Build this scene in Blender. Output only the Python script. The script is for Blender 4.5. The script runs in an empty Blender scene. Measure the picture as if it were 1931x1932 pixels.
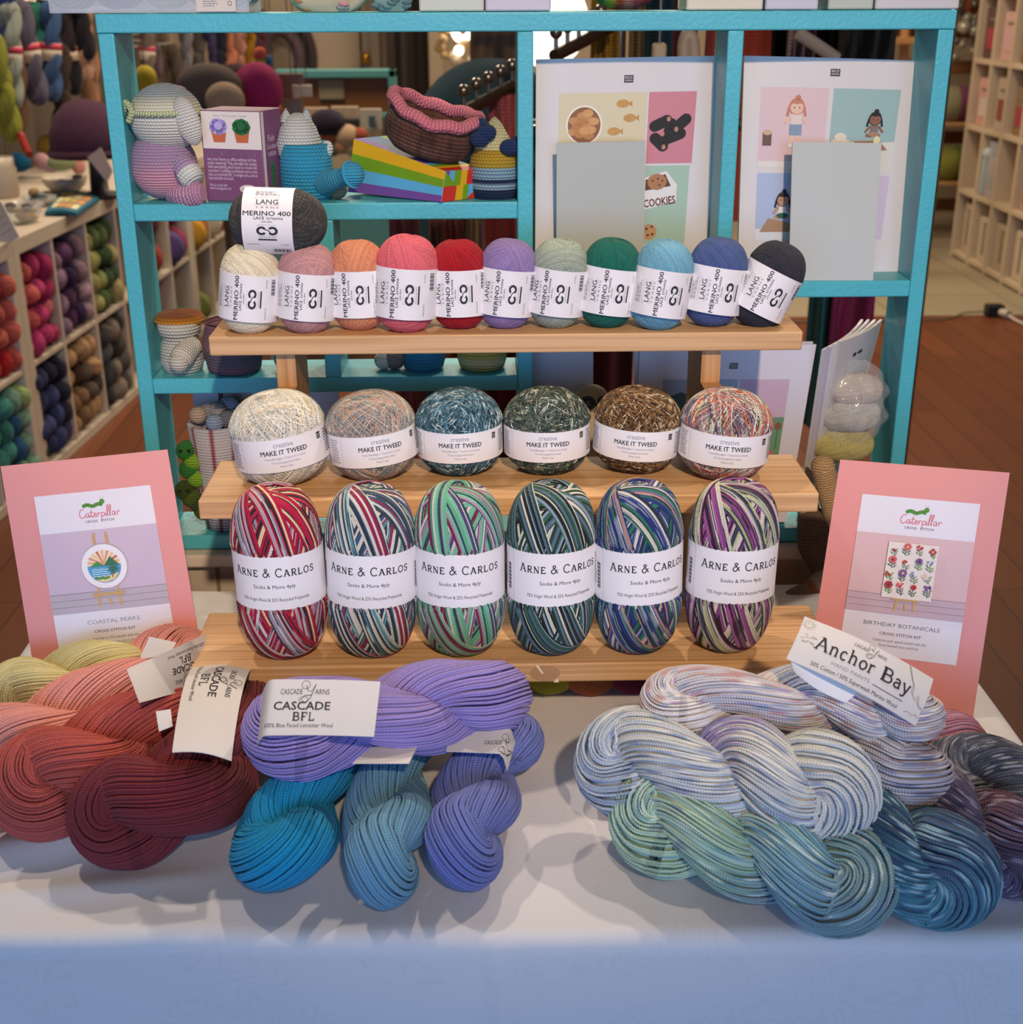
import bpy, bmesh, math, random
import numpy as np
from mathutils import Vector, Matrix
from mathutils.geometry import tessellate_polygon

S = bpy.context.scene
COL = S.collection
PI = math.pi
rad = math.radians

# ------------------------------------------------------------------ camera, world, lights, exposure
F_PX, PITCH, YAW, ROLL = 2460.0, rad(21.9), rad(-1.2), rad(-0.25)
EYE = Vector((0, 0, 1.34))
CAM_ROT = Matrix.Rotation(YAW, 3, 'Z') @ Matrix.Rotation(PI / 2 - PITCH, 3, 'X') @ Matrix.Rotation(ROLL, 3, 'Z')
cam = bpy.data.cameras.new('camera')
cam.sensor_width = 36
cam.sensor_fit = 'HORIZONTAL'
cam.lens = 36 * F_PX / 1931
cam.clip_start, cam.clip_end = 0.05, 60
cam.dof.use_dof = True
cam.dof.focus_distance = 1.12
cam.dof.aperture_fstop = 11
cam_o = bpy.data.objects.new('camera', cam)
COL.objects.link(cam_o)
cam_o.matrix_world = Matrix.Translation(EYE) @ CAM_ROT.to_4x4()
S.camera = cam_o

S.view_settings.view_transform = 'Standard'
S.view_settings.look = 'None'
S.view_settings.gamma = 1
S.view_settings.exposure = -0.04
S.view_settings.use_curve_mapping = False

w = bpy.data.worlds.new('room_light')
S.world = w
w.use_nodes = True
w.node_tree.nodes['Background'].inputs[0].default_value = (1.0, 0.92, 0.83, 1)
w.node_tree.nodes['Background'].inputs[1].default_value = 0.13


def lamp(name, kind, loc, target, energy, col, **kw):
    d = bpy.data.lights.new(name, kind)
    d.energy = energy
    d.color = col
    for k, v in kw.items():
        setattr(d, k, v)
    o = bpy.data.objects.new(name, d)
    COL.objects.link(o)
    o.location = loc
    o.rotation_euler = (Vector(target) - Vector(loc)).to_track_quat('-Z', 'Y').to_euler()
    return o


DAY = (0.30, 0.53, 1.0)
WARM = (1.0, 0.84, 0.70)
lamp('assumed_window_daylight', 'AREA', (0.0, -2.6, 1.45), (0, 1.2, 0.95), 86, DAY, shape='RECTANGLE', size=3.4, size_y=1.2)  # window is assumed, not modelled; this unseen area lamp lights the fronts blue
SPOT = dict(spot_size=rad(64), spot_blend=0.5, shadow_soft_size=0.035)
lamp('assumed_spot_right', 'SPOT', (1.15, 1.8, 2.9), (0.1, 0.95, 0.8), 72, WARM, **SPOT)  # unseen spot, assumed from the warm light and forward-falling shadows
lamp('assumed_spot_left', 'SPOT', (-0.9, 1.65, 2.9), (0, 0.95, 0.8), 60, WARM, **SPOT)  # assumed likewise: unseen warm spot above on the left
lamp('assumed_spot_rear', 'SPOT', (0.15, 2.2, 2.9), (0, 0.9, 0.8), 66, WARM, **SPOT)  # third assumed spot, out of view behind the display
lamp('added_spot_shelf', 'SPOT', (0.35, -1.5, 2.75), (0.03, 1.25, 1.20), 330, (1.0, 0.76, 0.54), spot_size=rad(29), spot_blend=0.85, shadow_soft_size=0.05)  # unseen warm lamp added in front to brighten the upper shelf
for k, (x, y) in enumerate(((-0.9, 4.3), (1.2, 5.2), (0.2, 6.8))):  # unseen fill lights, added overhead only to brighten the background
    lamp('background_fill', 'AREA', (x, y, 2.95), (x, y, 0), 55, (1.0, 0.82, 0.62), shape='DISK', size=0.9)


# ------------------------------------------------------------------ pixel -> point on a real plane
def ray(x, y):
    return CAM_ROT @ Vector(((x - 965.5) / F_PX, (966 - y) / F_PX, -1))


def at_z(x, y, z):
    d = ray(x, y)
    return EYE + d * ((z - EYE.z) / d.z)


def at_y(x, y, Y):
    d = ray(x, y)
    return EYE + d * (Y / d.y)


def at_x(x, y, X):
    d = ray(x, y)
    return EYE + d * (X / d.x)


# ------------------------------------------------------------------ materials
def lin(h):
    h = h.lstrip('#')
    c = [int(h[i:i + 2], 16) / 255 for i in (0, 2, 4)]
    return tuple(x / 12.92 if x < 0.04045 else ((x + 0.055) / 1.055) ** 2.4 for x in c)


def lin4(h):
    return lin(h) + (1.0,)


MATS = {}


def new_mat(key):
    m = bpy.data.materials.new(key)
    m.use_nodes = True
    return m, m.node_tree, m.node_tree.nodes['Principled BSDF']


def link(nt, a, b):
    nt.links.new(a, b)


def mth(nt, op, a, b=None):
    n = nt.nodes.new('ShaderNodeMath')
    n.operation = op
    for i, v in enumerate((a, b)):
        if v is None:
            continue
        if isinstance(v, (int, float)):
            n.inputs[i].default_value = v
        else:
            nt.links.new(v, n.inputs[i])
    return n.outputs[0]


def bump(nt, bsdf, height, strength=0.5, dist=0.001):
    b = nt.nodes.new('ShaderNodeBump')
    b.inputs['Strength'].default_value = strength
    b.inputs['Distance'].default_value = dist
    link(nt, height, b.inputs['Height'])
    link(nt, b.outputs[0], bsdf.inputs['Normal'])


def pm(h, rough=0.6, metal=0.0, vary=0.06, scale=40.0, bmp=0.0, trans=0.0, alpha=1.0, emit=0.0, spec=0.4):
    """plain surface: one colour with slight noise variation and optional fine bump"""
    key = f'{h}_{rough}_{metal}_{vary}_{scale}_{bmp}_{trans}_{alpha}_{emit}_{spec}'
    if key in MATS:
        return MATS[key]
    m, nt, b = new_mat('surface_' + h.strip('#'))
    c = lin4(h)
    tc = nt.nodes.new('ShaderNodeTexCoord')
    nz = nt.nodes.new('ShaderNodeTexNoise')
    nz.inputs['Scale'].default_value = scale
    nz.inputs['Detail'].default_value = 3
    link(nt, tc.outputs['Object'], nz.inputs['Vector'])
    mx = nt.nodes.new('ShaderNodeMix')
    mx.data_type = 'RGBA'
    mx.inputs['A'].default_value = tuple(max(0, x * (1 - vary)) for x in c[:3]) + (1,)
    mx.inputs['B'].default_value = tuple(min(1, x * (1 + vary)) for x in c[:3]) + (1,)
    link(nt, nz.outputs[0], mx.inputs['Factor'])
    link(nt, mx.outputs['Result'], b.inputs['Base Color'])
    b.inputs['Roughness'].default_value = rough
    b.inputs['Metallic'].default_value = metal
    b.inputs['Specular IOR Level'].default_value = spec
    if trans:
        b.inputs['Transmission Weight'].default_value = trans
        b.inputs['IOR'].default_value = 1.3
    if alpha < 1:
        b.inputs['Alpha'].default_value = alpha
    if emit:
        b.inputs['Emission Color'].default_value = c
        b.inputs['Emission Strength'].default_value = emit
    if bmp:
        bump(nt, b, nz.outputs[0], bmp, 0.002)
    MATS[key] = m
    return m


def yarn_mat():
    """spun yarn: colour = vertex colour x object colour, twist ridges across the strand"""
    m, nt, b = new_mat('spun_yarn')
    at = nt.nodes.new('ShaderNodeAttribute')
    at.attribute_name = 'Col'
    oi = nt.nodes.new('ShaderNodeObjectInfo')
    mx = nt.nodes.new('ShaderNodeMix')
    mx.data_type = 'RGBA'
    mx.blend_type = 'MULTIPLY'
    mx.inputs['Factor'].default_value = 1
    link(nt, at.outputs['Color'], mx.inputs['A'])
    link(nt, oi.outputs['Color'], mx.inputs['B'])
    uv = nt.nodes.new('ShaderNodeUVMap')
    sp = nt.nodes.new('ShaderNodeSeparateXYZ')
    link(nt, uv.outputs[0], sp.inputs[0])
    ph = mth(nt, 'ADD', mth(nt, 'MULTIPLY', sp.outputs[0], 2 * PI / 0.0042), mth(nt, 'MULTIPLY', sp.outputs[1], 2 * PI))
    sn = mth(nt, 'ABSOLUTE', mth(nt, 'SINE', ph))
    bump(nt, b, sn, 0.55, 0.0012)
    link(nt, mx.outputs['Result'], b.inputs['Base Color'])
    b.inputs['Roughness'].default_value = 0.85
    b.inputs['Specular IOR Level'].default_value = 0.25
    b.inputs['Sheen Weight'].default_value = 0.06
    return m


def crochet_mat():
    """crocheted fabric: uv.x counts stitches, uv.y counts rows; colour = vertex colour x object colour"""
    m, nt, b = new_mat('crochet_fabric')
    at = nt.nodes.new('ShaderNodeAttribute')
    at.attribute_name = 'Col'
    oi = nt.nodes.new('ShaderNodeObjectInfo')
    mx = nt.nodes.new('ShaderNodeMix')
    mx.data_type = 'RGBA'
    mx.blend_type = 'MULTIPLY'
    mx.inputs['Factor'].default_value = 1
    link(nt, at.outputs['Color'], mx.inputs['A'])
    link(nt, oi.outputs['Color'], mx.inputs['B'])
    uv = nt.nodes.new('ShaderNodeUVMap')
    sp = nt.nodes.new('ShaderNodeSeparateXYZ')
    link(nt, uv.outputs[0], sp.inputs[0])
    u, v = mth(nt, 'MULTIPLY', sp.outputs[0], 1.3), mth(nt, 'MULTIPLY', sp.outputs[1], 1.4)
    row = mth(nt, 'ABSOLUTE', mth(nt, 'SINE', mth(nt, 'MULTIPLY', v, PI)))
    sh = mth(nt, 'MULTIPLY', mth(nt, 'FLOOR', v), 0.5)
    slant = mth(nt, 'MULTIPLY', mth(nt, 'FRACT', v), 0.35)
    st = mth(nt, 'ABSOLUTE', mth(nt, 'SINE', mth(nt, 'MULTIPLY', mth(nt, 'ADD', mth(nt, 'ADD', u, sh), slant), PI)))
    h = mth(nt, 'MULTIPLY', mth(nt, 'POWER', row, 0.6), mth(nt, 'ADD', mth(nt, 'MULTIPLY', mth(nt, 'POWER', st, 0.6), 0.6), 0.4))
    bump(nt, b, h, 0.9, 0.0018)
    link(nt, mx.outputs['Result'], b.inputs['Base Color'])
    b.inputs['Roughness'].default_value = 0.9
    b.inputs['Specular IOR Level'].default_value = 0.2
    b.inputs['Sheen Weight'].default_value = 0.06
    return m


def wood_mat(name, c1, c2, axis=0, ring=26.0, stretch=14.0, rough=0.5):
    """planed wood: straight grain stretched along one axis"""
    m, nt, b = new_mat(name)
    tc = nt.nodes.new('ShaderNodeTexCoord')
    mp = nt.nodes.new('ShaderNodeMapping')
    sc = [1.0, 1.0, 1.0]
    sc[axis] = 1 / stretch
    mp.inputs['Scale'].default_value = sc
    link(nt, tc.outputs['Object'], mp.inputs[0])
    nz = nt.nodes.new('ShaderNodeTexNoise')
    nz.inputs['Scale'].default_value = 22
    nz.inputs['Detail'].default_value = 4
    link(nt, mp.outputs[0], nz.inputs['Vector'])
    wv = nt.nodes.new('ShaderNodeTexNoise')
    wv.inputs['Scale'].default_value = ring * 9
    wv.inputs['Detail'].default_value = 1
    m3 = nt.nodes.new('ShaderNodeMapping')
    sc[axis] = 1 / (stretch * 4)
    m3.inputs['Scale'].default_value = sc
    link(nt, tc.outputs['Object'], m3.inputs[0])
    link(nt, m3.outputs[0], wv.inputs['Vector'])
    line = nt.nodes.new('ShaderNodeMapRange')
    line.inputs[1].default_value, line.inputs[2].default_value = 0.42, 0.66
    link(nt, wv.outputs[0], line.inputs[0])
    fac = mth(nt, 'ADD', mth(nt, 'MULTIPLY', line.outputs[0], 0.6), mth(nt, 'MULTIPLY', nz.outputs[0], 0.4))
    cr = nt.nodes.new('ShaderNodeMix')
    cr.data_type = 'RGBA'
    cr.inputs['A'].default_value = lin4(c1)
    cr.inputs['B'].default_value = lin4(c2)
    link(nt, fac, cr.inputs['Factor'])
    link(nt, cr.outputs['Result'], b.inputs['Base Color'])
    b.inputs['Roughness'].default_value = rough
    b.inputs['Specular IOR Level'].default_value = 0.35
    bump(nt, b, nz.outputs[0], 0.15, 0.001)
    return m


def paint_mat(h):
    """brushed teal paint over wood, slight gloss, brush ripples and nicks"""
    m, nt, b = new_mat('brushed_paint_' + h.strip('#'))
    tc = nt.nodes.new('ShaderNodeTexCoord')
    nz = nt.nodes.new('ShaderNodeTexNoise')
    nz.inputs['Scale'].default_value = 260
    nz.inputs['Detail'].default_value = 3
    link(nt, tc.outputs['Object'], nz.inputs['Vector'])
    n2 = nt.nodes.new('ShaderNodeTexNoise')
    n2.inputs['Scale'].default_value = 14
    n2.inputs['Detail'].default_value = 5
    link(nt, tc.outputs['Object'], n2.inputs['Vector'])
    mx = nt.nodes.new('ShaderNodeMix')
    mx.data_type = 'RGBA'
    c = lin4(h)
    mx.inputs['A'].default_value = tuple(x * 0.86 for x in c[:3]) + (1,)
    mx.inputs['B'].default_value = tuple(min(1, x * 1.14) for x in c[:3]) + (1,)
    link(nt, n2.outputs[0], mx.inputs['Factor'])
    link(nt, mx.outputs['Result'], b.inputs['Base Color'])
    b.inputs['Roughness'].default_value = 0.36
    bump(nt, b, mth(nt, 'ADD', nz.outputs[0], mth(nt, 'MULTIPLY', n2.outputs[0], 1.5)), 0.35, 0.0012)
    return m


YARN = yarn_mat()
CROCHET = crochet_mat()


# ------------------------------------------------------------------ mesh builder
class MB:
    def __init__(self):
        self.V, self.UV, self.C = [], [], []
        self.F = []          # (array n x k, material index, smooth)
        self.mats = []
        self.n = 0

    def mi(self, m):
        if m not in self.mats:
            self.mats.append(m)
        return self.mats.index(m)

    def add(self, verts, faces, mat, smooth=False, uv=None, col=None, M=None):
        v = np.asarray(verts, float).reshape(-1, 3)
        if M is not None:
            A = np.array(M)
            v = v @ A[:3, :3].T + (A[:3, 3] if A.shape[0] == 4 else 0)
        k = len(v)
        self.V.append(v)
        self.UV.append(np.zeros((k, 2)) if uv is None else np.asarray(uv, float).reshape(-1, 2))
        if col is None:
            c = np.ones((k, 3))
        else:
            c = np.asarray(col, float)
            c = np.tile(c, (k, 1)) if c.ndim == 1 else c.reshape(-1, 3)
        self.C.append(c)
        if not isinstance(faces, list):
            faces = [faces]
        for f in faces:
            f = np.asarray(f, int)
            if f.size:
                self.F.append((f + self.n, self.mi(mat), smooth))
        self.n += k
        return self

    def box(self, c, s, mat, bev=0.0, M=None, col=None, seg=2):
        hx, hy, hz = s[0] / 2, s[1] / 2, s[2] / 2
        bm = bmesh.new()
        bmesh.ops.create_cube(bm, size=1)
        for v in bm.verts:
            v.co = Vector((v.co.x * s[0], v.co.y * s[1], v.co.z * s[2]))
        if bev > 0:
            bmesh.ops.bevel(bm, geom=bm.edges[:], offset=min(bev, 0.45 * min(s)), segments=seg, affect='EDGES', profile=0.6)
        bm.verts.index_update()
        V = np.array([v.co[:] for v in bm.verts]) + np.array(c)
        bm.normal_update()
        flat, rnd = {}, {}
        for f in bm.faces:
            d = flat if max(abs(c_) for c_ in f.normal) > 0.999 else rnd
            d.setdefault(len(f.verts), []).append([v.index for v in f.verts])
        bm.free()
        n0 = self.n
        self.add(V, [np.array(x) for x in flat.values()], mat, False, None, col, M)
        for x in rnd.values():
            self.F.append((np.array(x) + n0, self.mi(mat), True))
        return self

    def bx(self, x0, x1, y0, y1, z0, z1, mat, bev=0.0, M=None):
        return self.box(((x0 + x1) / 2, (y0 + y1) / 2, (z0 + z1) / 2), (abs(x1 - x0), abs(y1 - y0), abs(z1 - z0)), mat, bev, M)

    def grid(self, P, mat, cu=False, cv=False, smooth=True, uv=None, col=None, M=None, flip=False):
        P = np.asarray(P, float)
        m, n = P.shape[:2]
        idx = np.arange(m * n).reshape(m, n)
        i0 = idx if cu else idx[:-1]
        i1 = np.roll(idx, -1, 0) if cu else idx[1:]
        a, d = i0, i1
        if cv:
            b, c = np.roll(i0, -1, 1), np.roll(i1, -1, 1)
        else:
            a, b, d, c = i0[:, :-1], i0[:, 1:], i1[:, :-1], i1[:, 1:]
        q = np.stack([a, b, c, d], -1).reshape(-1, 4)
        if flip:
            q = q[:, ::-1]
        return self.add(P.reshape(-1, 3), q, mat, smooth, uv, col, M)

    def lathe(self, prof, mat, seg=32, M=None, sx=1.0, sy=1.0, stitch=None, col=None, cap=True, wob=0.0):
        """prof: list of (r, z) bottom to top; stitch = (stitches round, row height)"""
        prof = np.array(prof, float)
        a = np.linspace(0, 2 * PI, seg + 1)
        r = prof[:, 0][:, None]
        P = np.stack([r * np.cos(a) * sx, r * np.sin(a) * sy, np.repeat(prof[:, 1][:, None], seg + 1, 1)], -1)
        d = np.r_[0, np.cumsum(np.hypot(np.diff(prof[:, 0]), np.diff(prof[:, 1])))]
        if stitch:
            uv = np.stack(np.broadcast_arrays(a[None] / (2 * PI) * stitch[0], d[:, None] / stitch[1]), -1)
        else:
            uv = np.stack(np.broadcast_arrays(a[None] / (2 * PI), d[:, None]), -1)
        c = None
        if col is not None:
            c = np.array(col, float)
            c = np.repeat(c[:, None, :], seg + 1, 1) if c.ndim == 2 else c
        self.grid(P, mat, uv=uv, col=c, M=M, flip=True)
        return self

    def sphere(self, c, r, mat, seg=24, rings=14, M=None, stitch=None, col=None):
        r = (r, r, r) if isinstance(r, (int, float)) else r
        t = np.linspace(-PI / 2, PI / 2, rings + 1)
        prof = np.stack([np.cos(t), np.sin(t)], -1)
        T = Matrix.Translation(c) @ Matrix.Diagonal((r[0], r[1], r[2], 1))
        if M is not None:
            T = Matrix(M).to_4x4() @ T
        if stitch:
            st = (round(2 * PI * r[0] / stitch), stitch / r[2])
        else:
            st = None
        return self.lathe(prof, mat, seg, T, stitch=st, col=col)

    def tube(self, path, r, mat, sides=8, closed=False, M=None, stitch=None, col=None, caps=True):
        P = np.array(path, float)
        n = len(P)
        R = np.broadcast_to(np.array(r, float), (n,))
        T = (np.roll(P, -1, 0) - np.roll(P, 1, 0)) if closed else np.gradient(P, axis=0)
        T /= np.linalg.norm(T, axis=1)[:, None] + 1e-12
        nrm = np.cross(T[0], [0, 0, 1.0])
        if np.linalg.norm(nrm) < 1e-3:
            nrm = np.cross(T[0], [1.0, 0, 0])
        N = np.zeros_like(P)
        for i in range(n):
            nrm = nrm - T[i] * (nrm @ T[i])
            nrm = nrm / (np.linalg.norm(nrm) + 1e-12)
            N[i] = nrm
        B = np.cross(T, N)
        a = np.linspace(0, 2 * PI, sides + 1)
        G = P[:, None] + R[:, None, None] * (N[:, None] * np.cos(a)[None, :, None] + B[:, None] * np.sin(a)[None, :, None])
        d = np.r_[0, np.cumsum(np.linalg.norm(np.diff(P, axis=0), axis=1))]
        st = stitch or (1, 1)
        uv = np.stack(np.broadcast_arrays(a[None] / (2 * PI) * st[0], d[:, None] / st[1]), -1)
        c = None
        if col is not None:
            c = np.array(col, float)
            c = np.repeat(c[:, None, :], sides + 1, 1) if c.ndim == 2 else c
        self.grid(G, mat, cu=closed, uv=uv, col=c, M=M, flip=False)
        if caps and not closed:
            for k in (0, -1):
                cc = None if col is None else (np.array(col)[k] if np.array(col).ndim == 2 else col)
                self.add(np.vstack([G[k][:-1]]), [np.arange(sides)[None] if k else np.arange(sides)[::-1][None]], mat, False, None, cc, M)
        return self

    def cyl(self, p0, p1, r, mat, sides=16, r1=None, M=None):
        return self.tube([p0, p1], [r, r if r1 is None else r1], mat, sides, M=M)

    def prism(self, pts, z0, z1, mat, M=None):
        """polygon in xy extruded along z"""
        n = len(pts)
        V = [(x, y, z0) for x, y in pts] + [(x, y, z1) for x, y in pts]
        q = [[i, (i + 1) % n, n + (i + 1) % n, n + i] for i in range(n)]
        return self.add(V, [np.array(q), np.array([list(range(n))[::-1]]), np.array([list(range(n, 2 * n))])], mat, False, None, None, M)

    def strands(self, P, Nrm, r, sides, mat, closed=True, col=None, uoff=None):
        """many yarn strands at once. P, Nrm: K x M x 3"""
        K, m = P.shape[:2]
        if closed:
            T = np.roll(P, -1, 1) - np.roll(P, 1, 1)
        else:
            T = np.gradient(P, axis=1)
        T /= np.linalg.norm(T, axis=2)[..., None] + 1e-12
        B = np.cross(T, Nrm)
        B /= np.linalg.norm(B, axis=2)[..., None] + 1e-12
        N2 = np.cross(B, T)
        a = np.arange(sides) / sides * 2 * PI + (PI / 2 if sides == 3 else PI / 4)
        G = P[:, :, None] + r * (B[:, :, None] * np.cos(a)[None, None, :, None] + N2[:, :, None] * np.sin(a)[None, None, :, None])
        idx = np.arange(K * m * sides).reshape(K, m, sides)
        if closed:
            i0, i1 = idx, np.roll(idx, -1, 1)
        else:
            i0, i1 = idx[:, :-1], idx[:, 1:]
        q = np.stack([i0, np.roll(i0, -1, 2), np.roll(i1, -1, 2), i1], -1).reshape(-1, 4)[:, ::-1]
        d = np.linalg.norm(np.diff(P, axis=1), axis=2)
        d = np.concatenate([np.zeros((K, 1)), np.cumsum(d, 1)], 1)
        if uoff is not None:
            d = d + uoff[:, None]
        uv = np.stack(np.broadcast_arrays(d[:, :, None], (np.arange(sides) / sides)[None, None]), -1)
        c = None
        if col is not None:
            c = np.repeat(col[:, :, None, :], sides, 2)
        return self.add(G.reshape(-1, 3), q, mat, True, uv, c)

    def mesh(self, name, off=(0, 0, 0)):
        me = bpy.data.meshes.new(name)
        V = np.concatenate(self.V) - np.array(off)[None]
        nl = sum(f.size for f, _, _ in self.F)
        npoly = sum(len(f) for f, _, _ in self.F)
        me.vertices.add(len(V))
        me.vertices.foreach_set('co', V.astype(np.float32).ravel())
        me.loops.add(nl)
        L = np.concatenate([f.ravel() for f, _, _ in self.F]).astype(np.int32)
        me.loops.foreach_set('vertex_index', L)
        me.polygons.add(npoly)
        tot = np.concatenate([np.full(len(f), f.shape[1]) for f, _, _ in self.F]).astype(np.int32)
        start = np.r_[0, np.cumsum(tot)[:-1]].astype(np.int32)
        me.polygons.foreach_set('loop_start', start)
        me.polygons.foreach_set('material_index', np.concatenate([np.full(len(f), k) for f, k, _ in self.F]).astype(np.int32))
        me.polygons.foreach_set('use_smooth', np.concatenate([np.full(len(f), s) for f, _, s in self.F]).astype(bool))
        uvl = me.uv_layers.new(name='UVMap')
        uvl.data.foreach_set('uv', np.concatenate(self.UV)[L].astype(np.float32).ravel())
        C = np.concatenate(self.C)
        ca = me.color_attributes.new('Col', 'FLOAT_COLOR', 'POINT')
        ca.data.foreach_set('color', np.c_[C, np.ones(len(C))].astype(np.float32).ravel())
        for m in self.mats:
            me.materials.append(m)
        me.update(calc_edges=True)
        return me

    def build(self, name, parent=None, off=(0, 0, 0), color=None):
        return place(name, self.mesh(name, off), parent, color)


def place(name, me, parent=None, color=None):
    o = bpy.data.objects.new(name, me)
    COL.objects.link(o)
    if parent is not None:
        o.parent = parent
    if color is not None:
        o.color = lin4(color) if isinstance(color, str) else tuple(color)
    return o


def tag(o, label=None, cat=None, group=None, kind=None):
    for k, v in (('label', label), ('category', cat), ('group', group), ('kind', kind)):
        if v is not None:
            o[k] = v
    return o


def thing(name, label, cat, loc=(0, 0, 0), rot=(0, 0, 0), group=None):
    o = bpy.data.objects.new(name, None)
    COL.objects.link(o)
    o.empty_display_size = 0.02
    o.location = loc
    o.rotation_euler = rot
    return tag(o, label, cat, group)


def struct(name, mb):
    return tag(mb.build(name), kind='structure')


# ------------------------------------------------------------------ printing on surfaces
TEXTS = {}


def text_geo(s, bold=0.0):
    key = (s, bold)
    if key not in TEXTS:
        cu = bpy.data.curves.new('lettering', 'FONT')
        cu.body = s
        cu.size = 1
        cu.resolution_u = 2
        cu.offset = bold
        cu.align_x = 'LEFT'
        ob = bpy.data.objects.new('lettering', cu)
        COL.objects.link(ob)
        me = ob.to_mesh()
        V = np.array([v.co[:2] for v in me.vertices]).reshape(-1, 2)
        F_ = {}
        for p in me.polygons:
            F_.setdefault(len(p.vertices), []).append(list(p.vertices))
        ob.to_mesh_clear()
        bpy.data.objects.remove(ob)
        bpy.data.curves.remove(cu)
        TEXTS[key] = (V, [np.array(x) for x in F_.values()])
    return TEXTS[key]


class Pen:
    """draws flat print on a surface given by fmap(u, v, lift) -> points (arrays)"""

    def __init__(self, mb, fmap, lift=0.00025):
        self.mb, self.f, self.lift = mb, fmap, lift

    def put(self, uv, faces, mat, k=1):
        uv = np.asarray(uv, float)
        self.mb.add(self.f(uv[:, 0], uv[:, 1], self.lift * k), faces, mat)

    def rect(self, x0, y0, x1, y1, mat, k=1, nx=1, ny=1):
        xs, ys = np.linspace(x0, x1, nx + 1), np.linspace(y0, y1, ny + 1)
        X, Y = np.meshgrid(xs, ys)
        idx = np.arange(X.size).reshape(ny + 1, nx + 1)
        q = np.stack([idx[:-1, :-1], idx[:-1, 1:], idx[1:, 1:], idx[1:, :-1]], -1).reshape(-1, 4)
        self.put(np.c_[X.ravel(), Y.ravel()], q, mat, k)

    def poly(self, pts, mat, k=1):
        tri = tessellate_polygon([[Vector((p[0], p[1], 0)) for p in pts]])
        self.put(pts, np.array([list(t) for t in tri]), mat, k)

    def ell(self, cx, cy, rx, ry, mat, k=1, n=20, a0=0, a1=2 * PI):
        t = np.linspace(a0, a1, n, endpoint=(a1 - a0 < 6.28))
        self.put(np.r_[[[cx, cy]], np.c_[cx + rx * np.cos(t), cy + ry * np.sin(t)]],
                 np.array([[0, 1 + i, 1 + (i + 1) % n] for i in range(n if a1 - a0 > 6.28 else n - 1)]), mat, k)

    def line(self, pts, wd, mat, k=1, closed=False):
        P = np.array(pts, float)
        if closed:
            P = np.vstack([P, P[:1]])
        T = np.gradient(P, axis=0) if len(P) > 2 else np.repeat((P[1] - P[0])[None], 2, 0)
        T /= np.linalg.norm(T, axis=1)[:, None] + 1e-12
        Nn = np.c_[-T[:, 1], T[:, 0]]
        wd = np.broadcast_to(np.array(wd, float), (len(P),))[:, None] / 2
        V = np.vstack([P + Nn * wd, P - Nn * wd])
        n = len(P)
        q = np.array([[i, n + i, n + i + 1, i + 1] for i in range(n - 1)])
        self.put(V, q, mat, k)

    def ring(self, cx, cy, r, wd, mat, k=1, a0=0.0, a1=2 * PI, n=24, ry=None):
        t = np.linspace(a0, a1, n)
        self.line(np.c_[cx + r * np.cos(t), cy + (ry or r) * np.sin(t)], wd, mat, k)

    def text(self, s, x, y, size, mat, align='C', bold=0.0, k=1, width=None, rot=0.0):
        V, Fs = text_geo(s)
        if not len(V):
            return
        if bold:
            n0 = len(V)
            sh = [(-bold * .8, 0), (bold * .8, 0), (0, bold * .6), (0, -bold * .6)]
            V = np.concatenate([V + np.array(d) for d in sh])
            Fs = [np.concatenate([f + n0 * i for i in range(4)]) for f in Fs]
        V = V.copy()
        V[:, 0] -= V[:, 0].min()
        W = V[:, 0].max()
        sx = size if width is None else width / W
        V = V * np.array([sx, size])
        W *= sx
        V[:, 0] -= {'C': W / 2, 'L': 0, 'R': W}[align]
        if rot:
            c, s_ = math.cos(rot), math.sin(rot)
            V = V @ np.array([[c, s_], [-s_, c]])
        self.put(V + np.array([x, y]), Fs, mat, k)

    def glyphs(self, table, s, x, y, size, mat, wd=0.1, gap=0.16, align='C', k=1, small=None):
        """stroke lettering: table[ch] = (advance, [polyline, ...]) in units of the cap height; small = scale of lower-case caps"""
        tot = 0
        seq = []
        for ch in s:
            sc = 1.0
            g = ch
            if small and ch.islower():
                g, sc = ch.upper(), small
            if ch == ' ':
                tot += 0.4
                continue
            adv, ls = table[g]
            seq.append((tot, ls, sc))
            tot += adv * sc + gap
        tot -= gap
        x0 = x - size * tot * {'C': 0.5, 'L': 0, 'R': 1}[align]
        for ox, ls, sc in seq:
            for l in ls:
                ww = wd
                if isinstance(l, tuple):
                    l, ww = l
                self.line([(x0 + size * (ox + px * sc), y + size * py * sc) for px, py in l], size * ww, mat, k)


def plane_map(o, ux, uy):
    """flat map: o origin, ux/uy unit vectors"""
    o, ux, uy = (np.array(a, float) for a in (o, ux, uy))
    n = np.cross(ux, uy)
    n /= np.linalg.norm(n)
    return lambda u, v, h: o + np.multiply.outer(np.asarray(u, float), ux) + np.multiply.outer(np.asarray(v, float), uy) + n * h


def cyl_map(r, sy=1.0):
    """round a vertical axis: u = arc length from the front, v = height"""
    def f(u, v, h):
        a = np.asarray(u, float) / r
        return np.stack([(r + h) * np.sin(a), -(r * sy + h) * np.cos(a), np.asarray(v, float) + 0 * a], -1)
    return f


def quad_map(bl, br, tl, tr, curl=None):
    """bilinear sheet with u, v in 0..1; curl(u, v) pushes it along its normal"""
    bl, br, tl, tr = (np.array(a, float) for a in (bl, br, tl, tr))
    n = np.cross(br - bl, tl - bl)
    n /= np.linalg.norm(n)

    def f(u, v, h):
        u, v = np.asarray(u, float), np.asarray(v, float)
        p = ((1 - u) * (1 - v))[..., None] * bl + (u * (1 - v))[..., None] * br + ((1 - u) * v)[..., None] * tl + (u * v)[..., None] * tr
        c = curl(u, v) if curl else 0 * u
        return p + n * (c + h)[..., None]
    return f


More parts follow.
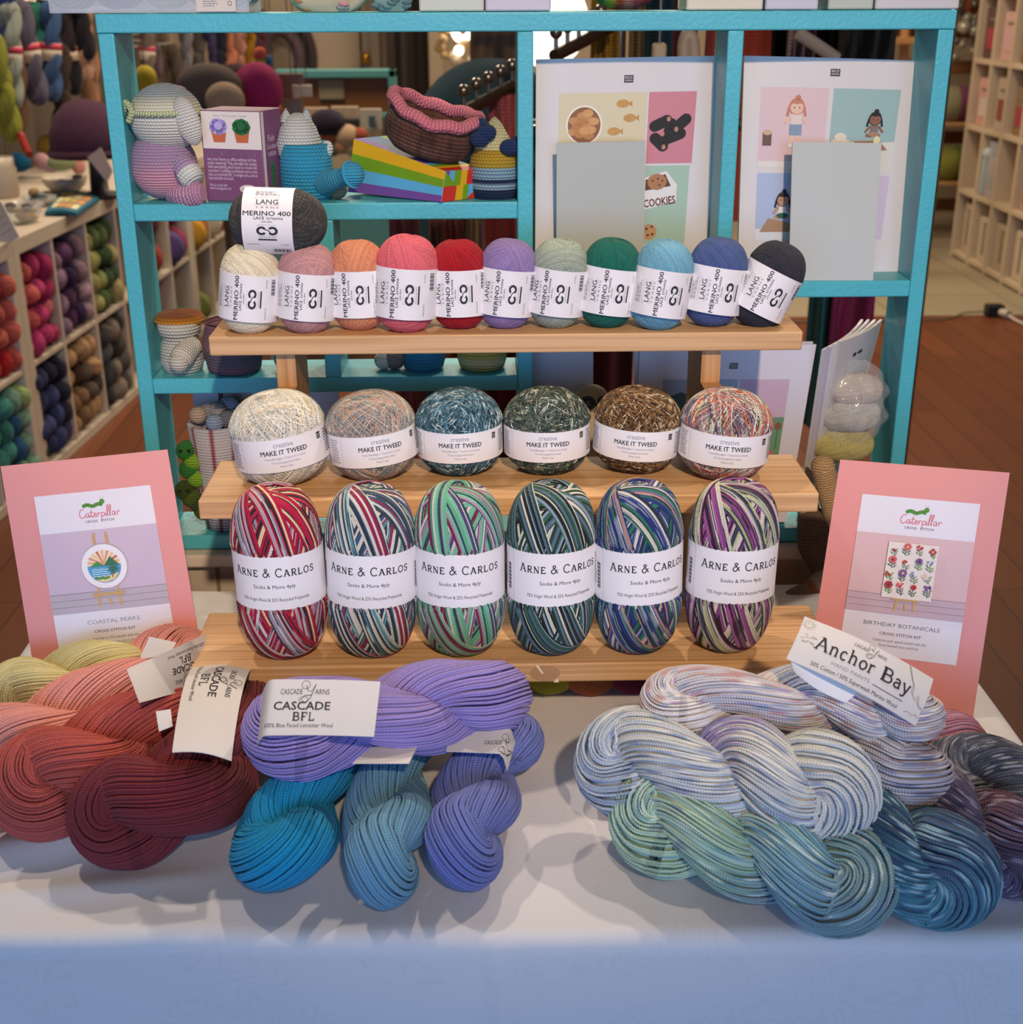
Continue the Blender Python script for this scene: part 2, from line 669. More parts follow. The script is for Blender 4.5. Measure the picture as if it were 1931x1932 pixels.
def sheet(mb, fmap, mat, th=0.0006, nu=12, nv=8, u0=0, u1=1, v0=0, v1=1):
    """closed thin sheet (front at lift 0, back at -th)"""
    U, V = np.meshgrid(np.linspace(u0, u1, nu + 1), np.linspace(v0, v1, nv + 1))
    A = fmap(U, V, 0 * U)
    B = fmap(U, V, 0 * U - th)
    mb.grid(A, mat)
    mb.grid(B, mat, flip=True)
    for a, b in ((A[0], B[0]), (B[-1], A[-1]), (B[:, 0], A[:, 0]), (A[:, -1], B[:, -1])):
        mb.grid(np.stack([b, a]), mat, smooth=False)
    return mb


INK = pm('#2b2a2e', 0.6, vary=0)
GREYINK = pm('#8d8c94', 0.6, vary=0)
PAPER = pm('#e9e5e6', 0.55, vary=0.02, scale=60)
CREAM_PAPER = pm('#ece6da', 0.6, vary=0.02, scale=60)
# ------------------------------------------------------------------ the setting
TZ = 0.74            # top of the tablecloth


def floor_mat(kind):
    m, nt, b = new_mat('floor_' + kind)
    tc = nt.nodes.new('ShaderNodeTexCoord')
    br = nt.nodes.new('ShaderNodeTexBrick')
    nz = nt.nodes.new('ShaderNodeTexNoise')
    if kind == 'wood':
        mp = nt.nodes.new('ShaderNodeMapping')
        mp.inputs['Rotation'].default_value = (0, 0, PI / 2)
        link(nt, tc.outputs['Object'], mp.inputs[0])
        link(nt, mp.outputs[0], br.inputs['Vector'])
        br.inputs['Color1'].default_value = lin4('#7d4526')
        br.inputs['Color2'].default_value = lin4('#6a371d')
        br.inputs['Mortar'].default_value = lin4('#3d2013')
        br.inputs['Scale'].default_value = 1
        br.inputs['Brick Width'].default_value = 1.4
        br.inputs['Row Height'].default_value = 0.11
        br.inputs['Mortar Size'].default_value = 0.002
        nz.inputs['Scale'].default_value = 9
        m2 = nt.nodes.new('ShaderNodeMapping')
        m2.inputs['Scale'].default_value = (8, 0.6, 1)
        link(nt, tc.outputs['Object'], m2.inputs[0])
        link(nt, m2.outputs[0], nz.inputs['Vector'])
        b.inputs['Roughness'].default_value = 0.42
    else:
        link(nt, tc.outputs['Object'], br.inputs['Vector'])
        br.offset = 0
        br.inputs['Color1'].default_value = lin4('#b2a088')
        br.inputs['Color2'].default_value = lin4('#a99880')
        br.inputs['Mortar'].default_value = lin4('#8f806b')
        br.inputs['Scale'].default_value = 1
        br.inputs['Brick Width'].default_value = 0.6
        br.inputs['Row Height'].default_value = 0.6
        br.inputs['Mortar Size'].default_value = 0.006
        nz.inputs['Scale'].default_value = 5
        b.inputs['Roughness'].default_value = 0.5
    mx = nt.nodes.new('ShaderNodeMix')
    mx.data_type = 'RGBA'
    mx.blend_type = 'MULTIPLY'
    mx.inputs['Factor'].default_value = 0.35
    link(nt, br.outputs['Color'], mx.inputs['A'])
    link(nt, nz.outputs['Color'], mx.inputs['B'])
    link(nt, mx.outputs['Result'], b.inputs['Base Color'])
    return m


mb = MB()
mb.bx(-1.85, 3.1, -3.0, 5.58, -0.05, 0.0, floor_mat('wood'))
mb.bx(-1.85, 3.1, 5.58, 8.4, -0.05, 0.0, floor_mat('tile'))
struct('floor', mb)
WALL = pm('#9c8a72', 0.8, vary=0.03, scale=3)
mb = MB()
mb.bx(-1.85, 3.1, 8.3, 8.4, 0, 3.1, WALL)
struct('wall_back', mb)


def slat_mat():
    m, nt, b = new_mat('grooved_wall_panel')
    tc = nt.nodes.new('ShaderNodeTexCoord')
    wv = nt.nodes.new('ShaderNodeTexWave')
    wv.bands_direction = 'Y'
    wv.inputs['Scale'].default_value = 5.0
    link(nt, tc.outputs['Object'], wv.inputs['Vector'])
    bump(nt, b, wv.outputs['Fac'], 0.8, 0.012)
    b.inputs['Base Color'].default_value = lin4('#5d5145')
    b.inputs['Roughness'].default_value = 0.7
    return m


mb = MB()
mb.bx(-1.95, -1.85, -3.0, 8.4, 0, 3.1, slat_mat())
struct('wall_left', mb)
mb = MB()
mb.bx(3.1, 3.2, -3.0, 8.4, 0, 3.1, WALL)
struct('wall_right', mb)
# cream door with its casing in the back wall, brass knob
mb = MB()
DOORC = pm('#a8957a', 0.5, vary=0.02, scale=4)
mb.bx(-2.0 + 0.15, -0.72, 8.24, 8.3, 0, 2.05, DOORC)
door = tag(mb.build('door_1'), kind='structure')
mb = MB()
for x in (-0.70,):
    mb.bx(x, x + 0.1, 8.22, 8.3, 0, 2.1, pm('#b3a188', 0.5, vary=0.02), 0.01)
    mb.bx(x + 0.02, x + 0.05, 8.21, 8.23, 0, 2.1, pm('#a08e76', 0.5, vary=0.02), 0.005)
struct('trim_1', mb)
kp = at_y(690, 109, 8.17)
mb = MB()
BRASS = pm('#c79a3c', 0.22, 1.0, vary=0.02)
mb.sphere(kp, 0.033, BRASS)
mb.cyl(kp, kp + Vector((0, 0.07, 0)), 0.015, BRASS)
mb.cyl(kp + Vector((0, 0.055, 0)), kp + Vector((0, 0.07, 0)), 0.035, BRASS)
tag(mb.build('door_handle', door), label='round brass door knob')

# ------------------------------------------------------------------ table with its cloth
mb = MB()
TW = pm('#8a6a48', 0.6)
mb.bx(-0.44, 0.44, 0.745, 1.27, 0.70, 0.7355, TW, 0.004)
t = thing('display_table', 'display table hidden under the white tablecloth', 'table', (0, 1.0, 0))
o = mb.build('tabletop', t, (0, 1.0, 0))
for x in (-0.42, 0.42):
    for y in (0.78, 1.23):
        mb = MB()
        mb.bx(x - 0.02, x + 0.02, y - 0.02, y + 0.02, 0, 0.70, TW, 0.003)
        mb.build('leg', t, (0, 1.0, 0))


def cloth_mat():
    """white damask: woven satin flowers differ from the ground mainly by gloss"""
    m, nt, b = new_mat('white_damask')
    tc = nt.nodes.new('ShaderNodeTexCoord')
    vo = nt.nodes.new('ShaderNodeTexVoronoi')
    vo.inputs['Scale'].default_value = 9
    nz = nt.nodes.new('ShaderNodeTexNoise')
    nz.inputs['Scale'].default_value = 14
    nz.inputs['Detail'].default_value = 2
    link(nt, tc.outputs['Object'], nz.inputs['Vector'])
    mp = nt.nodes.new('ShaderNodeMix')
    mp.data_type = 'VECTOR'
    mp.inputs['Factor'].default_value = 0.12
    link(nt, tc.outputs['Object'], mp.inputs['A'])
    link(nt, nz.outputs['Color'], mp.inputs['B'])
    link(nt, mp.outputs['Result'], vo.inputs['Vector'])
    wv = mth(nt, 'SINE', mth(nt, 'MULTIPLY', vo.outputs['Distance'], 110))
    msk = mth(nt, 'MULTIPLY', mth(nt, 'GREATER_THAN', wv, 0.45), mth(nt, 'GREATER_THAN', nz.outputs[0], 0.5))
    mx = nt.nodes.new('ShaderNodeMix')
    mx.data_type = 'RGBA'
    mx.inputs['A'].default_value = lin4('#dad6d4')
    mx.inputs['B'].default_value = lin4('#d7d3d1')
    link(nt, msk, mx.inputs['Factor'])
    link(nt, mx.outputs['Result'], b.inputs['Base Color'])
    rr = nt.nodes.new('ShaderNodeMapRange')
    rr.inputs[3].default_value = 0.72
    rr.inputs[4].default_value = 0.6
    link(nt, msk, rr.inputs[0])
    link(nt, rr.outputs[0], b.inputs['Roughness'])
    n3 = nt.nodes.new('ShaderNodeTexNoise')
    n3.inputs['Scale'].default_value = 900
    link(nt, tc.outputs['Object'], n3.inputs['Vector'])
    bump(nt, b, mth(nt, 'ADD', mth(nt, 'MULTIPLY', n3.outputs[0], 0.6), msk), 0.06, 0.0006)
    b.inputs['Sheen Weight'].default_value = 0.1
    return m


def soft(d, r=0.014):
    """overhang distance -> (horizontal advance, drop) round an edge of radius r"""
    q = r * PI / 2
    a = np.clip(d, 0, q) / r
    return np.where(d > 0, r * np.sin(a), 0), np.where(d > 0, r * (1 - np.cos(a)) + np.maximum(d - q, 0), 0)


xs = np.linspace(-0.76, 0.76, 230)
ys = np.r_[np.linspace(0.20, 0.70, 60), np.linspace(0.705, 1.275, 120)]
X, Y = np.meshgrid(xs, ys)
xe, yf = 0.448, 0.728 - 0.012 * (X / 0.5)
ax, dx = soft(np.abs(X) - xe)
ay, dy = soft(yf - Y)
drop = np.maximum(dx, dy)
px_ = np.sign(X) * (np.minimum(np.abs(X), xe) + ax)
py_ = np.where(Y < yf, yf - ay, Y)
zz = TZ - drop


def ridge(x0, y0, x1, y1, h, wd):
    L = math.hypot(x1 - x0, y1 - y0)
    ux, uy = (x1 - x0) / L, (y1 - y0) / L
    s = np.clip((px_ - x0) * ux + (py_ - y0) * uy, 0, L)
    d2 = (px_ - x0 - s * ux) ** 2 + (py_ - y0 - s * uy) ** 2
    return h * np.exp(-d2 / wd ** 2) * np.sin(PI * np.clip(s / L, 0.02, 0.98)) ** 0.6


top = np.exp(-drop / 0.02)
zz = zz + top * (ridge(-0.42, 0.80, -0.16, 0.90, 0.010, 0.022) + ridge(-0.46, 0.755, -0.2, 0.79, 0.003, 0.012)
                 + ridge(0.01, 0.74, 0.02, 0.96, 0.0018, 0.004) + ridge(0.2, 0.76, 0.4, 0.75, 0.002, 0.012))
zz = zz + top * 0.0012 * (np.sin(23 * px_ + 9 * py_) * np.sin(17 * py_ - 6 * px_) + 0.6 * np.sin(41 * px_ - 12 * py_)) - top * 0.001
fr = np.clip(dy / 0.3, 0, 1) * (dy >= dx)
wave = fr * (0.010 * np.sin(9 * px_ + 0.8) + 0.006 * np.sin(21 * px_ + 2)) - 0.006 * fr
py_ = py_ - np.maximum(dy - 0.02, 0) * 0.035 * (dy >= dx) - wave
py_ = py_ - 0.005 * np.exp(-((px_ - 0.005 - 0.03 * np.clip(dy, 0, 1)) / 0.004) ** 2) * np.clip(dy / 0.03, 0, 1)
sd = np.clip(dx / 0.3, 0, 1) * (dx > dy)
px_ = px_ + np.sign(X) * (0.02 * sd + 0.010 * sd * np.sin(22 * Y))
mb = MB()
mb.grid(np.stack([px_, py_, zz], -1), cloth_mat())
tag(mb.build('tablecloth'), 'white damask tablecloth draped over the display table with a blue-lit front drop', 'tablecloth')

# ------------------------------------------------------------------ bench behind the table
BENCH = pm('#b9ab95', 0.55, vary=0.03, scale=8)
t = thing('bench', 'cream painted low bench carrying the turquoise shelf unit', 'bench', (0.045, 1.36, 0))
mb = MB()
mb.bx(-0.385, 0.48, 1.306, 1.43, 0.753, 0.7685, pm('#cbbfab', 0.45, vary=0.04, scale=9), 0.003)
mb.build('bench_top', t, (0.045, 1.36, 0))
mb = MB()
mb.bx(-0.375, 0.47, 1.32, 1.345, 0.05, 0.753, BENCH)
for x in (-0.3, -0.06, 0.18, 0.4):
    mb.bx(x, x + 0.004, 1.3185, 1.321, 0.05, 0.753, pm('#7d705d', 0.7))
mb.build('front_panel', t, (0.045, 1.36, 0))
for x in (-0.35, 0.44):
    mb = MB()
    mb.bx(x - 0.025, x + 0.025, 1.38, 1.42, 0, 0.753, BENCH)
    mb.bx(x - 0.025, x + 0.025, 1.32, 1.345, 0, 0.06, BENCH)
    mb.build('leg', t, (0.045, 1.36, 0))

# ------------------------------------------------------------------ turquoise shelf unit
TEAL = paint_mat('#4aacb6')
SY0, SY1 = 1.32, 1.392
shelf = thing('shelf_unit', 'turquoise painted open wooden shelf unit behind the stepped stand', 'shelf', (0.046, 1.356, 0.7685))
SO = (0.046, 1.356, 0.7685)


def sb(name, x0, x1, z0, z1, y0=SY0, y1=SY1):
    mb = MB()
    mb.bx(x0, x1, y0, y1, z0, z1, TEAL, 0.0015)
    return mb.build(name, shelf, SO)


sb('top_board', -0.3625, 0.4545, 1.3015, 1.319, SY0 - 0.001)
sb('side_panel', -0.362, -0.3465, 0.7685, 1.3015)
sb('side_panel', 0.4385, 0.454, 0.7685, 1.3015)
sb('divider', 0.035, 0.0505, 0.786, 1.3015)
sb('divider', 0.2365, 0.252, 1.060, 1.3015)
sb('divider', -0.166, -0.1495, 0.9635, 1.1255)
sb('shelf_board', -0.3465, 0.035, 1.1255, 1.1425)
sb('shelf_board', -0.3465, 0.035, 0.947, 0.9635)
sb('shelf_board', 0.0505, 0.4385, 1.043, 1.060)
sb('bottom_board', -0.3465, 0.4385, 0.7695, 0.786)

# ------------------------------------------------------------------ stepped wooden stand
PINE = wood_mat('planed_pine', '#dcb283', '#b98958', 0)
PINE_UP = wood_mat('planed_pine_upright', '#cf9f6a', '#a87545', 2)
SX0, SX1 = -0.254, 0.2965
stand = thing('display_stand', 'three-step pine wood display stand on the tablecloth', 'display stand', (0.021, 1.1, TZ))
ST = (0.021, 1.1, TZ)
STEP = ((0.97, 0.812), (1.075, 0.922), (1.179, 1.043))
for k, (y, z) in enumerate(STEP):
    mb = MB()
    mb.bx(SX0, SX1, y, y + 0.106, z - 0.018, z, PINE, 0.0018)
    if k == 0:
        # knot with a bark fleck in the front edge of the lowest step
        p = plane_map((0, y - 0.0002, z - 0.018), (1, 0, 0), (0, 0, 1))
        q = Pen(mb, p, 0.0001)
        q.ell(0.048, 0.009, 0.013, 0.0075, pm('#ad845c', 0.6, vary=0.2, scale=160))
        q.poly([(0.040, 0.0165), (0.042, 0.017), (0.047, 0.009), (0.0455, 0.0085)], pm('#e6d6bd', 0.6), 2)
        q.poly([(0.055, 0.0002), (0.060, 0.0002), (0.0585, 0.004)], pm('#e6d6bd', 0.6), 2)
    mb.build('step_board', stand, ST)
for x0, x1 in ((-0.195, -0.177), (0.205, 0.223)):
    prof = [(0.985, TZ), (0.985, 0.794), (1.09, 0.794), (1.09, 0.904), (1.155, 0.904), (1.155, 0.992), (1.19, 0.992), (1.19, 1.025), (1.27, 1.025), (1.27, TZ)]
    mb = MB()
    M_ = Matrix(((0, 0, 1, 0), (1, 0, 0, 0), (0, 1, 0, 0), (0, 0, 0, 1)))
    mb.prism(prof, x0, x1, PINE_UP, M_)
    mb.build('side_support', stand, ST)
# ------------------------------------------------------------------ wound yarn balls
def ball_dirs(K, seed, tau, wid, per, m, jitter=0.0):
    """loops wound on a unit sphere in parallel bundles; returns unit directions K*per x m x 3"""
    rng = np.random.default_rng(seed)
    th = np.linspace(0, 2 * PI, m, endpoint=False)
    out, lay = [], []
    for k in range(K):
        al = (k * 2.399963 + rng.uniform(-0.1, 0.1)) % (2 * PI)
        ta = (rng.uniform(*tau) if k > K * 0.3 else rng.uniform(0.02, tau[0])) * (1 if k % 2 else -1)
        n = np.array([math.cos(al) * math.cos(ta), math.sin(al) * math.cos(ta), math.sin(ta)])
        a = np.cross(n, [0, 0, 1.0])
        a /= np.linalg.norm(a)
        b = np.cross(n, a)
        for j in range(per):
            d = (j / max(1, per - 1) - 0.5) * wid + rng.uniform(-1, 1) * wid / per * 0.15
            s = math.sqrt(1 - d * d)
            p = n * d + s * (np.cos(th)[:, None] * a + np.sin(th)[:, None] * b)
            if jitter:
                ph = rng.uniform(0, 6.28, 3)
                p = p + jitter * (np.sin(3 * th + ph[0])[:, None] * n + 0.6 * np.sin(7 * th + ph[1])[:, None] * n)
                p /= np.linalg.norm(p, axis=1)[:, None]
            out.append(p)
            lay.append(k)
    return np.array(out), np.array(lay)


def pill(dirs, a, b, p):
    """push unit directions onto a superellipsoid of radius a, half height b"""
    rho = np.hypot(dirs[..., 0], dirs[..., 1])
    k = 1 / (rho ** p + np.abs(dirs[..., 2]) ** p) ** (1 / p)
    return dirs * k[..., None] * np.array([a, a, b])


def cinch(P, waist, slack):
    """keep yarn inside a paper band: waist = (middle height, half height, band radius)"""
    z0, h, rb = waist
    rho = np.hypot(P[..., 0], P[..., 1]) + 1e-9
    lim = rb - slack + np.maximum(np.abs(P[..., 2] - z0) - h - 0.0014, 0) * 0.9
    k = np.minimum(1, lim / rho)
    return np.stack([P[..., 0] * k, P[..., 1] * k, P[..., 2]], -1)


def ball_mesh(name, seed, a, b, p, K, tau, wid, per, m, rs, colf, waist=None, jitter=0.0, sides=3, core='#777777', sy=1.0, rise=0.0005):
    D, lay = ball_dirs(K, seed, tau, wid, per, m, jitter)
    P = pill(D, a, b, p)
    Nn = P / np.array([a, a, b]) ** 2
    Nn /= np.linalg.norm(Nn, axis=2)[..., None]
    P = P + Nn * (lay[:, None, None] / K * rise * 4)
    if waist:
        P = cinch(P, waist, rs * 1.4)
    P = P * np.array([1, sy, 1])
    col = colf(np.arange(len(P)), lay, D)
    mb = MB()
    rng = np.random.default_rng(seed + 5)
    mb.strands(P, Nn, rs, sides, YARN, True, col, rng.uniform(0, 0.01, len(P)))
    t = np.linspace(-PI / 2, PI / 2, 19)
    d = np.stack([np.cos(t), 0 * t, np.sin(t)], -1)
    q = pill(d, a - 0.0012, b - 0.0012, p)
    if waist:
        q = cinch(q, waist, 0.002)
    mb.lathe(np.c_[np.maximum(q[:, 0], 0), q[:, 2]], YARN, 28, sy=sy, col=lin(core))
    return mb.mesh(name)


def solid(seed, v=0.10):
    def f(i, lay, D):
        rng = np.random.default_rng(seed)
        k = 1 + rng.uniform(-v, v, (len(i), 1, 1))
        return np.clip(np.ones(D.shape) * k * 0.93, 0, 1)
    return f


def stripes(pal, seed, run=(2, 4), fleck=None, amt=0.3):
    """self-striping yarn: neighbouring strands share a colour, some stretches are flecked"""
    P = np.array([lin(c) for c in pal])

    def f(i, lay, D):
        rng = np.random.default_rng(seed)
        seq = []
        k = 0
        while len(seq) < len(i):
            seq += [k % len(P)] * int(rng.integers(run[0], run[1] + 1))
            k += 1 if rng.random() < 0.75 else int(rng.integers(1, len(P)))
        c = P[np.array(seq[:len(i)])][:, None, :] * np.ones(D.shape[:2] + (1,))
        c = c * (1 + rng.uniform(-0.12, 0.12, (len(i), 1, 1)))
        if fleck:
            m = D.shape[1]
            hit = rng.random(len(i)) < amt
            ph = np.repeat(rng.random((len(i), (m + 2) // 3)), 3, 1)[:, :m]
            msk = hit[:, None] & (ph < 0.35)
            c = np.where(msk[..., None], np.array(lin(fleck)), c)
        return np.clip(c, 0, 1)
    return f


def specks(base, flecks, seed, dens=0.25, run=2):
    """tweed: mixed base with short bright slubs along each strand"""
    B = np.array([lin(c) for c in base])
    Fk = np.array([lin(c) for c in flecks])

    def f(i, lay, D):
        rng = np.random.default_rng(seed)
        m = D.shape[1]
        nb = (m + run - 1) // run

        def rep(x):
            return np.repeat(x, run, 1)[:, :m]
        c = B[rep(rng.integers(0, len(B), (len(i), nb)))]
        g = Fk[rep(rng.integers(0, len(Fk), (len(i), nb)))]
        msk = rep(rng.random((len(i), nb)) < dens)
        return np.where(msk[..., None], g, c)
    return f


def band_mesh(r, z0, z1, mat, sy=1.0, th=0.0004, seg=64, name='label_band'):
    mb = MB()
    prof = [(r - th, z0), (r, z0), (r, z1), (r - th, z1), (r - th, z0)]
    a = np.linspace(0, 2 * PI, seg + 1)
    P = np.array([[(R * math.cos(t), R * sy * math.sin(t), z) for t in a] for R, z in prof])
    for i in range(4):
        mb.grid(P[i:i + 2], mat, flip=True)
    return mb.mesh(name)


# slab lettering for the sock-yarn bands: (advance, strokes); unit = cap height
def slab(x, y, w=0.2):
    return ([(x - w / 2, y), (x + w / 2, y)], 0.07)


def arc(cx, cy, rx, ry, a0, a1, n=12):
    return [(cx + rx * math.cos(rad(a0 + (a1 - a0) * i / n)), cy + ry * math.sin(rad(a0 + (a1 - a0) * i / n))) for i in range(n + 1)]


SL = {
    'A': (0.86, [[(0.08, 0), (0.42, 1)], ([(0.42, 1), (0.76, 0)], 0.15), ([(0.2, 0.34), (0.64, 0.34)], 0.07), slab(0.08, 0.03, 0.26), slab(0.76, 0.03, 0.26), slab(0.36, 0.97, 0.24)]),
    'R': (0.80, [([(0.16, 0), (0.16, 1)], 0.14), [(0.05, 0.97), (0.4, 0.97)] + arc(0.42, 0.73, 0.24, 0.24, 90, -90) + [(0.16, 0.49)], ([(0.36, 0.49), (0.7, 0)], 0.14), slab(0.16, 0.03, 0.28), slab(0.72, 0.03, 0.22)]),
    'N': (0.90, [([(0.16, 0), (0.16, 1)], 0.08), ([(0.14, 1), (0.74, 0)], 0.15), ([(0.74, 0), (0.74, 1)], 0.08), slab(0.16, 0.03, 0.26), slab(0.74, 0.97, 0.26), slab(0.1, 0.97, 0.2)]),
    'E': (0.74, [([(0.16, 0), (0.16, 1)], 0.14), [(0.05, 0.96), (0.64, 0.96), (0.64, 0.78)], [(0.16, 0.52), (0.5, 0.52)], [(0.05, 0.04), (0.66, 0.04), (0.66, 0.24)], slab(0.5, 0.52, 0.03)]),
    '&': (0.86, [[(0.8, 0.05), (0.3, 0.72)] + arc(0.4, 0.82, 0.14, 0.15, 190, -30) + [(0.2, 0.44)] + arc(0.32, 0.25, 0.24, 0.25, 140, 300) + [(0.7, 0.46)], slab(0.72, 0.46, 0.2)]),
    'C': (0.84, [arc(0.46, 0.5, 0.37, 0.48, 50, 310, 20), ([(0.72, 0.72), (0.72, 0.98)], 0.07), ([(0.72, 0.02), (0.72, 0.2)], 0.07)]),
    'L': (0.72, [([(0.16, 0), (0.16, 1)], 0.14), [(0.05, 0.04), (0.64, 0.04), (0.64, 0.26)], slab(0.16, 0.97, 0.26)]),
    'O': (0.92, [arc(0.46, 0.5, 0.37, 0.48, 0, 360, 24)]),
    'S': (0.70, [arc(0.35, 0.74, 0.24, 0.22, 30, 265, 12) + arc(0.35, 0.27, 0.26, 0.25, 85, -150, 12), ([(0.58, 0.76), (0.58, 0.98)], 0.07), ([(0.1, 0.02), (0.1, 0.24)], 0.07)]),
    'B': (0.84, [([(0.18, 0), (0.18, 1)], 0.2), [(0.04, 0.96), (0.46, 0.96)] + arc(0.48, 0.74, 0.2, 0.22, 90, -90) + [(0.18, 0.52)], [(0.18, 0.52), (0.5, 0.52)] + arc(0.52, 0.28, 0.24, 0.24, 90, -90) + [(0.04, 0.04)]]),
    'F': (0.76, [([(0.18, 0), (0.18, 1)], 0.2), [(0.04, 0.96), (0.68, 0.96), (0.68, 0.7)], [(0.18, 0.5), (0.48, 0.5)], ([(0.48, 0.36), (0.48, 0.64)], 0.06), slab(0.18, 0.03, 0.34)]),
    'n': (0.62, [([(0.12, 0), (0.12, 0.62)], 0.12), [(0.12, 0.42)] + arc(0.3, 0.44, 0.17, 0.18, 160, 0) + [(0.47, 0)], slab(0.12, 0.02, 0.2), slab(0.47, 0.02, 0.2), slab(0.07, 0.6, 0.12)]),
    'c': (0.52, [arc(0.27, 0.31, 0.2, 0.3, 45, 315, 14)]),
    'h': (0.64, [([(0.12, 0), (0.12, 1)], 0.12), [(0.12, 0.42)] + arc(0.3, 0.44, 0.17, 0.18, 160, 0) + [(0.47, 0)], slab(0.12, 0.02, 0.2), slab(0.47, 0.02, 0.2), slab(0.07, 0.98, 0.12)]),
    'o': (0.56, [arc(0.28, 0.31, 0.22, 0.3, 0, 360, 18)]),
    'r': (0.46, [([(0.12, 0), (0.12, 0.62)], 0.12), [(0.12, 0.42)] + arc(0.3, 0.42, 0.16, 0.18, 160, 50), slab(0.12, 0.02, 0.22), slab(0.07, 0.6, 0.12)]),
    'a': (0.56, [arc(0.26, 0.42, 0.17, 0.19, 150, 0) + [(0.43, 0.05), (0.52, 0.02)], arc(0.26, 0.19, 0.19, 0.17, 60, 320)]),
    'y': (0.58, [([(0.06, 0.6), (0.3, 0.02)], 0.12), [(0.5, 0.6), (0.26, -0.2), (0.12, -0.28), (0.04, -0.2)], slab(0.06, 0.6, 0.18), slab(0.5, 0.6, 0.16)]),
}


def loops_logo(pen, x, y, s, mat, k=1):
    """two open rings facing each other, linked like a chain"""
    pen.ring(x - 0.5 * s, y, 0.36 * s, 0.24 * s, mat, k, rad(35), rad(325))
    pen.ring(x + 0.5 * s, y, 0.36 * s, 0.24 * s, mat, k, rad(-145), rad(145))
    pen.line([(x - 0.28 * s, y + 0.19 * s), (x + 0.1 * s, y + 0.06 * s), (x + 0.28 * s, y - 0.19 * s)], 0.1 * s, mat, k)


def small_print(pen, x, y, w_, n, lh, mat, seed, k=1):
    rng = random.Random(seed)
    for i in range(n):
        xx, end = x, x + w_ * rng.uniform(0.7, 1)
        while xx < end:
            ww = rng.uniform(0.0012, 0.0035)
            pen.rect(xx, y - i * lh, min(xx + ww, end), y - i * lh + lh * 0.42, mat, k)
            xx += ww + 0.0007


# ---- the lace-weight balls: band text runs along the ball axis
LA, LB, LH, LZ = 0.0268, 0.040, 0.0212, -0.0055
LR = 0.0279


def lace_print():
    mb = MB()
    r = LR
    base = cyl_map(r)
    # u runs up the axis, v counts down the rows (rows go round the ball to the right)
    pen = Pen(mb, lambda u, v, h: base(-v, u * 1.18 + LZ, h), 0.0002)
    small_print(pen, -0.009, 0.0300, 0.018, 4, 0.0016, GREYINK, 3)
    pen.text('LANG', 0, 0.0158, 0.0068, INK, bold=0.006, width=0.0155)
    pen.line([(-0.0088, 0.0225), (-0.0088, 0.0148), (0.0088, 0.0148), (0.0088, 0.0225)], 0.0002, GREYINK, closed=True)
    pen.text('Y A R N S', 0, 0.0122, 0.0020, INK, width=0.0165)
    pen.text('MERINO 400', 0, 0.0058, 0.0056, INK, bold=0.02, width=0.034)
    pen.text('LACE', -0.0055, 0.0026, 0.0034, INK, bold=0.02, width=0.0075)
    pen.text('EXTRAFINE', 0.0058, 0.0026, 0.0026, INK, bold=0.015, width=0.0115)
    pen.text('(ARUBA)', 0, 0.0001, 0.0020, INK, width=0.008)
    loops_logo(pen, 0, -0.0068, 0.0078, INK)
    pen.line([(-0.0066, -0.0018), (-0.0066, -0.0112), (0.0066, -0.0112), (0.0066, -0.0018)], 0.0002, GREYINK, closed=True)
    pen.text('merino & care', 0, -0.0130, 0.0014, INK, width=0.012)
    pen.rect(-0.0066, -0.0155, 0.0066, -0.0141, INK, ny=2)
    pen.text('796.0070', -0.011, -0.0205, 0.0016, INK, width=0.009)
    pen.text('0.9355', 0.012, -0.0205, 0.0016, INK, width=0.006)
    for i in range(14):
        pen.rect(0.003 + i * 0.0009, -0.0305, 0.003 + i * 0.0009 + (0.0006 if i % 3 else 0.0003), -0.0255, INK, ny=3)
    return mb.mesh('printed_text')


lace_yarn = [ball_mesh('yarn', 11 + s, LA, LB, 2.6, 30, (0.35, 0.9), 0.46, 12, 64, 0.00082, solid(s, 0.2), (LZ, LH, LR), sides=4, rise=0.0004) for s in range(3)]
lace_band = band_mesh(LR, LZ - LH, LZ + LH, PAPER)
lace_text = lace_print()

# px, py = where the middle of the ball shows; roll leans it, turn swings the label round
LACE = [
    (472, 552, 7, 0, 1.00, '#fdf0cf', 'cream lace yarn ball at the left end of the top step'),
    (580, 548, 6, 4, 1.00, '#d9a0a0', 'dusty pink lace yarn ball beside the cream one on the top step'),
    (676, 537, -1, -6, 1.00, '#ee9a72', 'peach orange lace yarn ball on the top step'),
    (768, 540, 4, -6, 1.08, '#f0707c', 'coral pink lace yarn ball on the top step'),
    (866, 546, -1, -4, 1.00, '#b81322', 'crimson red lace yarn ball on the top step'),
    (957, 545, 6, -4, 1.00, '#9d86bd', 'lilac lace yarn ball on the top step between red and sage'),
    (1053, 543, 6, -12, 1.00, '#a9b5a4', 'sage grey green lace yarn ball on the top step'),
    (1150, 540, 8, 2, 1.00, '#16705f', 'deep emerald green lace yarn ball on the top step'),
    (1248, 543, 9, 4, 1.00, '#79b5cf', 'sky blue lace yarn ball on the top step'),
    (1350, 541, 9, 5, 1.00, '#51659a', 'denim blue lace yarn ball on the top step'),
    (1449, 541, 26, -4, 1.00, '#34343f', 'leaning charcoal navy lace yarn ball at the right end of the top step'),
]
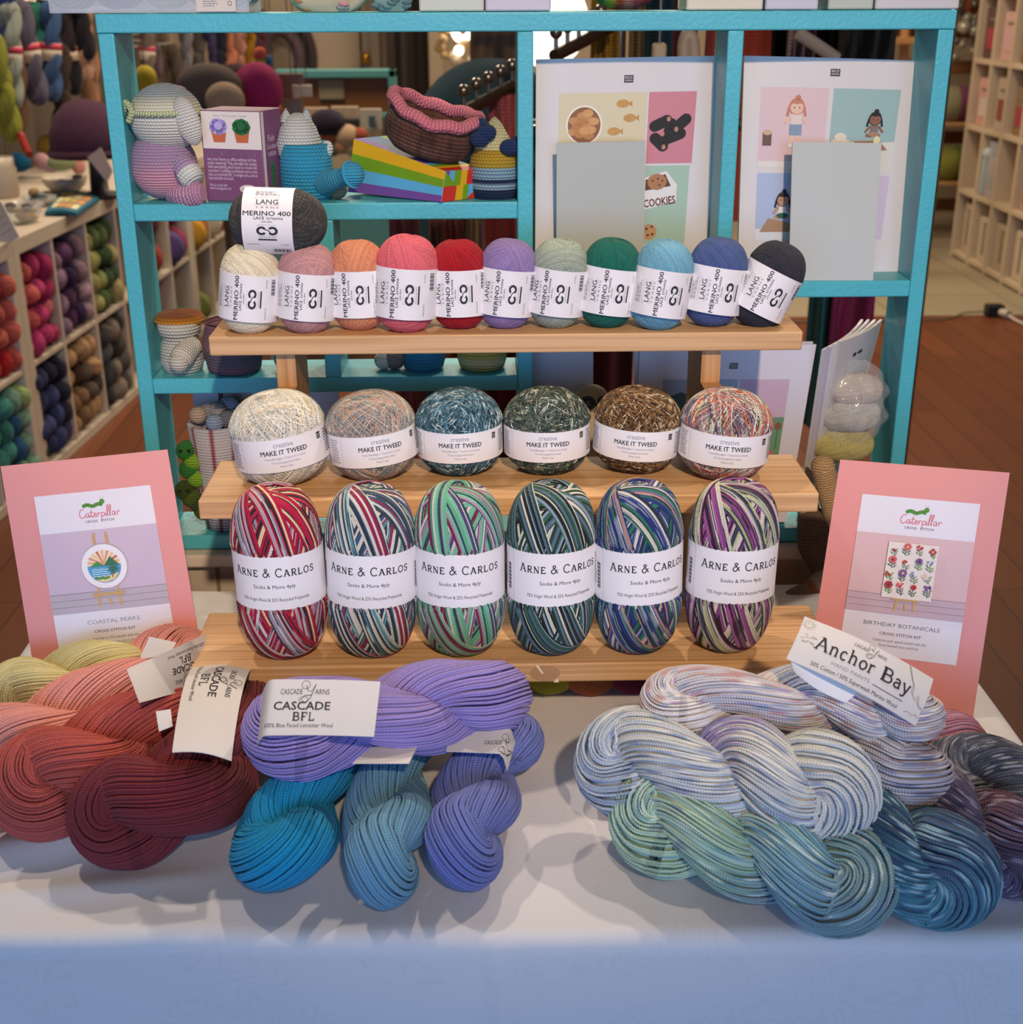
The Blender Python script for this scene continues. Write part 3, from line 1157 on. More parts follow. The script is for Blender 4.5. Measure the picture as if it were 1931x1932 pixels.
for i, (px, py, roll, turn, sc, colr, lab) in enumerate(LACE):
    Yc = 1.212 if i not in (3, 8, 0, 1) else 1.202
    p = at_y(px, py, Yc)
    zc = 1.0435 + LB * sc * 0.985 - (0.0 if abs(roll) < 15 else 0.003)
    t = thing('yarn_ball', lab, 'yarn ball', (p.x, Yc, zc), (rad(-4), rad(roll), rad(turn)), 'lace yarn balls on the stand')
    t.scale = (sc, sc, sc)
    y = place('yarn', lace_yarn[i % 3], t, colr)
    y.rotation_euler.z = i * 1.3
    b = place('label_band', lace_band, t)
    place('printed_text', lace_text, b)
# the thirteenth lies on its side across the two left ones
p = at_y(525, 417, 1.205)
t = thing('yarn_ball', 'charcoal grey yarn ball lying sideways on top of the cream and dusty pink balls', 'yarn ball', (p.x, 1.205, p.z), (rad(0), rad(92), rad(0)), 'lace yarn balls on the stand')
t.scale = (1.06,) * 3
fine = ball_mesh('yarn', 21, LA, LB, 2.3, 30, (0.1, 0.9), 0.6, 13, 64, 0.0006, specks(['#43413f', '#4c4a47', '#3b3937'], ['#625d58'], 3, 0.2, 4), (LZ, LH, LR), 0.02, rise=0.0004, core='#383634')
y = place('yarn', fine, t)
b = place('label_band', lace_band, t)
b.rotation_euler.z = rad(-6)
place('printed_text', lace_text, b)

# ---- tweed balls on the middle step
RB = 0.0400
TA, TB, TH0, TH1 = 0.0390, 0.0370, -0.019, 0.009
TWEED = [
    (528, 836, 1.130, -6, 14, 4, ['#efe8d6', '#e4dccc', '#f6f0de', '#c6c9c2'], ['#fbf6e6', '#b4bbb2', '#dcc9a8'], 0.35, 'cream and white tweed yarn ball at the left end of the middle step'),
    (702, 822, 1.140, -4, 16, 4, ['#b9aa9c', '#a09a95', '#c9b3a0', '#8f979a'], ['#d9a58a', '#e2d4c4', '#6f8383'], 0.35, 'pinkish beige and grey tweed yarn ball on the middle step'),
    (867, 817, 1.150, -1, 2, 2, ['#2f4a57', '#41687a', '#223540', '#568494'], ['#b9dbe2', '#6fa2b2', '#e8f0e0'], 0.22, 'dark blue tweed yarn ball with pale flecks on the middle step'),
    (1032, 817, 1.150, -1, -1, 2, ['#35453e', '#4b5c50', '#252e2b', '#666f60'], ['#f0f2e0', '#8aa392', '#b5ac90'], 0.18, 'dark green tweed yarn ball with white flecks on the middle step'),
    (1202, 817, 1.150, 3, -8, 2, ['#543a26', '#74522f', '#35251a', '#8c643c'], ['#d0a872', '#a07a4e', '#efdfbc'], 0.22, 'brown tweed yarn ball with tan flecks on the middle step'),
    (1368, 828, 1.130, 4, -5, 2, ['#a58d90', '#6d6c7f', '#c56d58', '#d8cfc0'], ['#efe6d4', '#3e4560', '#d9543a', '#c8cf9a'], 0.35, 'multicoloured red, white and grey tweed yarn ball at the right end of the middle step'),
]


def tweed_print(boxx):
    mb = MB()
    pen = Pen(mb, cyl_map(RB), 0.0002)
    pen.text('creative', 0, 0.0020, 0.0062, GREYINK, width=0.0165)
    pen.text('MAKE IT TWEED', 0, -0.0042, 0.0058, INK, bold=0.022, width=0.040)
    pen.text('Tweed-Beilaufgarn / Tweed knit-in thread', 0, -0.0082, 0.0027, GREYINK, width=0.035)
    pen.text("Fil d'accompagnement tweed", 0, -0.0117, 0.0027, GREYINK, width=0.0235)
    pen.text('Made in Italy', 0, -0.0152, 0.0027, GREYINK, width=0.0105)
    pen.rect(0.0325, 0.0002, 0.0372, 0.0058, INK, nx=3)
    pen.text('RICO', 0.0348, 0.0032, 0.0017, PAPER, k=2)
    pen.text('DESIGN', 0.0348, 0.0014, 0.0013, PAPER, k=2)
    pen.rect(-0.0375, -0.0205, -0.0373, 0.0075, GREYINK)
    small_print(pen, -0.0515, 0.0045, 0.012, 10, 0.0022, GREYINK, 7)
    pen.rect(0.0420, -0.0205, 0.0422, 0.0075, GREYINK)
    small_print(pen, 0.0435, 0.0045, 0.012, 9, 0.0023, INK, 8)
    return mb.mesh('printed_text')


tw_band = band_mesh(RB, TH0, TH1, PAPER)
tw_text = tweed_print(0)
for i, (px, py, Yc, lean, turn, tip, base, fl, dens, lab) in enumerate(TWEED):
    p = at_y(px, py, Yc)
    fuzzy = i in (2, 3, 4)
    me = ball_mesh('yarn', 41 + i, TA, TB, 2.35, 34, (0.22, 0.75) if not fuzzy else (0.1, 1.2), 0.5, 12, 60, 0.00082,
                   specks(base, fl, i, dens, 1 if fuzzy else 4), (-0.005, 0.014, RB), 0.02 if not fuzzy else 0.05, core=base[2], rise=0.0007)
    t = thing('yarn_ball', lab, 'yarn ball', (p.x, Yc, 0.9225 + TB * 0.985 * (1.07, 1.02, 1, 1, 1, 1.04)[i]), (rad(-tip), rad(lean), rad(turn)), 'tweed yarn balls on the stand')
    t.scale = ((1.07, 1.02, 1, 1, 1, 1.04)[i],) * 3
    place('yarn', me, t)
    b = place('label_band', tw_band, t)
    place('printed_text', tw_text, b)

# ---- big sock-yarn balls on the lowest step
AA, AB, ASY = 0.0366, 0.0750, 0.86
AH = 0.0235
RS = 0.0378
SOCK = [
    (528, 1077, 1.000, -1, 6, 1, ['#b5173f', '#c01f45', '#b9a3ad', '#a81238', '#d8d0cb', '#9d93a5', '#c4234b', '#2a2626', '#b5173f', '#ded6a8'], '#2b2628', 'red, pink and grey striped sock yarn ball at the left end of the lowest step'),
    (701, 1072, 1.000, 1, 4, 1, ['#d9d4c6', '#2c3b46', '#3f5f86', '#dcd6c8', '#97274f', '#5f9a9d', '#c9cfcb', '#33414b'], '#3a4654', 'white, slate blue and magenta striped sock yarn ball on the lowest step'),
    (868, 1070, 1.000, 0, 8, 1, ['#6db491', '#7cc49f', '#b58fa6', '#5a4a7e', '#d6cfc4', '#4fa383', '#7a2445', '#79bfa0', '#2f4a5a'], None, 'mint green and plum striped sock yarn ball on the lowest step'),
    (1041, 1075, 1.000, 0, -7, 1, ['#2f5544', '#17191c', '#3c6b52', '#90a3b8', '#1b2324', '#d9d4c2', '#27463a', '#5e7690'], None, 'dark green, black and grey striped sock yarn ball on the lowest step'),
    (1205, 1070, 1.000, -1, -9, 1, ['#27357a', '#2c6a52', '#1f2a5c', '#c08c78', '#3a4f8f', '#dcd8c8', '#24304f', '#2f7a5c', '#26347a'], '#8f96a8', 'royal blue and green striped sock yarn ball on the lowest step'),
    (1380, 1078, 1.000, 1, -6, 1, ['#cfc8b8', '#d8d2c2', '#8a4a86', '#3a1a2a', '#a85a9a', '#c9c4b4', '#7d7f95', '#3f4157', '#b9c08a'], '#2c2c34', 'cream, plum and violet striped sock yarn ball at the right end of the lowest step'),
]


def sock_print(shift):
    mb = MB()
    cm = cyl_map(RS, ASY)
    pen = Pen(mb, lambda u, v, h: cm(u, v + 0.003, h), 0.0002)
    pen.glyphs(SL, 'Arne & Carlos', shift, 0.0062, 0.0074, INK, 0.12, 0.13, 'C', 1, 0.8)
    pen.text('Socks & More 4ply', shift, -0.0042, 0.0046, INK, width=0.0355)
    pen.text('75% Virgin Wool & 25% Recycled Polyamide', shift, -0.0155, 0.0042, INK, width=0.0585)
    pen.rect(shift - 0.045, -AH, shift - 0.0448, AH, GREYINK)
    for j in range(22):
        pen.rect(shift - 0.054, -0.014 + j * 0.0011, shift - 0.0488, -0.014 + j * 0.0011 + (0.0007 if j % 3 else 0.0003), INK, nx=3)
    small_print(pen, shift - 0.063, 0.015, 0.007, 12, 0.0024, GREYINK, 9)
    return mb.mesh('printed_text')


sk_band = band_mesh(RS, 0.003 - AH, 0.003 + AH, PAPER, ASY)
sk_text = sock_print(0)
for i, (px, py, Yc, lean, turn, tip, pal, fl, lab) in enumerate(SOCK):
    p = at_y(px, py, Yc)
    me = ball_mesh('yarn', 71 + i, AA - .0016, AB - .0016, 3.0, 32, (0.30, 0.62), 0.36, 20, 84, 0.00074,
                   stripes(pal, i, (1, 3), fl, 0.35), (0.003, AH, RS), sides=4, core=pal[0], sy=ASY, rise=0.0010)
    t = thing('yarn_ball', lab, 'yarn ball', (p.x, Yc, 0.8125 + AB * 0.985), (rad(-tip), rad(lean), rad((0, 0, 1, 11, 13, 5)[i])), 'striped sock yarn balls on the stand')
    place('yarn', me, t)
    b = place('label_band', sk_band, t)
    x = place('printed_text', sk_text, b)
    x.rotation_euler.z = 0
TW = -2
# ------------------------------------------------------------------ twisted hanks
def spline(pts, n):
    P = np.array(pts, float)
    k = len(P)
    if k == 2:
        return P[0] + np.linspace(0, 1, n)[:, None] * (P[1] - P[0])
    Q = np.vstack([2 * P[0] - P[1], P, 2 * P[-1] - P[-2]])
    out = []
    for t in np.linspace(0, k - 1 - 1e-9, n):
        i = int(t)
        f = t - i
        a, b, c, d = Q[i:i + 4]
        out.append(0.5 * (2 * b + (c - a) * f + (2 * a - 5 * b + 4 * c - d) * f * f + (3 * b - a - 3 * c + d) * f ** 3))
    return np.array(out)


def hank_mesh(axis, rp, rply, turns, phase, rs, colf, seed=0, twist=TW, flat=0.85, n1=46, n2=15, sides=4, ends=0.08, mess=0.0):
    """two plies of a skein twisted round each other: one closed path there and back, covered with yarn strands"""
    rng = np.random.default_rng(seed)
    rp, turns, phase = rp * 0.9, -turns, -phase
    rply = rp * 1.3
    mess = mess + 0.12
    C = spline(axis, n1)
    T = np.gradient(C, axis=0)
    T /= np.linalg.norm(T, axis=1)[:, None]
    U = np.array([0, 0, 1.0]) - T * T[:, 2:3]
    U /= np.linalg.norm(U, axis=1)[:, None]
    Sd = np.cross(T, U)
    t = np.linspace(0, 1, n1)
    ph = phase + 2 * PI * turns * t

    def off(f, i):
        return Sd[i] * math.cos(f) + U[i] * math.sin(f) * flat
    A = [C[i] + rp * off(ph[i], i) for i in range(n1)]
    B = [C[i] - rp * off(ph[i], i) for i in range(n1)]
    e1 = [C[-1] + rp * (math.cos(b) * off(ph[-1], -1) + 1.05 * math.sin(b) * T[-1]) for b in np.linspace(0, PI, n2 + 2)[1:-1]]
    e0 = [C[0] + rp * (-math.cos(b) * off(ph[0], 0) - 1.05 * math.sin(b) * T[0]) for b in np.linspace(0, PI, n2 + 2)[1:-1]]
    P = np.array(A + e1 + B[::-1] + e0)
    m = len(P)
    for _ in range(2):
        P = 0.5 * P + 0.25 * (np.roll(P, 1, 0) + np.roll(P, -1, 0))
    Tg = np.roll(P, -1, 0) - np.roll(P, 1, 0)
    Tg /= np.linalg.norm(Tg, axis=1)[:, None]
    N = np.zeros_like(P)
    v = np.cross(Tg[0], [0.3, 0.2, 1.0])
    v /= np.linalg.norm(v)
    for i in range(m):
        v = v - Tg[i] * (v @ Tg[i])
        v /= np.linalg.norm(v)
        N[i] = v
    w_ = v - Tg[0] * (v @ Tg[0])
    Bn0 = np.cross(Tg[0], N[0])
    clos = math.atan2(w_ @ Bn0, w_ @ N[0])
    Bn = np.cross(Tg, N)
    s = np.arange(m) / m
    K = max(12, int(2 * PI * rply / (rs * 1.72)))
    psi = np.arange(K) / K * 2 * PI
    ang = psi[:, None] + (twist * 2 * PI - clos) * s[None]
    if mess:
        ang = ang + mess * 0.25 * np.sin(2 * PI * s[None] * rng.integers(1, 4, (K, 1)) + rng.uniform(0, 6, (K, 1)))
    rr = rply * (1 + rng.uniform(-0.02, 0.03, (K, 1)) + mess * 0.08 * np.sin(2 * PI * s[None] * rng.integers(2, 6, (K, 1)) + rng.uniform(0, 6, (K, 1))))
    endk = np.zeros(m)
    endk[n1 - 4:n1 + n2 + 4] = 1
    endk[2 * n1 + n2 - 4:] = 1
    endk[:4] = 1
    for _ in range(6):
        endk = 0.5 * endk + 0.25 * (np.roll(endk, 1) + np.roll(endk, -1))
    rr = rr * (1 + ends * endk[None])
    D = N[None] * np.cos(ang)[..., None] + Bn[None] * np.sin(ang)[..., None]
    G = P[None] + D * rr[..., None]
    fl = np.array([1, 1, 1.0])
    mb = MB()
    col = colf(K, m, s, rng)
    mb.strands(G, D, rs, sides, YARN, True, col, rng.uniform(0, 0.004, K))
    a = np.linspace(0, 2 * PI, 13)[:-1]
    cg = P[:, None] + (rply * 0.94) * (N[:, None] * np.cos(a)[None, :, None] + Bn[:, None] * np.sin(a)[None, :, None])
    mb.grid(cg, YARN, cu=True, cv=True, col=np.repeat(col.mean(0)[:, None], 12, 1))
    return mb


def dye(h, v=0.08):
    c = np.array(lin(h))

    def f(K, m, s, rng):
        k = 1 + rng.uniform(-v, v, (K, 1, 1))
        return np.clip(c * k * np.ones((K, m, 1)), 0, 1)
    return f


def paint(stops, speck=None, dens=0.1, v=0.08, jit=0.03):
    """hand-painted yarn: colours blend along the skein; speck = list of speckle colours"""
    xs_ = np.array([a for a, _ in stops])
    cs = np.array([lin(b) for _, b in stops])
    sp = None if speck is None else np.array([lin(c) for c in speck])

    def f(K, m, s, rng):
        x = (s[None] + rng.uniform(-jit, jit, (K, 1))) % 1.0
        c = np.stack([np.interp(x, xs_, cs[:, i]) for i in range(3)], -1)
        c = c * (1 + rng.uniform(-v, v, (K, 1, 1)))
        if sp is not None:
            run = 2
            nb = (m + run - 1) // run
            msk = np.repeat(rng.random((K, nb)) < dens, run, 1)[:, :m]
            cc = np.repeat(rng.integers(0, len(sp), (K, nb)), run, 1)[:, :m]
            c = np.where(msk[..., None], 0.35 * c + 0.65 * sp[cc], c)
        return np.clip(c, 0, 1)
    return f


HANKS = {}
TAGP = pm('#cfcac5', 0.6, vary=0.02, scale=60)


def hank(key, label, axis, rp, rply, turns, phase, rs, colf, group, **kw):
    pts = []
    for px, py, h in axis:
        p = at_z(px, py, TZ + h)
        pts.append((p.x, p.y, p.z))
    mid = pts[len(pts) // 2]
    base = (mid[0], mid[1], mid[2])
    t = thing('yarn_hank', label, 'yarn hank', base, (0, 0, 0), group)
    mb = hank_mesh(pts, rp, rply, turns, phase, rs, colf, **kw)
    mb.build('yarn', t, base)
    HANKS[key] = (t, base)
    return t


GL, GC, GR = 'plain dyed hanks fanned out on the left', 'blue and violet hanks in the middle', 'hand-painted hanks heaped on the right'
# left fan
hank('green', 'pale yellow green twisted yarn hank in front of the left pink kit', [(50, 1322, .034), (140, 1296, .038), (250, 1268, .036)], .0185, .0195, .75, 1.3, .0013, dye('#d6cb90'), GL, seed=1)
hank('pink', 'salmon pink twisted yarn hank between the yellow green and brick red hanks', [(0, 1432, .036), (150, 1366, .040), (330, 1262, .038)], .0205, .0215, .95, 0.9, .0013, dye('#e59a8c'), GL, seed=2)
hank('red', 'brick red twisted yarn hank lying beside the burgundy one', [(92, 1478, .040), (200, 1428, .044), (330, 1350, .040)], .0205, .0215, .85, 0.9, .0013, dye('#b8544a'), GL, seed=3)
hank('maroon', 'dark burgundy twisted yarn hank at the front of the left fan', [(245, 1530, .038), (335, 1500, .046), (415, 1430, .044), (440, 1345, .030)], .0205, .0215, .8, 1.2, .0013, dye('#7c2c33'), GL, seed=4)
# middle group
hank('blue', 'turquoise blue twisted yarn hank under the lilac hank', [(640, 1385, .034), (580, 1510, .034), (532, 1592, .034)], .0172, .0195, .65, 2.6, .0014, dye('#1893bf'), GC, seed=5)
hank('steel', 'steel blue twisted yarn hank lying between the turquoise and periwinkle hanks', [(770, 1375, .034), (738, 1520, .034), (722, 1620, .034)], .0160, .0182, .75, 0.3, .0014, dye('#6b9db8'), GC, seed=6)
hank('peri', 'periwinkle blue twisted yarn hank right of the steel blue one', [(948, 1410, .034), (900, 1505, .034), (878, 1588, .034)], .0160, .0182, .75, 0.5, .0014, dye('#6e79b8'), GC, seed=7)
hank('lilac', 'lilac violet twisted yarn hank lying across the three blue hanks', [(565, 1375, .092), (740, 1345, .096), (902, 1322, .094)], .0175, .0200, .8, 0.4, .0014, dye('#9787c6'), GC, seed=8, ends=0.22)
# right heap
hank('grey', 'dark grey blue speckled yarn hank behind the plum one at the right edge', [(1830, 1478, .036), (1990, 1490, .036)], .019, .020, .5, 0.6, .0012,
     paint([(0, '#6b6c76'), (.25, '#3f424e'), (.5, '#8b8a90'), (.75, '#474b58'), (1, '#6b6c76')], ['#a7a6a6', '#2e313d'], .3), GR, seed=9)
hank('wine', 'wine red and pink speckled yarn hank end behind the heap on the right', [(1620, 1430, .040), (1782, 1418, .044)], .016, .0175, .5, 1.2, .0012,
     paint([(0, '#6b2f42'), (.3, '#c98f9b'), (.5, '#7a3548'), (.75, '#5d2638'), (1, '#6b2f42')], ['#dba9b1', '#4c1f30'], .25), GR, seed=10)
hank('plum', 'plum grey speckled yarn hank at the right edge of the heap', [(1765, 1540, .036), (1830, 1570, .036), (1905, 1600, .034)], .018, .019, .6, 1.0, .0012,
     paint([(0, '#5a4a5e'), (.25, '#5b2f35'), (.5, '#6a5f76'), (.75, '#4e4a62'), (1, '#5a4a5e')], ['#a99bab', '#38314a'], .3), GR, seed=11)
hank('teal', 'teal blue and navy speckled yarn hank right of the mint green one', [(1610, 1570, .036), (1690, 1605, .038), (1768, 1640, .036)], .0195, .0205, .62, 0.55, .0012,
     paint([(0, '#5b9bb0'), (.2, '#3f7d95'), (.38, '#4a5a78'), (.5, '#5f9fab'), (.7, '#2f4560'), (1, '#5b9bb0')], ['#a9cdd4', '#33415f'], .28), GR, seed=12)
hank('mint', 'mint green to grey hand-painted yarn hank along the front of the right heap', [(1262, 1548, .040), (1420, 1590, .040), (1575, 1650, .036)], .0195, .0210, .95, 1.0, .0012,
     paint([(0, '#b4d2b2'), (.15, '#d6e2cc'), (.27, '#94bfc5'), (.38, '#7f9aa0'), (.5, '#8aa9a0'), (.62, '#8b8fa8'), (.72, '#9dbfa6'), (.85, '#c6dec6'), (1, '#b4d2b2')], ['#e3ecd9', '#6f9fa8', '#7f8fb0'], .18), GR, seed=13, mess=0.35)
hank('rose', 'white, rose and grey speckled yarn hank tucked behind the cream one', [(1400, 1410, .060), (1560, 1420, .068), (1690, 1455, .066)], .0190, .0200, .8, 0.7, .0012,
     paint([(0, '#c3bfc4'), (.2, '#c98f83'), (.3, '#d6d0cc'), (.5, '#9a93ab'), (.7, '#7f7f9a'), (1, '#c3bfc4')], ['#e9e4dd', '#8a5a68', '#5f6f9a'], .25), GR, seed=14)
hank('cream', 'cream white and blue hand-painted yarn hank with a violet patch on the right heap', [(1195, 1440, .066), (1400, 1455, .078), (1540, 1488, .080)], .0200, .0215, 1.05, 0.9, .0012,
     paint([(0, '#aebccb'), (.1, '#9dadba'), (.18, '#8f78b8'), (.24, '#d9d8d0'), (.5, '#d8d9d3'), (.8, '#cfd3d2'), (1, '#aebccb')], ['#e9e8e0', '#7f93bd', '#a9b9c9'], .34), GR, seed=15, mess=0.15)
hank('bay', 'white speckled yarn hank with a large map-printed label on top of the right heap', [(1282, 1325, .106), (1480, 1318, .112), (1610, 1326, .114), (1705, 1345, .112)], .0132, .0160, 1.35, 0.5, .0012,
     paint([(0, '#dcd6d2'), (.3, '#d5d0d0'), (.5, '#cfcac9'), (.8, '#c7c4cb'), (1, '#dcd6d2')], ['#c08078', '#9a7fb5', '#7f98b8', '#f2ede6', '#c9a08a'], .36), GR, seed=16)


# ---- paper tags, each a part of its hank
def paper_tag(key, name, corners, draw=None, curl=None, size=(0.09, 0.042), nu=16, label=None):
    """corners: (px, py, Y) for bottom-left, bottom-right, top-left, top-right as one reads the tag"""
    t, base = HANKS[key]
    c = [np.array(at_y(*q)) - np.array(base) for q in corners]
    fm = quad_map(*c, curl=curl)
    mb = MB()
    sheet(mb, fm, TAGP, 0.0005, nu, 6)
    o = mb.build(name, t)
    if label:
        o['label'] = label
    if draw:
        mb = MB()
        W, H = size
        draw(Pen(mb, lambda u, v, h: fm(np.asarray(u) / W, np.asarray(v) / H, h), 0.0002), W, H)
        mb.build('printed_text', o)
    return o


def swirl(pen, x, y, s):
    pen.text('CASCADE', x - 0.62 * s, y - 0.16 * s, 0.42 * s, INK, width=1.15 * s)
    pen.text('ARNS', x + 0.98 * s, y - 0.16 * s, 0.42 * s, INK, width=0.75 * s)
    pen.line([(x + 0.12 * s, y + 0.34 * s), (x + 0.22 * s, y + 0.05 * s), (x + 0.4 * s, y - 0.02 * s), (x + 0.62 * s, y + 0.4 * s), (x + 0.4 * s, y - 0.35 * s), (x + 0.12 * s, y - 0.62 * s), (x - 0.1 * s, y - 0.45 * s), (x + 0.1 * s, y - 0.22 * s), (x + 0.45 * s, y - 0.2 * s)], 0.035 * s, INK)
    pen.ring(x + 0.1 * s, y + 0.36 * s, 0.22 * s, 0.025 * s, INK)
    pen.ring(x + 0.05 * s, y - 0.46 * s, 0.24 * s, 0.025 * s, INK, ry=0.18 * s)


def bfl(pen, W, H, cx=0.37, extra=None):
    x = W * cx
    swirl(pen, x, H * 0.78, 0.0145)
    pen.text('CASCADE', x, H * 0.45, 0.0092, INK, bold=0.022, width=0.043)
    pen.glyphs(SL, 'BFL', x + 0.002, H * 0.255, 0.0066, INK, 0.15, 0.12)
    pen.text('100% Blue Faced Leicester Wool', x - 0.001, H * 0.14, 0.0046, INK, width=0.052)


paper_tag('lilac', 'paper_tag', [(480, 1388, .785), (706, 1390, .789), (492, 1282, .818), (718, 1286, .820)], bfl,
          lambda u, v: -0.022 * np.clip((0.10 - u) / 0.10, 0, 1) ** 2 + 0.002 * np.sin(PI * u), (0.091, 0.044), 28)
# burgundy: tag hangs down from under the lowest step, printed sideways
paper_tag('maroon', 'paper_tag', [(372, 1262, 1.01), (325, 1419, .800), (482, 1262, 1.01), (437, 1435, .800)],
          lambda p, W, H: bfl(p, W, H, 0.47), lambda u, v: 0.020 * np.sin(PI * u) ** 0.8 + 0.003 * np.sin(PI * v), (0.110, 0.046), 24)
# salmon pink: upside-down tag with a folded end
paper_tag('pink', 'paper_tag', [(388, 1196, 1.02), (240, 1262, .905), (388, 1292, .985), (264, 1326, .870)],
          lambda p, W, H: bfl(p, W, H, 0.30), lambda u, v: 0.002 * np.sin(PI * u), (0.100, 0.044), 12)
paper_tag('green', 'paper_tag', [(262, 1246, .985), (322, 1232, .985), (282, 1201, 1.0), (333, 1212, 1.0)], None, None, nu=6)
paper_tag('red', 'paper_tag', [(300, 1380, .845), (326, 1370, .848), (294, 1342, .86), (322, 1338, .865)], None, None, nu=4)
paper_tag('steel', 'paper_tag', [(665, 1440, .80), (772, 1440, .80), (700, 1410, .825), (790, 1404, .825)], None, None, nu=6)
paper_tag('peri', 'paper_tag', [(842, 1417, .828), (960, 1422, .828), (850, 1380, .855), (975, 1368, .858)],
          lambda p, W, H: swirl(p, W * 0.86, H * 0.4, 0.012), lambda u, v: -0.015 * np.clip((u - 0.85) / 0.15, 0, 1) ** 2, (0.05, 0.022), 14)
paper_tag('cream', 'paper_tag', [(1130, 1502, .86), (1180, 1508, .855), (1126, 1462, .885), (1172, 1468, .88)], None,
          lambda u, v: 0.006 * np.sin(PI * v), nu=6)
paper_tag('mint', 'paper_tag', [(1180, 1590, .795), (1375, 1640, .772), (1166, 1545, .825), (1375, 1610, .792)], None,
          lambda u, v: 0.004 * np.sin(PI * u), nu=12)


def bay_print(pen, W, H):
    thin = pm('#a9a296', 0.6, vary=0)
    for i in range(1, 9):
        pen.line([(W * i / 9, 0), (W * i / 9, H)], 0.0002, thin)
    for j in range(1, 5):
        pen.line([(0, H * j / 5), (W, H * j / 5)], 0.0002, thin)
    swirl(pen, W * 0.5, H * 0.84, 0.0115)
    pen.glyphs(SL, 'Anchor Bay', W * 0.50, H * 0.40, 0.0128, INK, 0.12, 0.08, k=2)
    pen.text('HAND PAINTS', W * 0.43, H * 0.23, 0.0042, GREYINK, width=0.034, k=2)
    pen.rect(W * 0.60, H * 0.235, W * 0.84, H * 0.25, INK, 2)
    pen.text('50% Cotton / 50% Superwash Merino Wool', W * 0.49, H * 0.07, 0.0050, INK, width=0.078, k=2)
    sun = pm('#8b8371', 0.6, vary=0)
    pen.ring(W * 0.05, H * 0.85, 0.0032, 0.0003, sun)
    for a in range(12):
        c, s_ = math.cos(a * PI / 6), math.sin(a * PI / 6)
        pen.line([(W * 0.05 + 0.0038 * c, H * 0.85 + 0.0038 * s_), (W * 0.05 + 0.0058 * c, H * 0.85 + 0.0058 * s_)], 0.0004, sun)
    for dx in (-0.001, 0.001):
        pen.ell(W * 0.05 + dx, H * 0.86, 0.0004, 0.0004, sun)
    rng = random.Random(4)
    for i in range(14):
        x, y = W * 0.02 + rng.random() * 0.012, H * (0.42 + 0.2 * rng.random())
        pen.line([(x, y), (x + 0.0015, y + 0.001), (x + 0.003, y)], 0.0004, sun)
    coast = [(0.80, 1.0), (0.815, 0.9), (0.83, 0.82), (0.85, 0.72), (0.87, 0.66), (0.875, 0.5), (0.91, 0.42), (0.93, 0.52), (0.94, 0.38), (0.955, 0.32), (0.99, 0.3)]
    for q in (0, 0.012):
        pts = [(W * (x + q), H * (y - q * 2 + 0.02 * math.sin(40 * x))) for x, y in coast]
        pen.line(pts, 0.0005, sun)
    pen.line([(W * x, H * y) for x, y in [(0.88, 0.1), (0.9, 0.14), (0.94, 0.12), (0.97, 0.17), (0.99, 0.14)]], 0.0005, sun)


t, base = HANKS['bay']
paper_tag('bay', 'paper_label', [(1484, 1243, .812), (1728, 1370, .785), (1519, 1163, .838), (1762, 1281, .812)], bay_print,
          lambda u, v: 0.006 * np.sin(PI * u) + 0.003 * np.sin(PI * v), (0.118, 0.044), 24)
c = [np.array(at_y(*q)) - np.array(base) for q in [(1500, 1268, .806), (1596, 1326, .800), (1490, 1238, .814), (1640, 1290, .806)]]
mb = MB()
sheet(mb, quad_map(*c, curl=lambda u, v: -0.004 * np.sin(PI * u)), pm('#dcdde0', 0.5, vary=0.02), 0.0005)
mb.build('label_back', t)['label'] = 'plain inner side of the label'

# ------------------------------------------------------------------ the two pink cross-stitch kits
PINK = pm('#df8f86', 0.42, vary=0.02, scale=30)
KPAPER = pm('#e3dde2', 0.4, vary=0.01)
GREEN = pm('#4f8f2f', 0.6, vary=0.05)
ROSE = pm('#d0707f', 0.6, vary=0)
NAVYI = pm('#5a6070', 0.6, vary=0)


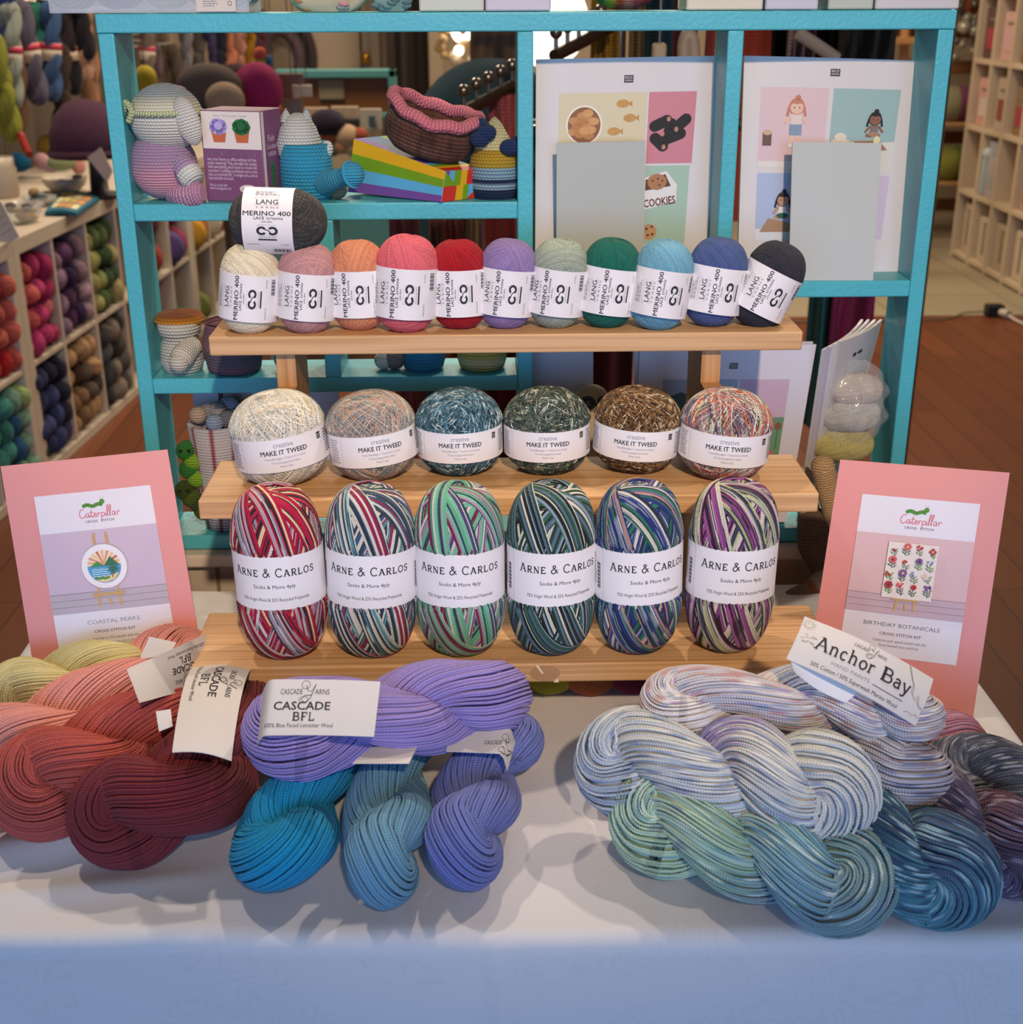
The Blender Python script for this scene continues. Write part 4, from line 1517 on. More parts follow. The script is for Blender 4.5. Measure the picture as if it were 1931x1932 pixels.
def script(pen, x, y, s, mat):
    """flowing joined lettering for the maker's word mark"""
    L = [
        [(0.62, 0.86), (0.5, 1.0), (0.28, 0.92), (0.1, 0.55), (0.12, 0.18), (0.36, 0.02), (0.62, 0.16), (0.72, 0.3)],
        [(1.1, 0.42), (0.92, 0.5), (0.76, 0.28), (0.84, 0.04), (1.02, 0.14), (1.1, 0.44), (1.1, 0.1), (1.2, 0.04), (1.34, 0.3)],
        [(1.42, 0.85), (1.36, 0.2), (1.48, 0.02), (1.62, 0.18)], [(1.2, 0.56), (1.62, 0.58)],
        [(1.66, 0.26), (1.92, 0.3), (1.86, 0.48), (1.7, 0.4), (1.66, 0.14), (1.82, 0.02), (2.02, 0.2)],
        [(2.08, 0.46), (2.1, 0.06)], [(2.1, 0.3), (2.24, 0.46), (2.36, 0.42)],
        [(2.46, 0.46), (2.44, -0.5)], [(2.46, 0.34), (2.66, 0.48), (2.8, 0.26), (2.68, 0.04), (2.48, 0.1)],
        [(2.92, 0.44), (2.92, 0.08), (3.02, 0.04)], [(2.92, 0.6), (2.93, 0.64)],
        [(3.02, 0.1), (3.2, 0.5), (3.34, 1.15), (3.22, 1.2), (3.14, 0.7), (3.14, 0.1), (3.26, 0.02)],
        [(3.3, 0.1), (3.48, 0.5), (3.62, 1.15), (3.5, 1.2), (3.42, 0.7), (3.42, 0.1), (3.54, 0.02)],
        [(3.98, 0.42), (3.8, 0.5), (3.66, 0.28), (3.74, 0.04), (3.9, 0.14), (3.98, 0.44), (3.98, 0.1), (4.08, 0.04)],
        [(4.2, 0.46), (4.22, 0.06)], [(4.22, 0.3), (4.36, 0.48), (4.54, 0.4)]]
    for l in L:
        P = spline([(a, b, 0) for a, b in l], 14 if len(l) > 2 else 2)
        pen.line([(x + s * a, y + s * b) for a, b, _ in P], s * 0.095, mat)


def kit_header(pen, W, H, cx, y):
    script(pen, cx - 0.0172, y, 0.0080, ROSE)
    for i in range(8):
        pen.ell(cx - 0.0115 + i * 0.0021, y + 0.0108 + 0.0008 * math.sin(i * 1.3) - 0.0004 * i * (i > 4) * 0, 0.0018, 0.0017, GREEN, 2, 12)
    pen.ell(cx + 0.0047, y + 0.0135, 0.0023, 0.0022, GREEN, 2, 14)
    for dx in (-0.0008, 0.001):
        pen.line([(cx + 0.0047 + dx * 0.5, y + 0.0155), (cx + 0.0047 + dx * 1.6, y + 0.0177)], 0.0002, NAVYI)
    pen.text('CROSS', cx - 0.0070, y - 0.0044, 0.0030, NAVYI, bold=0.01, width=0.0105)
    pen.text('STITCH', cx + 0.0072, y - 0.0044, 0.0030, NAVYI, bold=0.01, width=0.0115)


def easel(pen, cx, y0, y1, wd):
    w_ = pm('#c9a26a', 0.6, vary=0.05)
    for a, b in ((-0.4, -0.55), (0.4, 0.55)):
        pen.line([(cx + wd * a * 0.45, y1), (cx + wd * b * 0.62, y0)], 0.0022, w_, 5)
    pen.line([(cx, y0 + 0.006), (cx + 0.001, y0 + 0.0005)], 0.002, w_, 5)
    pen.line([(cx - wd * 0.5, y0 + 0.0105), (cx + wd * 0.5, y0 + 0.0105)], 0.0026, w_, 6)


def kit(label, c, which):
    """c = bl, br, tl, tr world points of the card face"""
    base = (c[0] + c[1]) / 2
    t = thing('craft_kit', label, 'craft kit', tuple(base), (0, 0, 0))
    q = [x - base for x in c]
    W, H = np.linalg.norm(q[1] - q[0]), np.linalg.norm(q[2] - q[0])
    raw = quad_map(*q)
    puff = quad_map(*q, curl=lambda u, v: 0.0035 * np.sin(PI * u) * np.sin(PI * v))
    mb = MB()
    U, V = np.meshgrid(np.linspace(0, 1, 15), np.linspace(0, 1, 17))
    A, B = puff(U, V, 0 * U), raw(U, V, 0 * U - 0.004)
    mb.grid(A, PINK)
    mb.grid(B, PINK, flip=True)
    for a, b in ((A[0], B[0]), (B[-1], A[-1]), (B[:, 0], A[:, 0]), (A[:, -1], B[:, -1])):
        mb.grid(np.stack([b, a]), PINK, smooth=False)
    mb.build('folder', t)
    fm = lambda u, v, h: puff(np.asarray(u) / W, np.asarray(v) / H, h)
    mb = MB()
    x0, x1, y0, y1 = W * 0.165, W * 0.86, H * 0.20, H * 0.865
    pen = Pen(mb, fm, 0.0004)
    pen.rect(x0, y0, x1, y1, KPAPER, 1, 14, 16)
    lab = mb.build('printed_sheet', t)
    mb = MB()
    pen = Pen(mb, fm, 0.0005)
    cx = (x0 + x1) / 2
    h_ = y1 - y0
    ph0, ph1 = y0 + h_ * 0.27, y0 + h_ * 0.765
    wallc = pm('#c9b5c6' if which == 'coast' else '#d9b5b5', 0.5, vary=0.02)
    woodc = pm('#b9adb5' if which == 'coast' else '#c4a9b0', 0.5, vary=0.05)
    pen.rect(x0, ph0, x1, ph1, wallc, 2, 14, 10)
    pen.rect(x0, ph0, x1, ph0 + h_ * 0.12, woodc, 3, 14, 3)
    for k in range(1, 4):
        pen.rect(x0, ph0 + h_ * 0.04 * k - 0.0003, x1, ph0 + h_ * 0.04 * k, pm('#8f8794', 0.6, vary=0), 4, 14)
    kit_header(pen, W, H, cx + 0.002, y1 - h_ * 0.16)
    if which == 'coast':
        easel(pen, cx, ph0 + 0.004, ph1 - 0.003, 0.028)
        oy = ph0 + h_ * 0.27
        ex = pm('#c9a26a', 0.6, vary=0.05)
        for dx in (-0.0052, 0.0052):
            pen.line([(cx + dx, oy + 0.015), (cx + dx * 1.15, oy + 0.027)], 0.0024, ex, 4)
        pen.ell(cx, oy, 0.0205, 0.0205, pm('#b9b0b4', 0.5, vary=0), 5, 32)
        pen.ell(cx, oy, 0.0197, 0.0197, pm('#ece8ea', 0.5, vary=0), 6, 32)
        R_ = 0.0145
        sand, sea, sky = pm('#e6cf94', 0.6), pm('#4f9cc9', 0.6), pm('#e9dccb', 0.6)
        pen.ell(cx, oy, R_, R_, sky, 7, 28)
        for k in range(9):
            a = PI * (0.06 + 0.11 * k)
            pen.line([(cx, oy + 0.002), (cx + R_ * 0.97 * math.cos(a), oy + 0.002 + R_ * 0.85 * math.sin(a))], [0.0004, 0.0022], pm(('#e3b778', '#c96a4f', '#e9c98f', '#d98f6a')[k % 4], 0.6), 8)
        pen.ell(cx, oy, R_, R_, sea, 9, 24, PI, 2 * PI)
        pen.rect(cx - R_ * 0.99, oy - 0.001, cx + R_ * 0.99, oy + 0.001, sea, 9)
        for k in range(4):
            pen.line([(cx - 0.011 + i * 0.003, oy - 0.0025 - k * 0.002 + (0.0005 if i % 2 else -0.0003)) for i in range(6)], 0.0006, pm('#dcecf2', 0.6, vary=0), 10)
        g1, g2 = pm('#3f8f4f', 0.6), pm('#2f6f4a', 0.6)
        pen.poly([(cx - 0.0125, oy + 0.0005), (cx - 0.006, oy + 0.0048), (cx + 0.001, oy + 0.0005)], g1, 11)
        pen.poly([(cx, oy + 0.0005), (cx + 0.006, oy + 0.0085), (cx + 0.0135, oy + 0.0005)], g2, 11)
        pen.poly([(cx - 0.010, oy - 0.0095), (cx + 0.004, oy - 0.0085), (cx + 0.0125, oy - 0.006), (cx + 0.008, oy - 0.0118), (cx, oy - 0.0142), (cx - 0.006, oy - 0.013)], sand, 11)
        for k in range(9):
            a = k * 2 * PI / 9
            pen.line([(cx + 0.0075, oy - 0.002), (cx + 0.0075 + 0.0055 * math.cos(a), oy - 0.002 + 0.0045 * math.sin(a) - 0.001)], [0.0016, 0.0005], g2, 12)
        pen.line([(cx + 0.0075, oy - 0.002), (cx + 0.0062, oy - 0.010)], 0.0009, pm('#7a5a35', 0.6), 12)
        for k in range(5):
            pen.ell(cx - 0.008 + k * 0.0025, oy - 0.0098 - 0.0006 * (k % 2), 0.0017, 0.0011, g1, 13, 10)
        title, l1, l2 = 'COASTAL PEAKS', 'Journey to the seaside with this', 'beautiful cross stitch kit'
        tw = 0.046
    else:
        easel(pen, cx, ph0 + 0.004, ph0 + h_ * 0.3, 0.024)
        cy0, cy1, hw = ph0 + h_ * 0.105, ph1 - 0.006, 0.0215
        pen.rect(cx - hw, cy0, cx + hw, cy1, pm('#e6dcd3', 0.5, vary=0.02), 7)
        rng = random.Random(12)
        leaf = ('#3f6b3f', '#5f8f4a', '#6f8f6a', '#2f5a3f')
        for gx in range(4):
            for gy in range(4):
                x = cx - hw * 0.74 + gx * hw * 0.5 + rng.uniform(-0.0014, 0.0014)
                y = cy0 + 0.003 + gy * (cy1 - cy0) * 0.235 + rng.uniform(-0.001, 0.001)
                hgt = rng.uniform(0.006, 0.0095)
                lm = pm(leaf[rng.randrange(4)], 0.6)
                bend = rng.uniform(-0.002, 0.002)
                pen.line([(x - bend, y), (x, y + hgt * .5), (x + bend, y + hgt)], 0.0006, lm, 8)
                for k in range(rng.randrange(4, 8)):
                    sgn = -1 if k % 2 else 1
                    yy = y + 0.0004 + k * 0.0011
                    L = rng.uniform(0.0026, 0.0046)
                    pen.poly([(x, yy), (x + sgn * L * .5, yy + 0.0018), (x + sgn * L, yy + 0.0026), (x + sgn * L * .55, yy + 0.0006)], lm, 9)
                fc = ('#b03a4a', '#7f5a9a', '#e0b040', '#d9656a', '#8fa0c9', '#c92f35', '#c9404a', '#e0c9c4')[(gx * 3 + gy * 5 + rng.randrange(2)) % 8]
                fm_ = pm(fc, 0.6)
                sz = rng.uniform(0.0010, 0.0019)
                n = rng.randrange(4, 8)
                fx, fy = x + bend, y + hgt
                if gy % 2 == gx % 2:
                    for k in range(n):
                        a = k * 2 * PI / n
                        pen.ell(fx + sz * 1.1 * math.cos(a), fy + sz * 1.1 * math.sin(a), sz, sz * .8, fm_, 10, 9)
                    pen.ell(fx, fy, sz * .6, sz * .6, pm('#e6c66a' if gx % 2 else '#5a2a2a', 0.6), 11, 8)
                else:
                    for k in range(6):
                        pen.ell(fx + rng.uniform(-.0024, .0024), fy + rng.uniform(-.0022, .0016), sz * .7, sz * .7, fm_, 10, 8)
        title, l1, l2 = 'BIRTHDAY BOTANICALS', 'Celebrate each special month with this', 'floral themed cross stitch kit'
        tw = 0.066
    pen.text(title, cx, y0 + h_ * 0.190, 0.0050, pm('#7f9098', 0.6, vary=0) if which == 'coast' else NAVYI, width=tw)
    pen.text('CROSS STITCH KIT', cx, y0 + h_ * 0.135, 0.0036, NAVYI, bold=0.012, width=0.036)
    pen.text(l1, cx, y0 + h_ * 0.092, 0.0037, NAVYI, width=0.041 if which == 'coast' else 0.046)
    pen.text(l2, cx, y0 + h_ * 0.062, 0.0037, NAVYI, width=0.031 if which == 'coast' else 0.034)
    mb.build('printed_picture', lab)


V3 = lambda *a: np.array(a, float)
kit('pink cross-stitch kit with a round seaside picture leaning at the left of the stand',
    [np.array(at_z(76, 1338, TZ)), np.array(at_z(392, 1302, TZ)), np.array(at_y(1, 880, 1.092)), np.array(at_y(316, 848, 1.122))], 'coast')
kit('pink cross-stitch kit with a flower sampler picture leaning at the right of the stand',
    [np.array(at_z(1519, 1306, TZ)), np.array(at_z(1837, 1352, TZ)), np.array(at_y(1586, 867, 1.100)), np.array(at_y(1906, 892, 1.056))], 'flower')
# ------------------------------------------------------------------ things far behind the display
WHITE = pm('#c6b8a5', 0.5, vary=0.02, scale=6)


def small_hank(L, rp, seed, K_rs=0.0042, turns=.7):
    return hank_mesh([(-L / 2, 0, 0), (L / 2, 0, 0)], rp, rp, turns, 0.4 + seed, K_rs, dye('#f2f2f2', 0.22), seed, -2, n1=18, n2=8, ends=0.05).mesh('yarn')


LOW = [small_hank(0.13, .0170, s, turns=.6 + .2 * s) for s in range(3)]
LONG = [small_hank(0.19, .0190, s, turns=1.0 + .15 * s) for s in range(3)]

# ---- white cube shelving along the left wall
KA, KU = Vector((-1.284, 3.814, 0)), Vector((.0731, .9973, 0)).normalized()
KROT = -math.atan2(KU.x, KU.y)
KN = Vector((KU.y, -KU.x, 0))            # points into the room
PITCH_K = 0.28
ROWZ = (0.03, 0.345, 0.655)


def k_at(y, depth, z):
    return KA + KU * y - KN * depth + Vector((0, 0, z))


def cube_unit(y0, cols, label):
    t = thing('cube_shelf', label, 'shelving unit', tuple(k_at(y0, 0, 0)), (0, 0, KROT))
    W_ = cols * PITCH_K

    def part(name, *b):
        mb = MB()
        mb.bx(*b, WHITE, 0.002)
        mb.build(name, t)
    part('top_board', -0.56, 0.0, 0.0005, W_ - 0.0005, 0.655, 0.70)
    part('bottom_board', -0.39, 0, 0.0005, W_ - 0.0005, 0.0, 0.03)
    part('shelf_board', -0.385, -0.003, 0.02, W_ - 0.02, 0.33, 0.345)
    part('back_panel', -0.395, -0.385, 0.0005, W_ - 0.0005, 0.0, 0.66)
    for k in range(cols + 1):
        th = 0.02 if k in (0, cols) else 0.008
        yc = min(max(k * PITCH_K, th + .0005), W_ - th - .0005)
        part('side_panel' if k in (0, cols) else 'divider', -0.385, 0 if k in (0, cols) else -0.002, yc - th, yc + th, 0.03, 0.655)


cube_unit(-0.46 - PITCH_K, 2, 'white cube shelf filled with red and teal yarn at the left edge')
cube_unit(-0.18, 4, 'white cube shelf filled with pink, purple, green and navy yarn hanks')
cube_unit(0.94, 2, 'white cube shelf seen through the turquoise shelf, holding red and violet yarn cakes')
cube_unit(1.5005, 3, 'far white cube shelf seen through the turquoise shelf, holding a yellow yarn cake')

CUB = [  # column start, row, rows of hanks, colours, description
    (-0.46, 1, 4, ['#a01620', '#c22a2e', '#b51c24', '#d2685a'], 'red yarn hank in the upper cubby at the left edge'),
    (-0.18, 1, 4, ['#d98f80', '#cf5f5a', '#c23a72', '#b02a5f', '#e07a80'], 'coral and pink yarn hank in the upper pink cubby'),
    (0.10, 1, 4, ['#8d6f86', '#5a3358', '#38204a', '#a98a9a', '#472a50'], 'purple yarn hank in the upper purple cubby'),
    (0.38, 1, 5, ['#a9a266', '#8a9150', '#5c7040', '#39512f', '#c0b47a'], 'yellow green yarn hank in the upper green cubby'),
    (-0.46, 0, 4, ['#2f6f7a', '#3f8a7f', '#2a5f8a', '#86ad93', '#a4bd7a'], 'teal or sage yarn hank in the lower cubby at the left edge'),
    (-0.18, 0, 5, ['#24284a', '#2e3560', '#37406f', '#1d2038', '#44406e'], 'navy blue yarn hank in the lower navy cubby'),
    (0.10, 0, 5, ['#b08a60', '#8a6a4a', '#4a3526', '#5d5040', '#c09a70', '#3a3430'], 'tan or brown yarn hank in the lower brown cubby'),
    (0.38, 0, 5, ['#2a2a2e', '#3c4048', '#6b6460', '#8a7a6a', '#1c1c1f', '#55504c'], 'black or grey yarn hank in the lower dark cubby'),
]
rng = random.Random(5)
for y0, row, nr, cols, lab in CUB:
    z0 = ROWZ[row]
    nc = 4
    for r in range(nr):
        for c in range(nc):
            if r > 3:
                continue
            ci = (c * len(cols) // nc + (rng.random() < 0.3)) % len(cols)
            h = place('yarn_hank', LOW[rng.randrange(3)], None, cols[ci])
            tag(h, lab, 'yarn hank', lab.split(' in the ')[1] + ' hanks')
            pos = k_at(y0 + 0.046 + c * 0.063 + rng.uniform(-.004, .004), 0.10 + rng.uniform(0, 0.02), z0 + 0.040 + r * 0.068)
            h.location = pos
            h.scale = (1.1, 1.15, 1.15)
            h.rotation_euler = (rng.uniform(0, 6), rng.uniform(-.1, .1), KROT + PI + rng.uniform(-.12, .12))
# yarn cakes seen through the turquoise shelf
CK = MB()
ps = [(0.012, -0.05), (0.05, -0.05), (0.062, -0.035), (0.066, 0), (0.062, 0.035), (0.05, 0.05), (0.012, 0.05)]
CK.lathe(ps, YARN, 28, col=[(1, 1, 1), (.8, .8, .8), (1, 1, 1), (.85, .85, .85), (1, 1, 1), (.75, .75, .75), (1, 1, 1)])
CKM = CK.mesh('yarn')
for y, dep, z, cc, lab in [
    (1.06, .05, .412, '#9a3a2c', 'rust red yarn cake behind the turquoise shelf'), (1.08, .06, .545, '#6a2530', 'dark wine yarn cake on the rust red one'),
    (1.385, .05, .412, '#a03a5a', 'raspberry yarn cake lying on its side'), (1.36, .06, .545, '#b02a62', 'magenta yarn cake on top of the raspberry one'),
    (1.28, .03, .412, '#5a467c', 'violet yarn cake in front of the raspberry one'), (1.60, .03, .412, '#d9a02f', 'golden yellow yarn cake on the middle shelf'),
    (1.70, .05, .412, '#a9582f', 'orange brown yarn cake behind the yellow one'), (1.88, .04, .412, '#d6c6a8', 'cream yarn cake standing on edge'),
    (2.0, .05, .412, '#9a2f2f', 'red yarn cake at the far end of the shelf'), (1.64, .05, .10, '#7c8742', 'olive green yarn cake in the lower cubby'),
    (1.06, .06, .10, '#988b80', 'grey beige yarn cake in the lower cubby'), (1.34, .06, .10, '#2f9a7a', 'bright green yarn cake in the lower cubby')]:
    o = tag(place('yarn_cake', CKM, None, cc), lab, 'yarn cake', 'yarn cakes in the far cube shelf')
    o.location = k_at(y, dep, z)
    o.rotation_euler = (PI / 2, 0, KROT + 0.3)

# ---- hanks hanging on the left wall
BANDM = MB()
BANDM.lathe([(.029, -.028), (.031, -.028), (.031, .028), (.029, .028)], pm('#d8c6b0', .6), 20, sx=1.15)
BANDM = BANDM.mesh('paper_band')
REDB = MB()
REDB.lathe([(.0312, .008), (.0318, .008), (.0318, .027), (.0312, .027)], pm('#b8324a', .6), 20, sx=1.15)
REDB = REDB.mesh('red_print')
VERT = [hank_mesh([(0, 0, .12), (0.004, 0, 0), (0, 0, -.12)], .017, .017, 1.0 + .2 * s, s, .0042, dye('#f2f2f2', .2), s, -2, n1=22, n2=8).mesh('yarn') for s in range(2)]
HANG = [  # px, py of the middle, colour, band, description
    (8, 95, '#8a5f3a', 0, 'tan brown hank hanging at the left edge'), (20, 105, '#9aa093', 1, 'sage grey hank hanging on the wall'),
    (42, 105, '#a594a6', 1, 'pale lavender hank hanging on the wall'), (56, 100, '#5d5668', 1, 'slate purple hank hanging on the wall'),
    (70, 92, '#2f7a66', 1, 'sea green hank hanging on the wall'), (96, 98, '#3a5680', 1, 'denim blue hank hanging on the wall'),
    (128, 100, '#17161c', 2, 'black hank with a white and orange band on the wall'), (158, 70, '#b08670', 0, 'fluffy pinkish tan hank on the wall'),
    (170, 150, '#a87a5c', 0, 'copper tan hank hanging below the fluffy one'), (4, 165, '#8a8a2f', 0, 'olive green hank hanging low at the left edge'),
    (30, 178, '#6a4a34', 0, 'brown hank hanging low on the wall'),
    (12, 30, '#2f3f78', 0, 'royal blue hank hanging in the upper corner'), (140, 60, '#241a1c', 0, 'dark brown hank hanging behind the black one'), (115, 175, '#3a2a24', 0, 'dark umber hank low beside the copper one'), (84, 30, '#3a2f3a', 0, 'dark grey hank hanging high beside the denim one'), (150, 25, '#201a22', 0, 'dark aubergine hank hanging near the top'),
    (118, 25, '#2a1c24', 0, 'dark brown hank hanging near the top'),
    (278, 100, '#7d6a60', 1, 'mauve brown hank with a red and white band seen through the shelf'), (318, 100, '#94806a', 0, 'tan hank seen through the shelf'),
    (350, 105, '#7f7a80', 0, 'light grey hank seen through the shelf'), (374, 100, '#6a625e', 0, 'taupe grey hank seen through the shelf'),
    (402, 100, '#4a4068', 0, 'indigo purple hank seen through the shelf'), (418, 95, '#2e2c3a', 0, 'black blue hank seen through the shelf'),
    (436, 95, '#d98a68', 0, 'peach orange hank seen through the shelf'), (456, 105, '#c98a74', 0, 'pink and orange hank seen through the shelf'),
    (474, 70, '#a9781f', 0, 'mustard hank seen through the shelf'), (490, 74, '#5a2a38', 0, 'wine red hank seen through the shelf'),
    (335, 150, '#5d4e46', 0, 'dark taupe hank on the lower hook'), (292, 145, '#6a5560', 0, 'mauve hank on the lower hook'),
]
HOOK = MB()
HOOK.cyl((0, 0, .16), (-0.255, 0, .16), .004, pm('#b9b0a4', .3, .8), 8)
HOOK = HOOK.mesh('wire_hook')
for i, (px, py, c, bnd, lab) in enumerate(HANG):
    p = at_x(px, py, -1.60 + (0.05 if i % 2 else 0))
    if p.y > 7.6:
        p = at_y(px, py, 7.6)
    t = thing('yarn_hank', lab, 'yarn hank', p, (0, rad(6 if i % 3 else -4), rad(20)), 'hanks hanging on the left wall')
    t.scale = (1.05, 1.05, 1.0 + 0.1 * (i % 2))
    place('yarn', VERT[i % 2], t, c)
    if bnd:
        b = place('paper_band', BANDM, t)
        r = place('printed_patch', REDB, b, None)
        if bnd == 2:
            r.scale = (1, 1, .6)
    place('wire_hook', HOOK, t).scale.x = (p.x + 1.85) / .255

# ---- things on the left shelving
def soft_blob(name, lab, cat, px, py, z, r, c, M_=None, mat=None, group=None, st=.006):
    p = at_z(px, py, z)
    mb = MB()
    mb.sphere((0, 0, r[2]), r, mat or CROCHET, 20, 12, stitch=st if mat is None else None, col=lin(c) if mat is None else None)
    o = tag(mb.build(name), lab, cat, group)
    o.location = p
    return o


CLEARP = pm('#dfe2e0', 0.12, trans=0.0, alpha=0.28, spec=0.6, vary=0)
KT = 0.70
# folded potholder
c0 = [at_z(85, 408, KT), at_z(145, 409, KT), at_z(188, 380, KT), at_z(115, 365, KT)]
mb = MB()
ctr = sum(c0, Vector()) / 4
P4 = [np.array(p - ctr) for p in c0]
f = quad_map(P4[0] + [0, 0, .012], P4[1] + [0, 0, .012], P4[3] + [0, 0, .012], P4[2] + [0, 0, .012], curl=lambda u, v: .008 * np.sin(PI * u) + 0 * v)
sheet(mb, f, pm('#2f6a80', .9, bmp=.6, scale=200), .012, 12, 10)
t = thing('potholder', 'blue bordered patchwork potholder on the left white shelf top', 'potholder', ctr)
mb.build('cloth', t)
mb = MB()
pen = Pen(mb, f, .0008)
rng = random.Random(3)
for i in range(4):
    for j in range(3):
        pen.rect(.12 + i * .2, .14 + j * .26, .30 + i * .2, .36 + j * .26, pm(('#cdb878', '#d8cfa0', '#b9a058', '#c98f5a')[rng.randrange(4)], .9, bmp=.5, scale=200), 1, 3, 3)
mb.build('patchwork', t)


def bowl(lab, px, py, r, h, content, seed, name='glass_bowl', n=9, glass=None):
    p = at_z(px, py, KT + 0.001)
    t = thing(name, lab, 'bowl', p)
    mb = MB()
    mb.lathe([(0, 0), (r * .55, 0), (r * .9, h * .5), (r, h), (r * .96, h), (r * .86, h * .5), (r * .5, .004), (0, .004)], glass or CLEARP, 32)
    mb.build('bowl', t)
    rg = random.Random(seed)
    for i in range(n):
        a, q = rg.random() * 6.28, r * .62 * math.sqrt(rg.random())
        mb = MB()
        mb.sphere((0, 0, 0), (.018, .014, .010), YARN, 10, 6, col=lin(content[i % len(content)]))
        o = tag(mb.build('yarn_scrap'), f'small {("mustard", "tan", "blue grey", "brown")[i % 4]} yarn scrap in the {lab.split(" on ")[0]}', 'yarn scrap', 'scraps in the ' + lab.split(' on ')[0])
        o.location = p + Vector((q * math.cos(a), q * math.sin(a), .012 + .012 * (i % 4)))
        o.rotation_euler.z = a


bowl('clear bowl with mustard yellow scraps on the left shelf', 42, 420, .065, .055, ['#b98a2f', '#8a6a4a', '#c09a3a', '#5a5048'], 1, n=12)
bowl('clear tray of small notions on the left shelf', 76, 388, .055, .03, ['#c0a080', '#5f6f70', '#7a8a8a', '#a98a60'], 2, n=8)
bowl('white tub holding folded knits on the left shelf', 125, 362, .075, .05, ['#8a8a80', '#6a6058', '#77705f', '#504840'], 3, 'plastic_tub', 6, pm('#b5a894', .4))
# white jar at the edge and acrylic sign
p = at_z(6, 372, KT)
mb = MB()
mb.lathe([(0, 0), (.05, 0), (.055, .01), (.055, .09), (.05, .1), (.05, .13), (0, .13)], pm('#bfae98', .4), 28)
tag(mb.build('storage_jar'), 'cream storage jar at the left edge of the white shelf top', 'jar').location = p
c = [np.array(at_y(*q)) for q in [(-6, 470, 3.62), (36, 446, 3.60), (-22, 400, 3.68), (2, 380, 3.66)]]
b0 = (c[0] + c[1]) / 2
t = thing('sign_card', 'white price sign card leaning at the left edge', 'sign', tuple(b0))
mb = MB()
f = quad_map(*[x - b0 for x in c])
sheet(mb, f, pm('#cbbfb6', .4), .003)
so = mb.build('card', t)
mb = MB()
pen = Pen(mb, f, .0006)
for k in range(3):
    pen.rect(.3, .25 + k * .2, .8, .27 + k * .2, pm('#8a8280', .6))
mb.build('printed_text', so)
soft_blob('knit_pouch', 'bright blue knitted pouch in the left shelf clutter', 'pouch', 38, 325, KT + .02, (.045, .035, .035), '#1f6a94')
soft_blob('soft_toy', 'pink and white small knitted toy beside the blue pouch', 'toy', 80, 320, KT + .03, (.03, .025, .03), '#c99aa0')
soft_blob('soft_toy', 'pale pink round knitted toy behind the white tub', 'toy', 98, 326, KT + .03, (.03, .025, .025), '#bfa0a0')
soft_blob('yarn_bundle', 'mustard yellow yarn bundle behind the tub', 'yarn bundle', 95, 300, KT + .05, (.045, .035, .045), '#8a6a20')
soft_blob('yarn_bundle', 'tan brown yarn bundle beside the mustard one', 'yarn bundle', 118, 290, KT + .042, (.04, .035, .05), '#7d5f40')
soft_blob('yarn_bundle', 'mint and ochre yarn bundle lying in front of the mustard one', 'yarn bundle', 118, 322, KT + .04, (.05, .03, .028), '#8f9a70')
soft_blob('soft_toy', 'small pink and cream toy beside the purple hat', 'toy', 150, 330, KT + .02, (.025, .02, .03), '#c98a80')
p0, p1 = at_y(40, 257, 4.3), at_y(55, 292, 4.2)
mb = MB()
mb.cyl(p0, p1, .012, pm('#8a1f1c', .35), 12)
mb.sphere(p0, .014, pm('#8a1f1c', .35))
tag(mb.build('knitting_tool'), 'slanted red handled knitting tool hanging above the left shelf', 'tool')
# purple hat on a dark stand with its paper tag
p = at_z(190, 372, KT)
t = thing('hat_stand', 'black hat stand at the end of the left white shelf', 'hat stand', p)
mb = MB()
mb.lathe([(0, 0), (.07, 0), (.07, .012), (.03, .02), (.024, .13), (.05, .16), (0, .17)], pm('#1f1a1b', .5), 24)
mb.build('stand', t)
mb = MB()
mb.lathe([(.115, -.02), (.122, 0), (.118, .05), (.10, .10), (.06, .14), (0, .155)], CROCHET, 36, stitch=(80, .008), col=lin('#4a2a3e'))
mb.tube([(.118 * math.cos(a), .118 * math.sin(a), -.015) for a in np.linspace(0, 2 * PI, 33)[:-1]], .014, CROCHET, 10, True, stitch=(4, .008), col=lin('#3f2234'))
o = tag(mb.build('knit_hat'), 'plum purple knitted hat on the black stand at the left', 'hat')
o.location = p + Vector((-.02, 0, .16))
c = [np.array(at_y(*q)) for q in [(203, 344, 4.28), (165, 297, 4.28), (213, 322, 4.28), (190, 278, 4.28)]]
b0 = np.array(at_y(190, 310, 4.28))
mb = MB()
sheet(mb, quad_map(*[x - b0 for x in c][::1]), pm('#cbb5a6', .6), .003)
tag(mb.build('paper_tag'), 'large pinkish paper tag hanging below the plum hat', 'tag').location = b0

# ---- white cube shelving along the right wall
RW = pm('#c2ac8e', .5, vary=.02, scale=6)
RX, RY0, DP, HP = 2.5, 6.93, 0.24, 0.322
t = thing('cube_shelf', 'tall white cube shelf with pink boxes along the right wall', 'shelving unit', (RX, RY0, 0))


def rpart(name, x0, x1, y0, y1, z0, z1):
    mb = MB()
    mb.bx(x0 - RX, x1 - RX, y0 - RY0, y1 - RY0, z0, z1, RW, .002)
    mb.build(name, t)


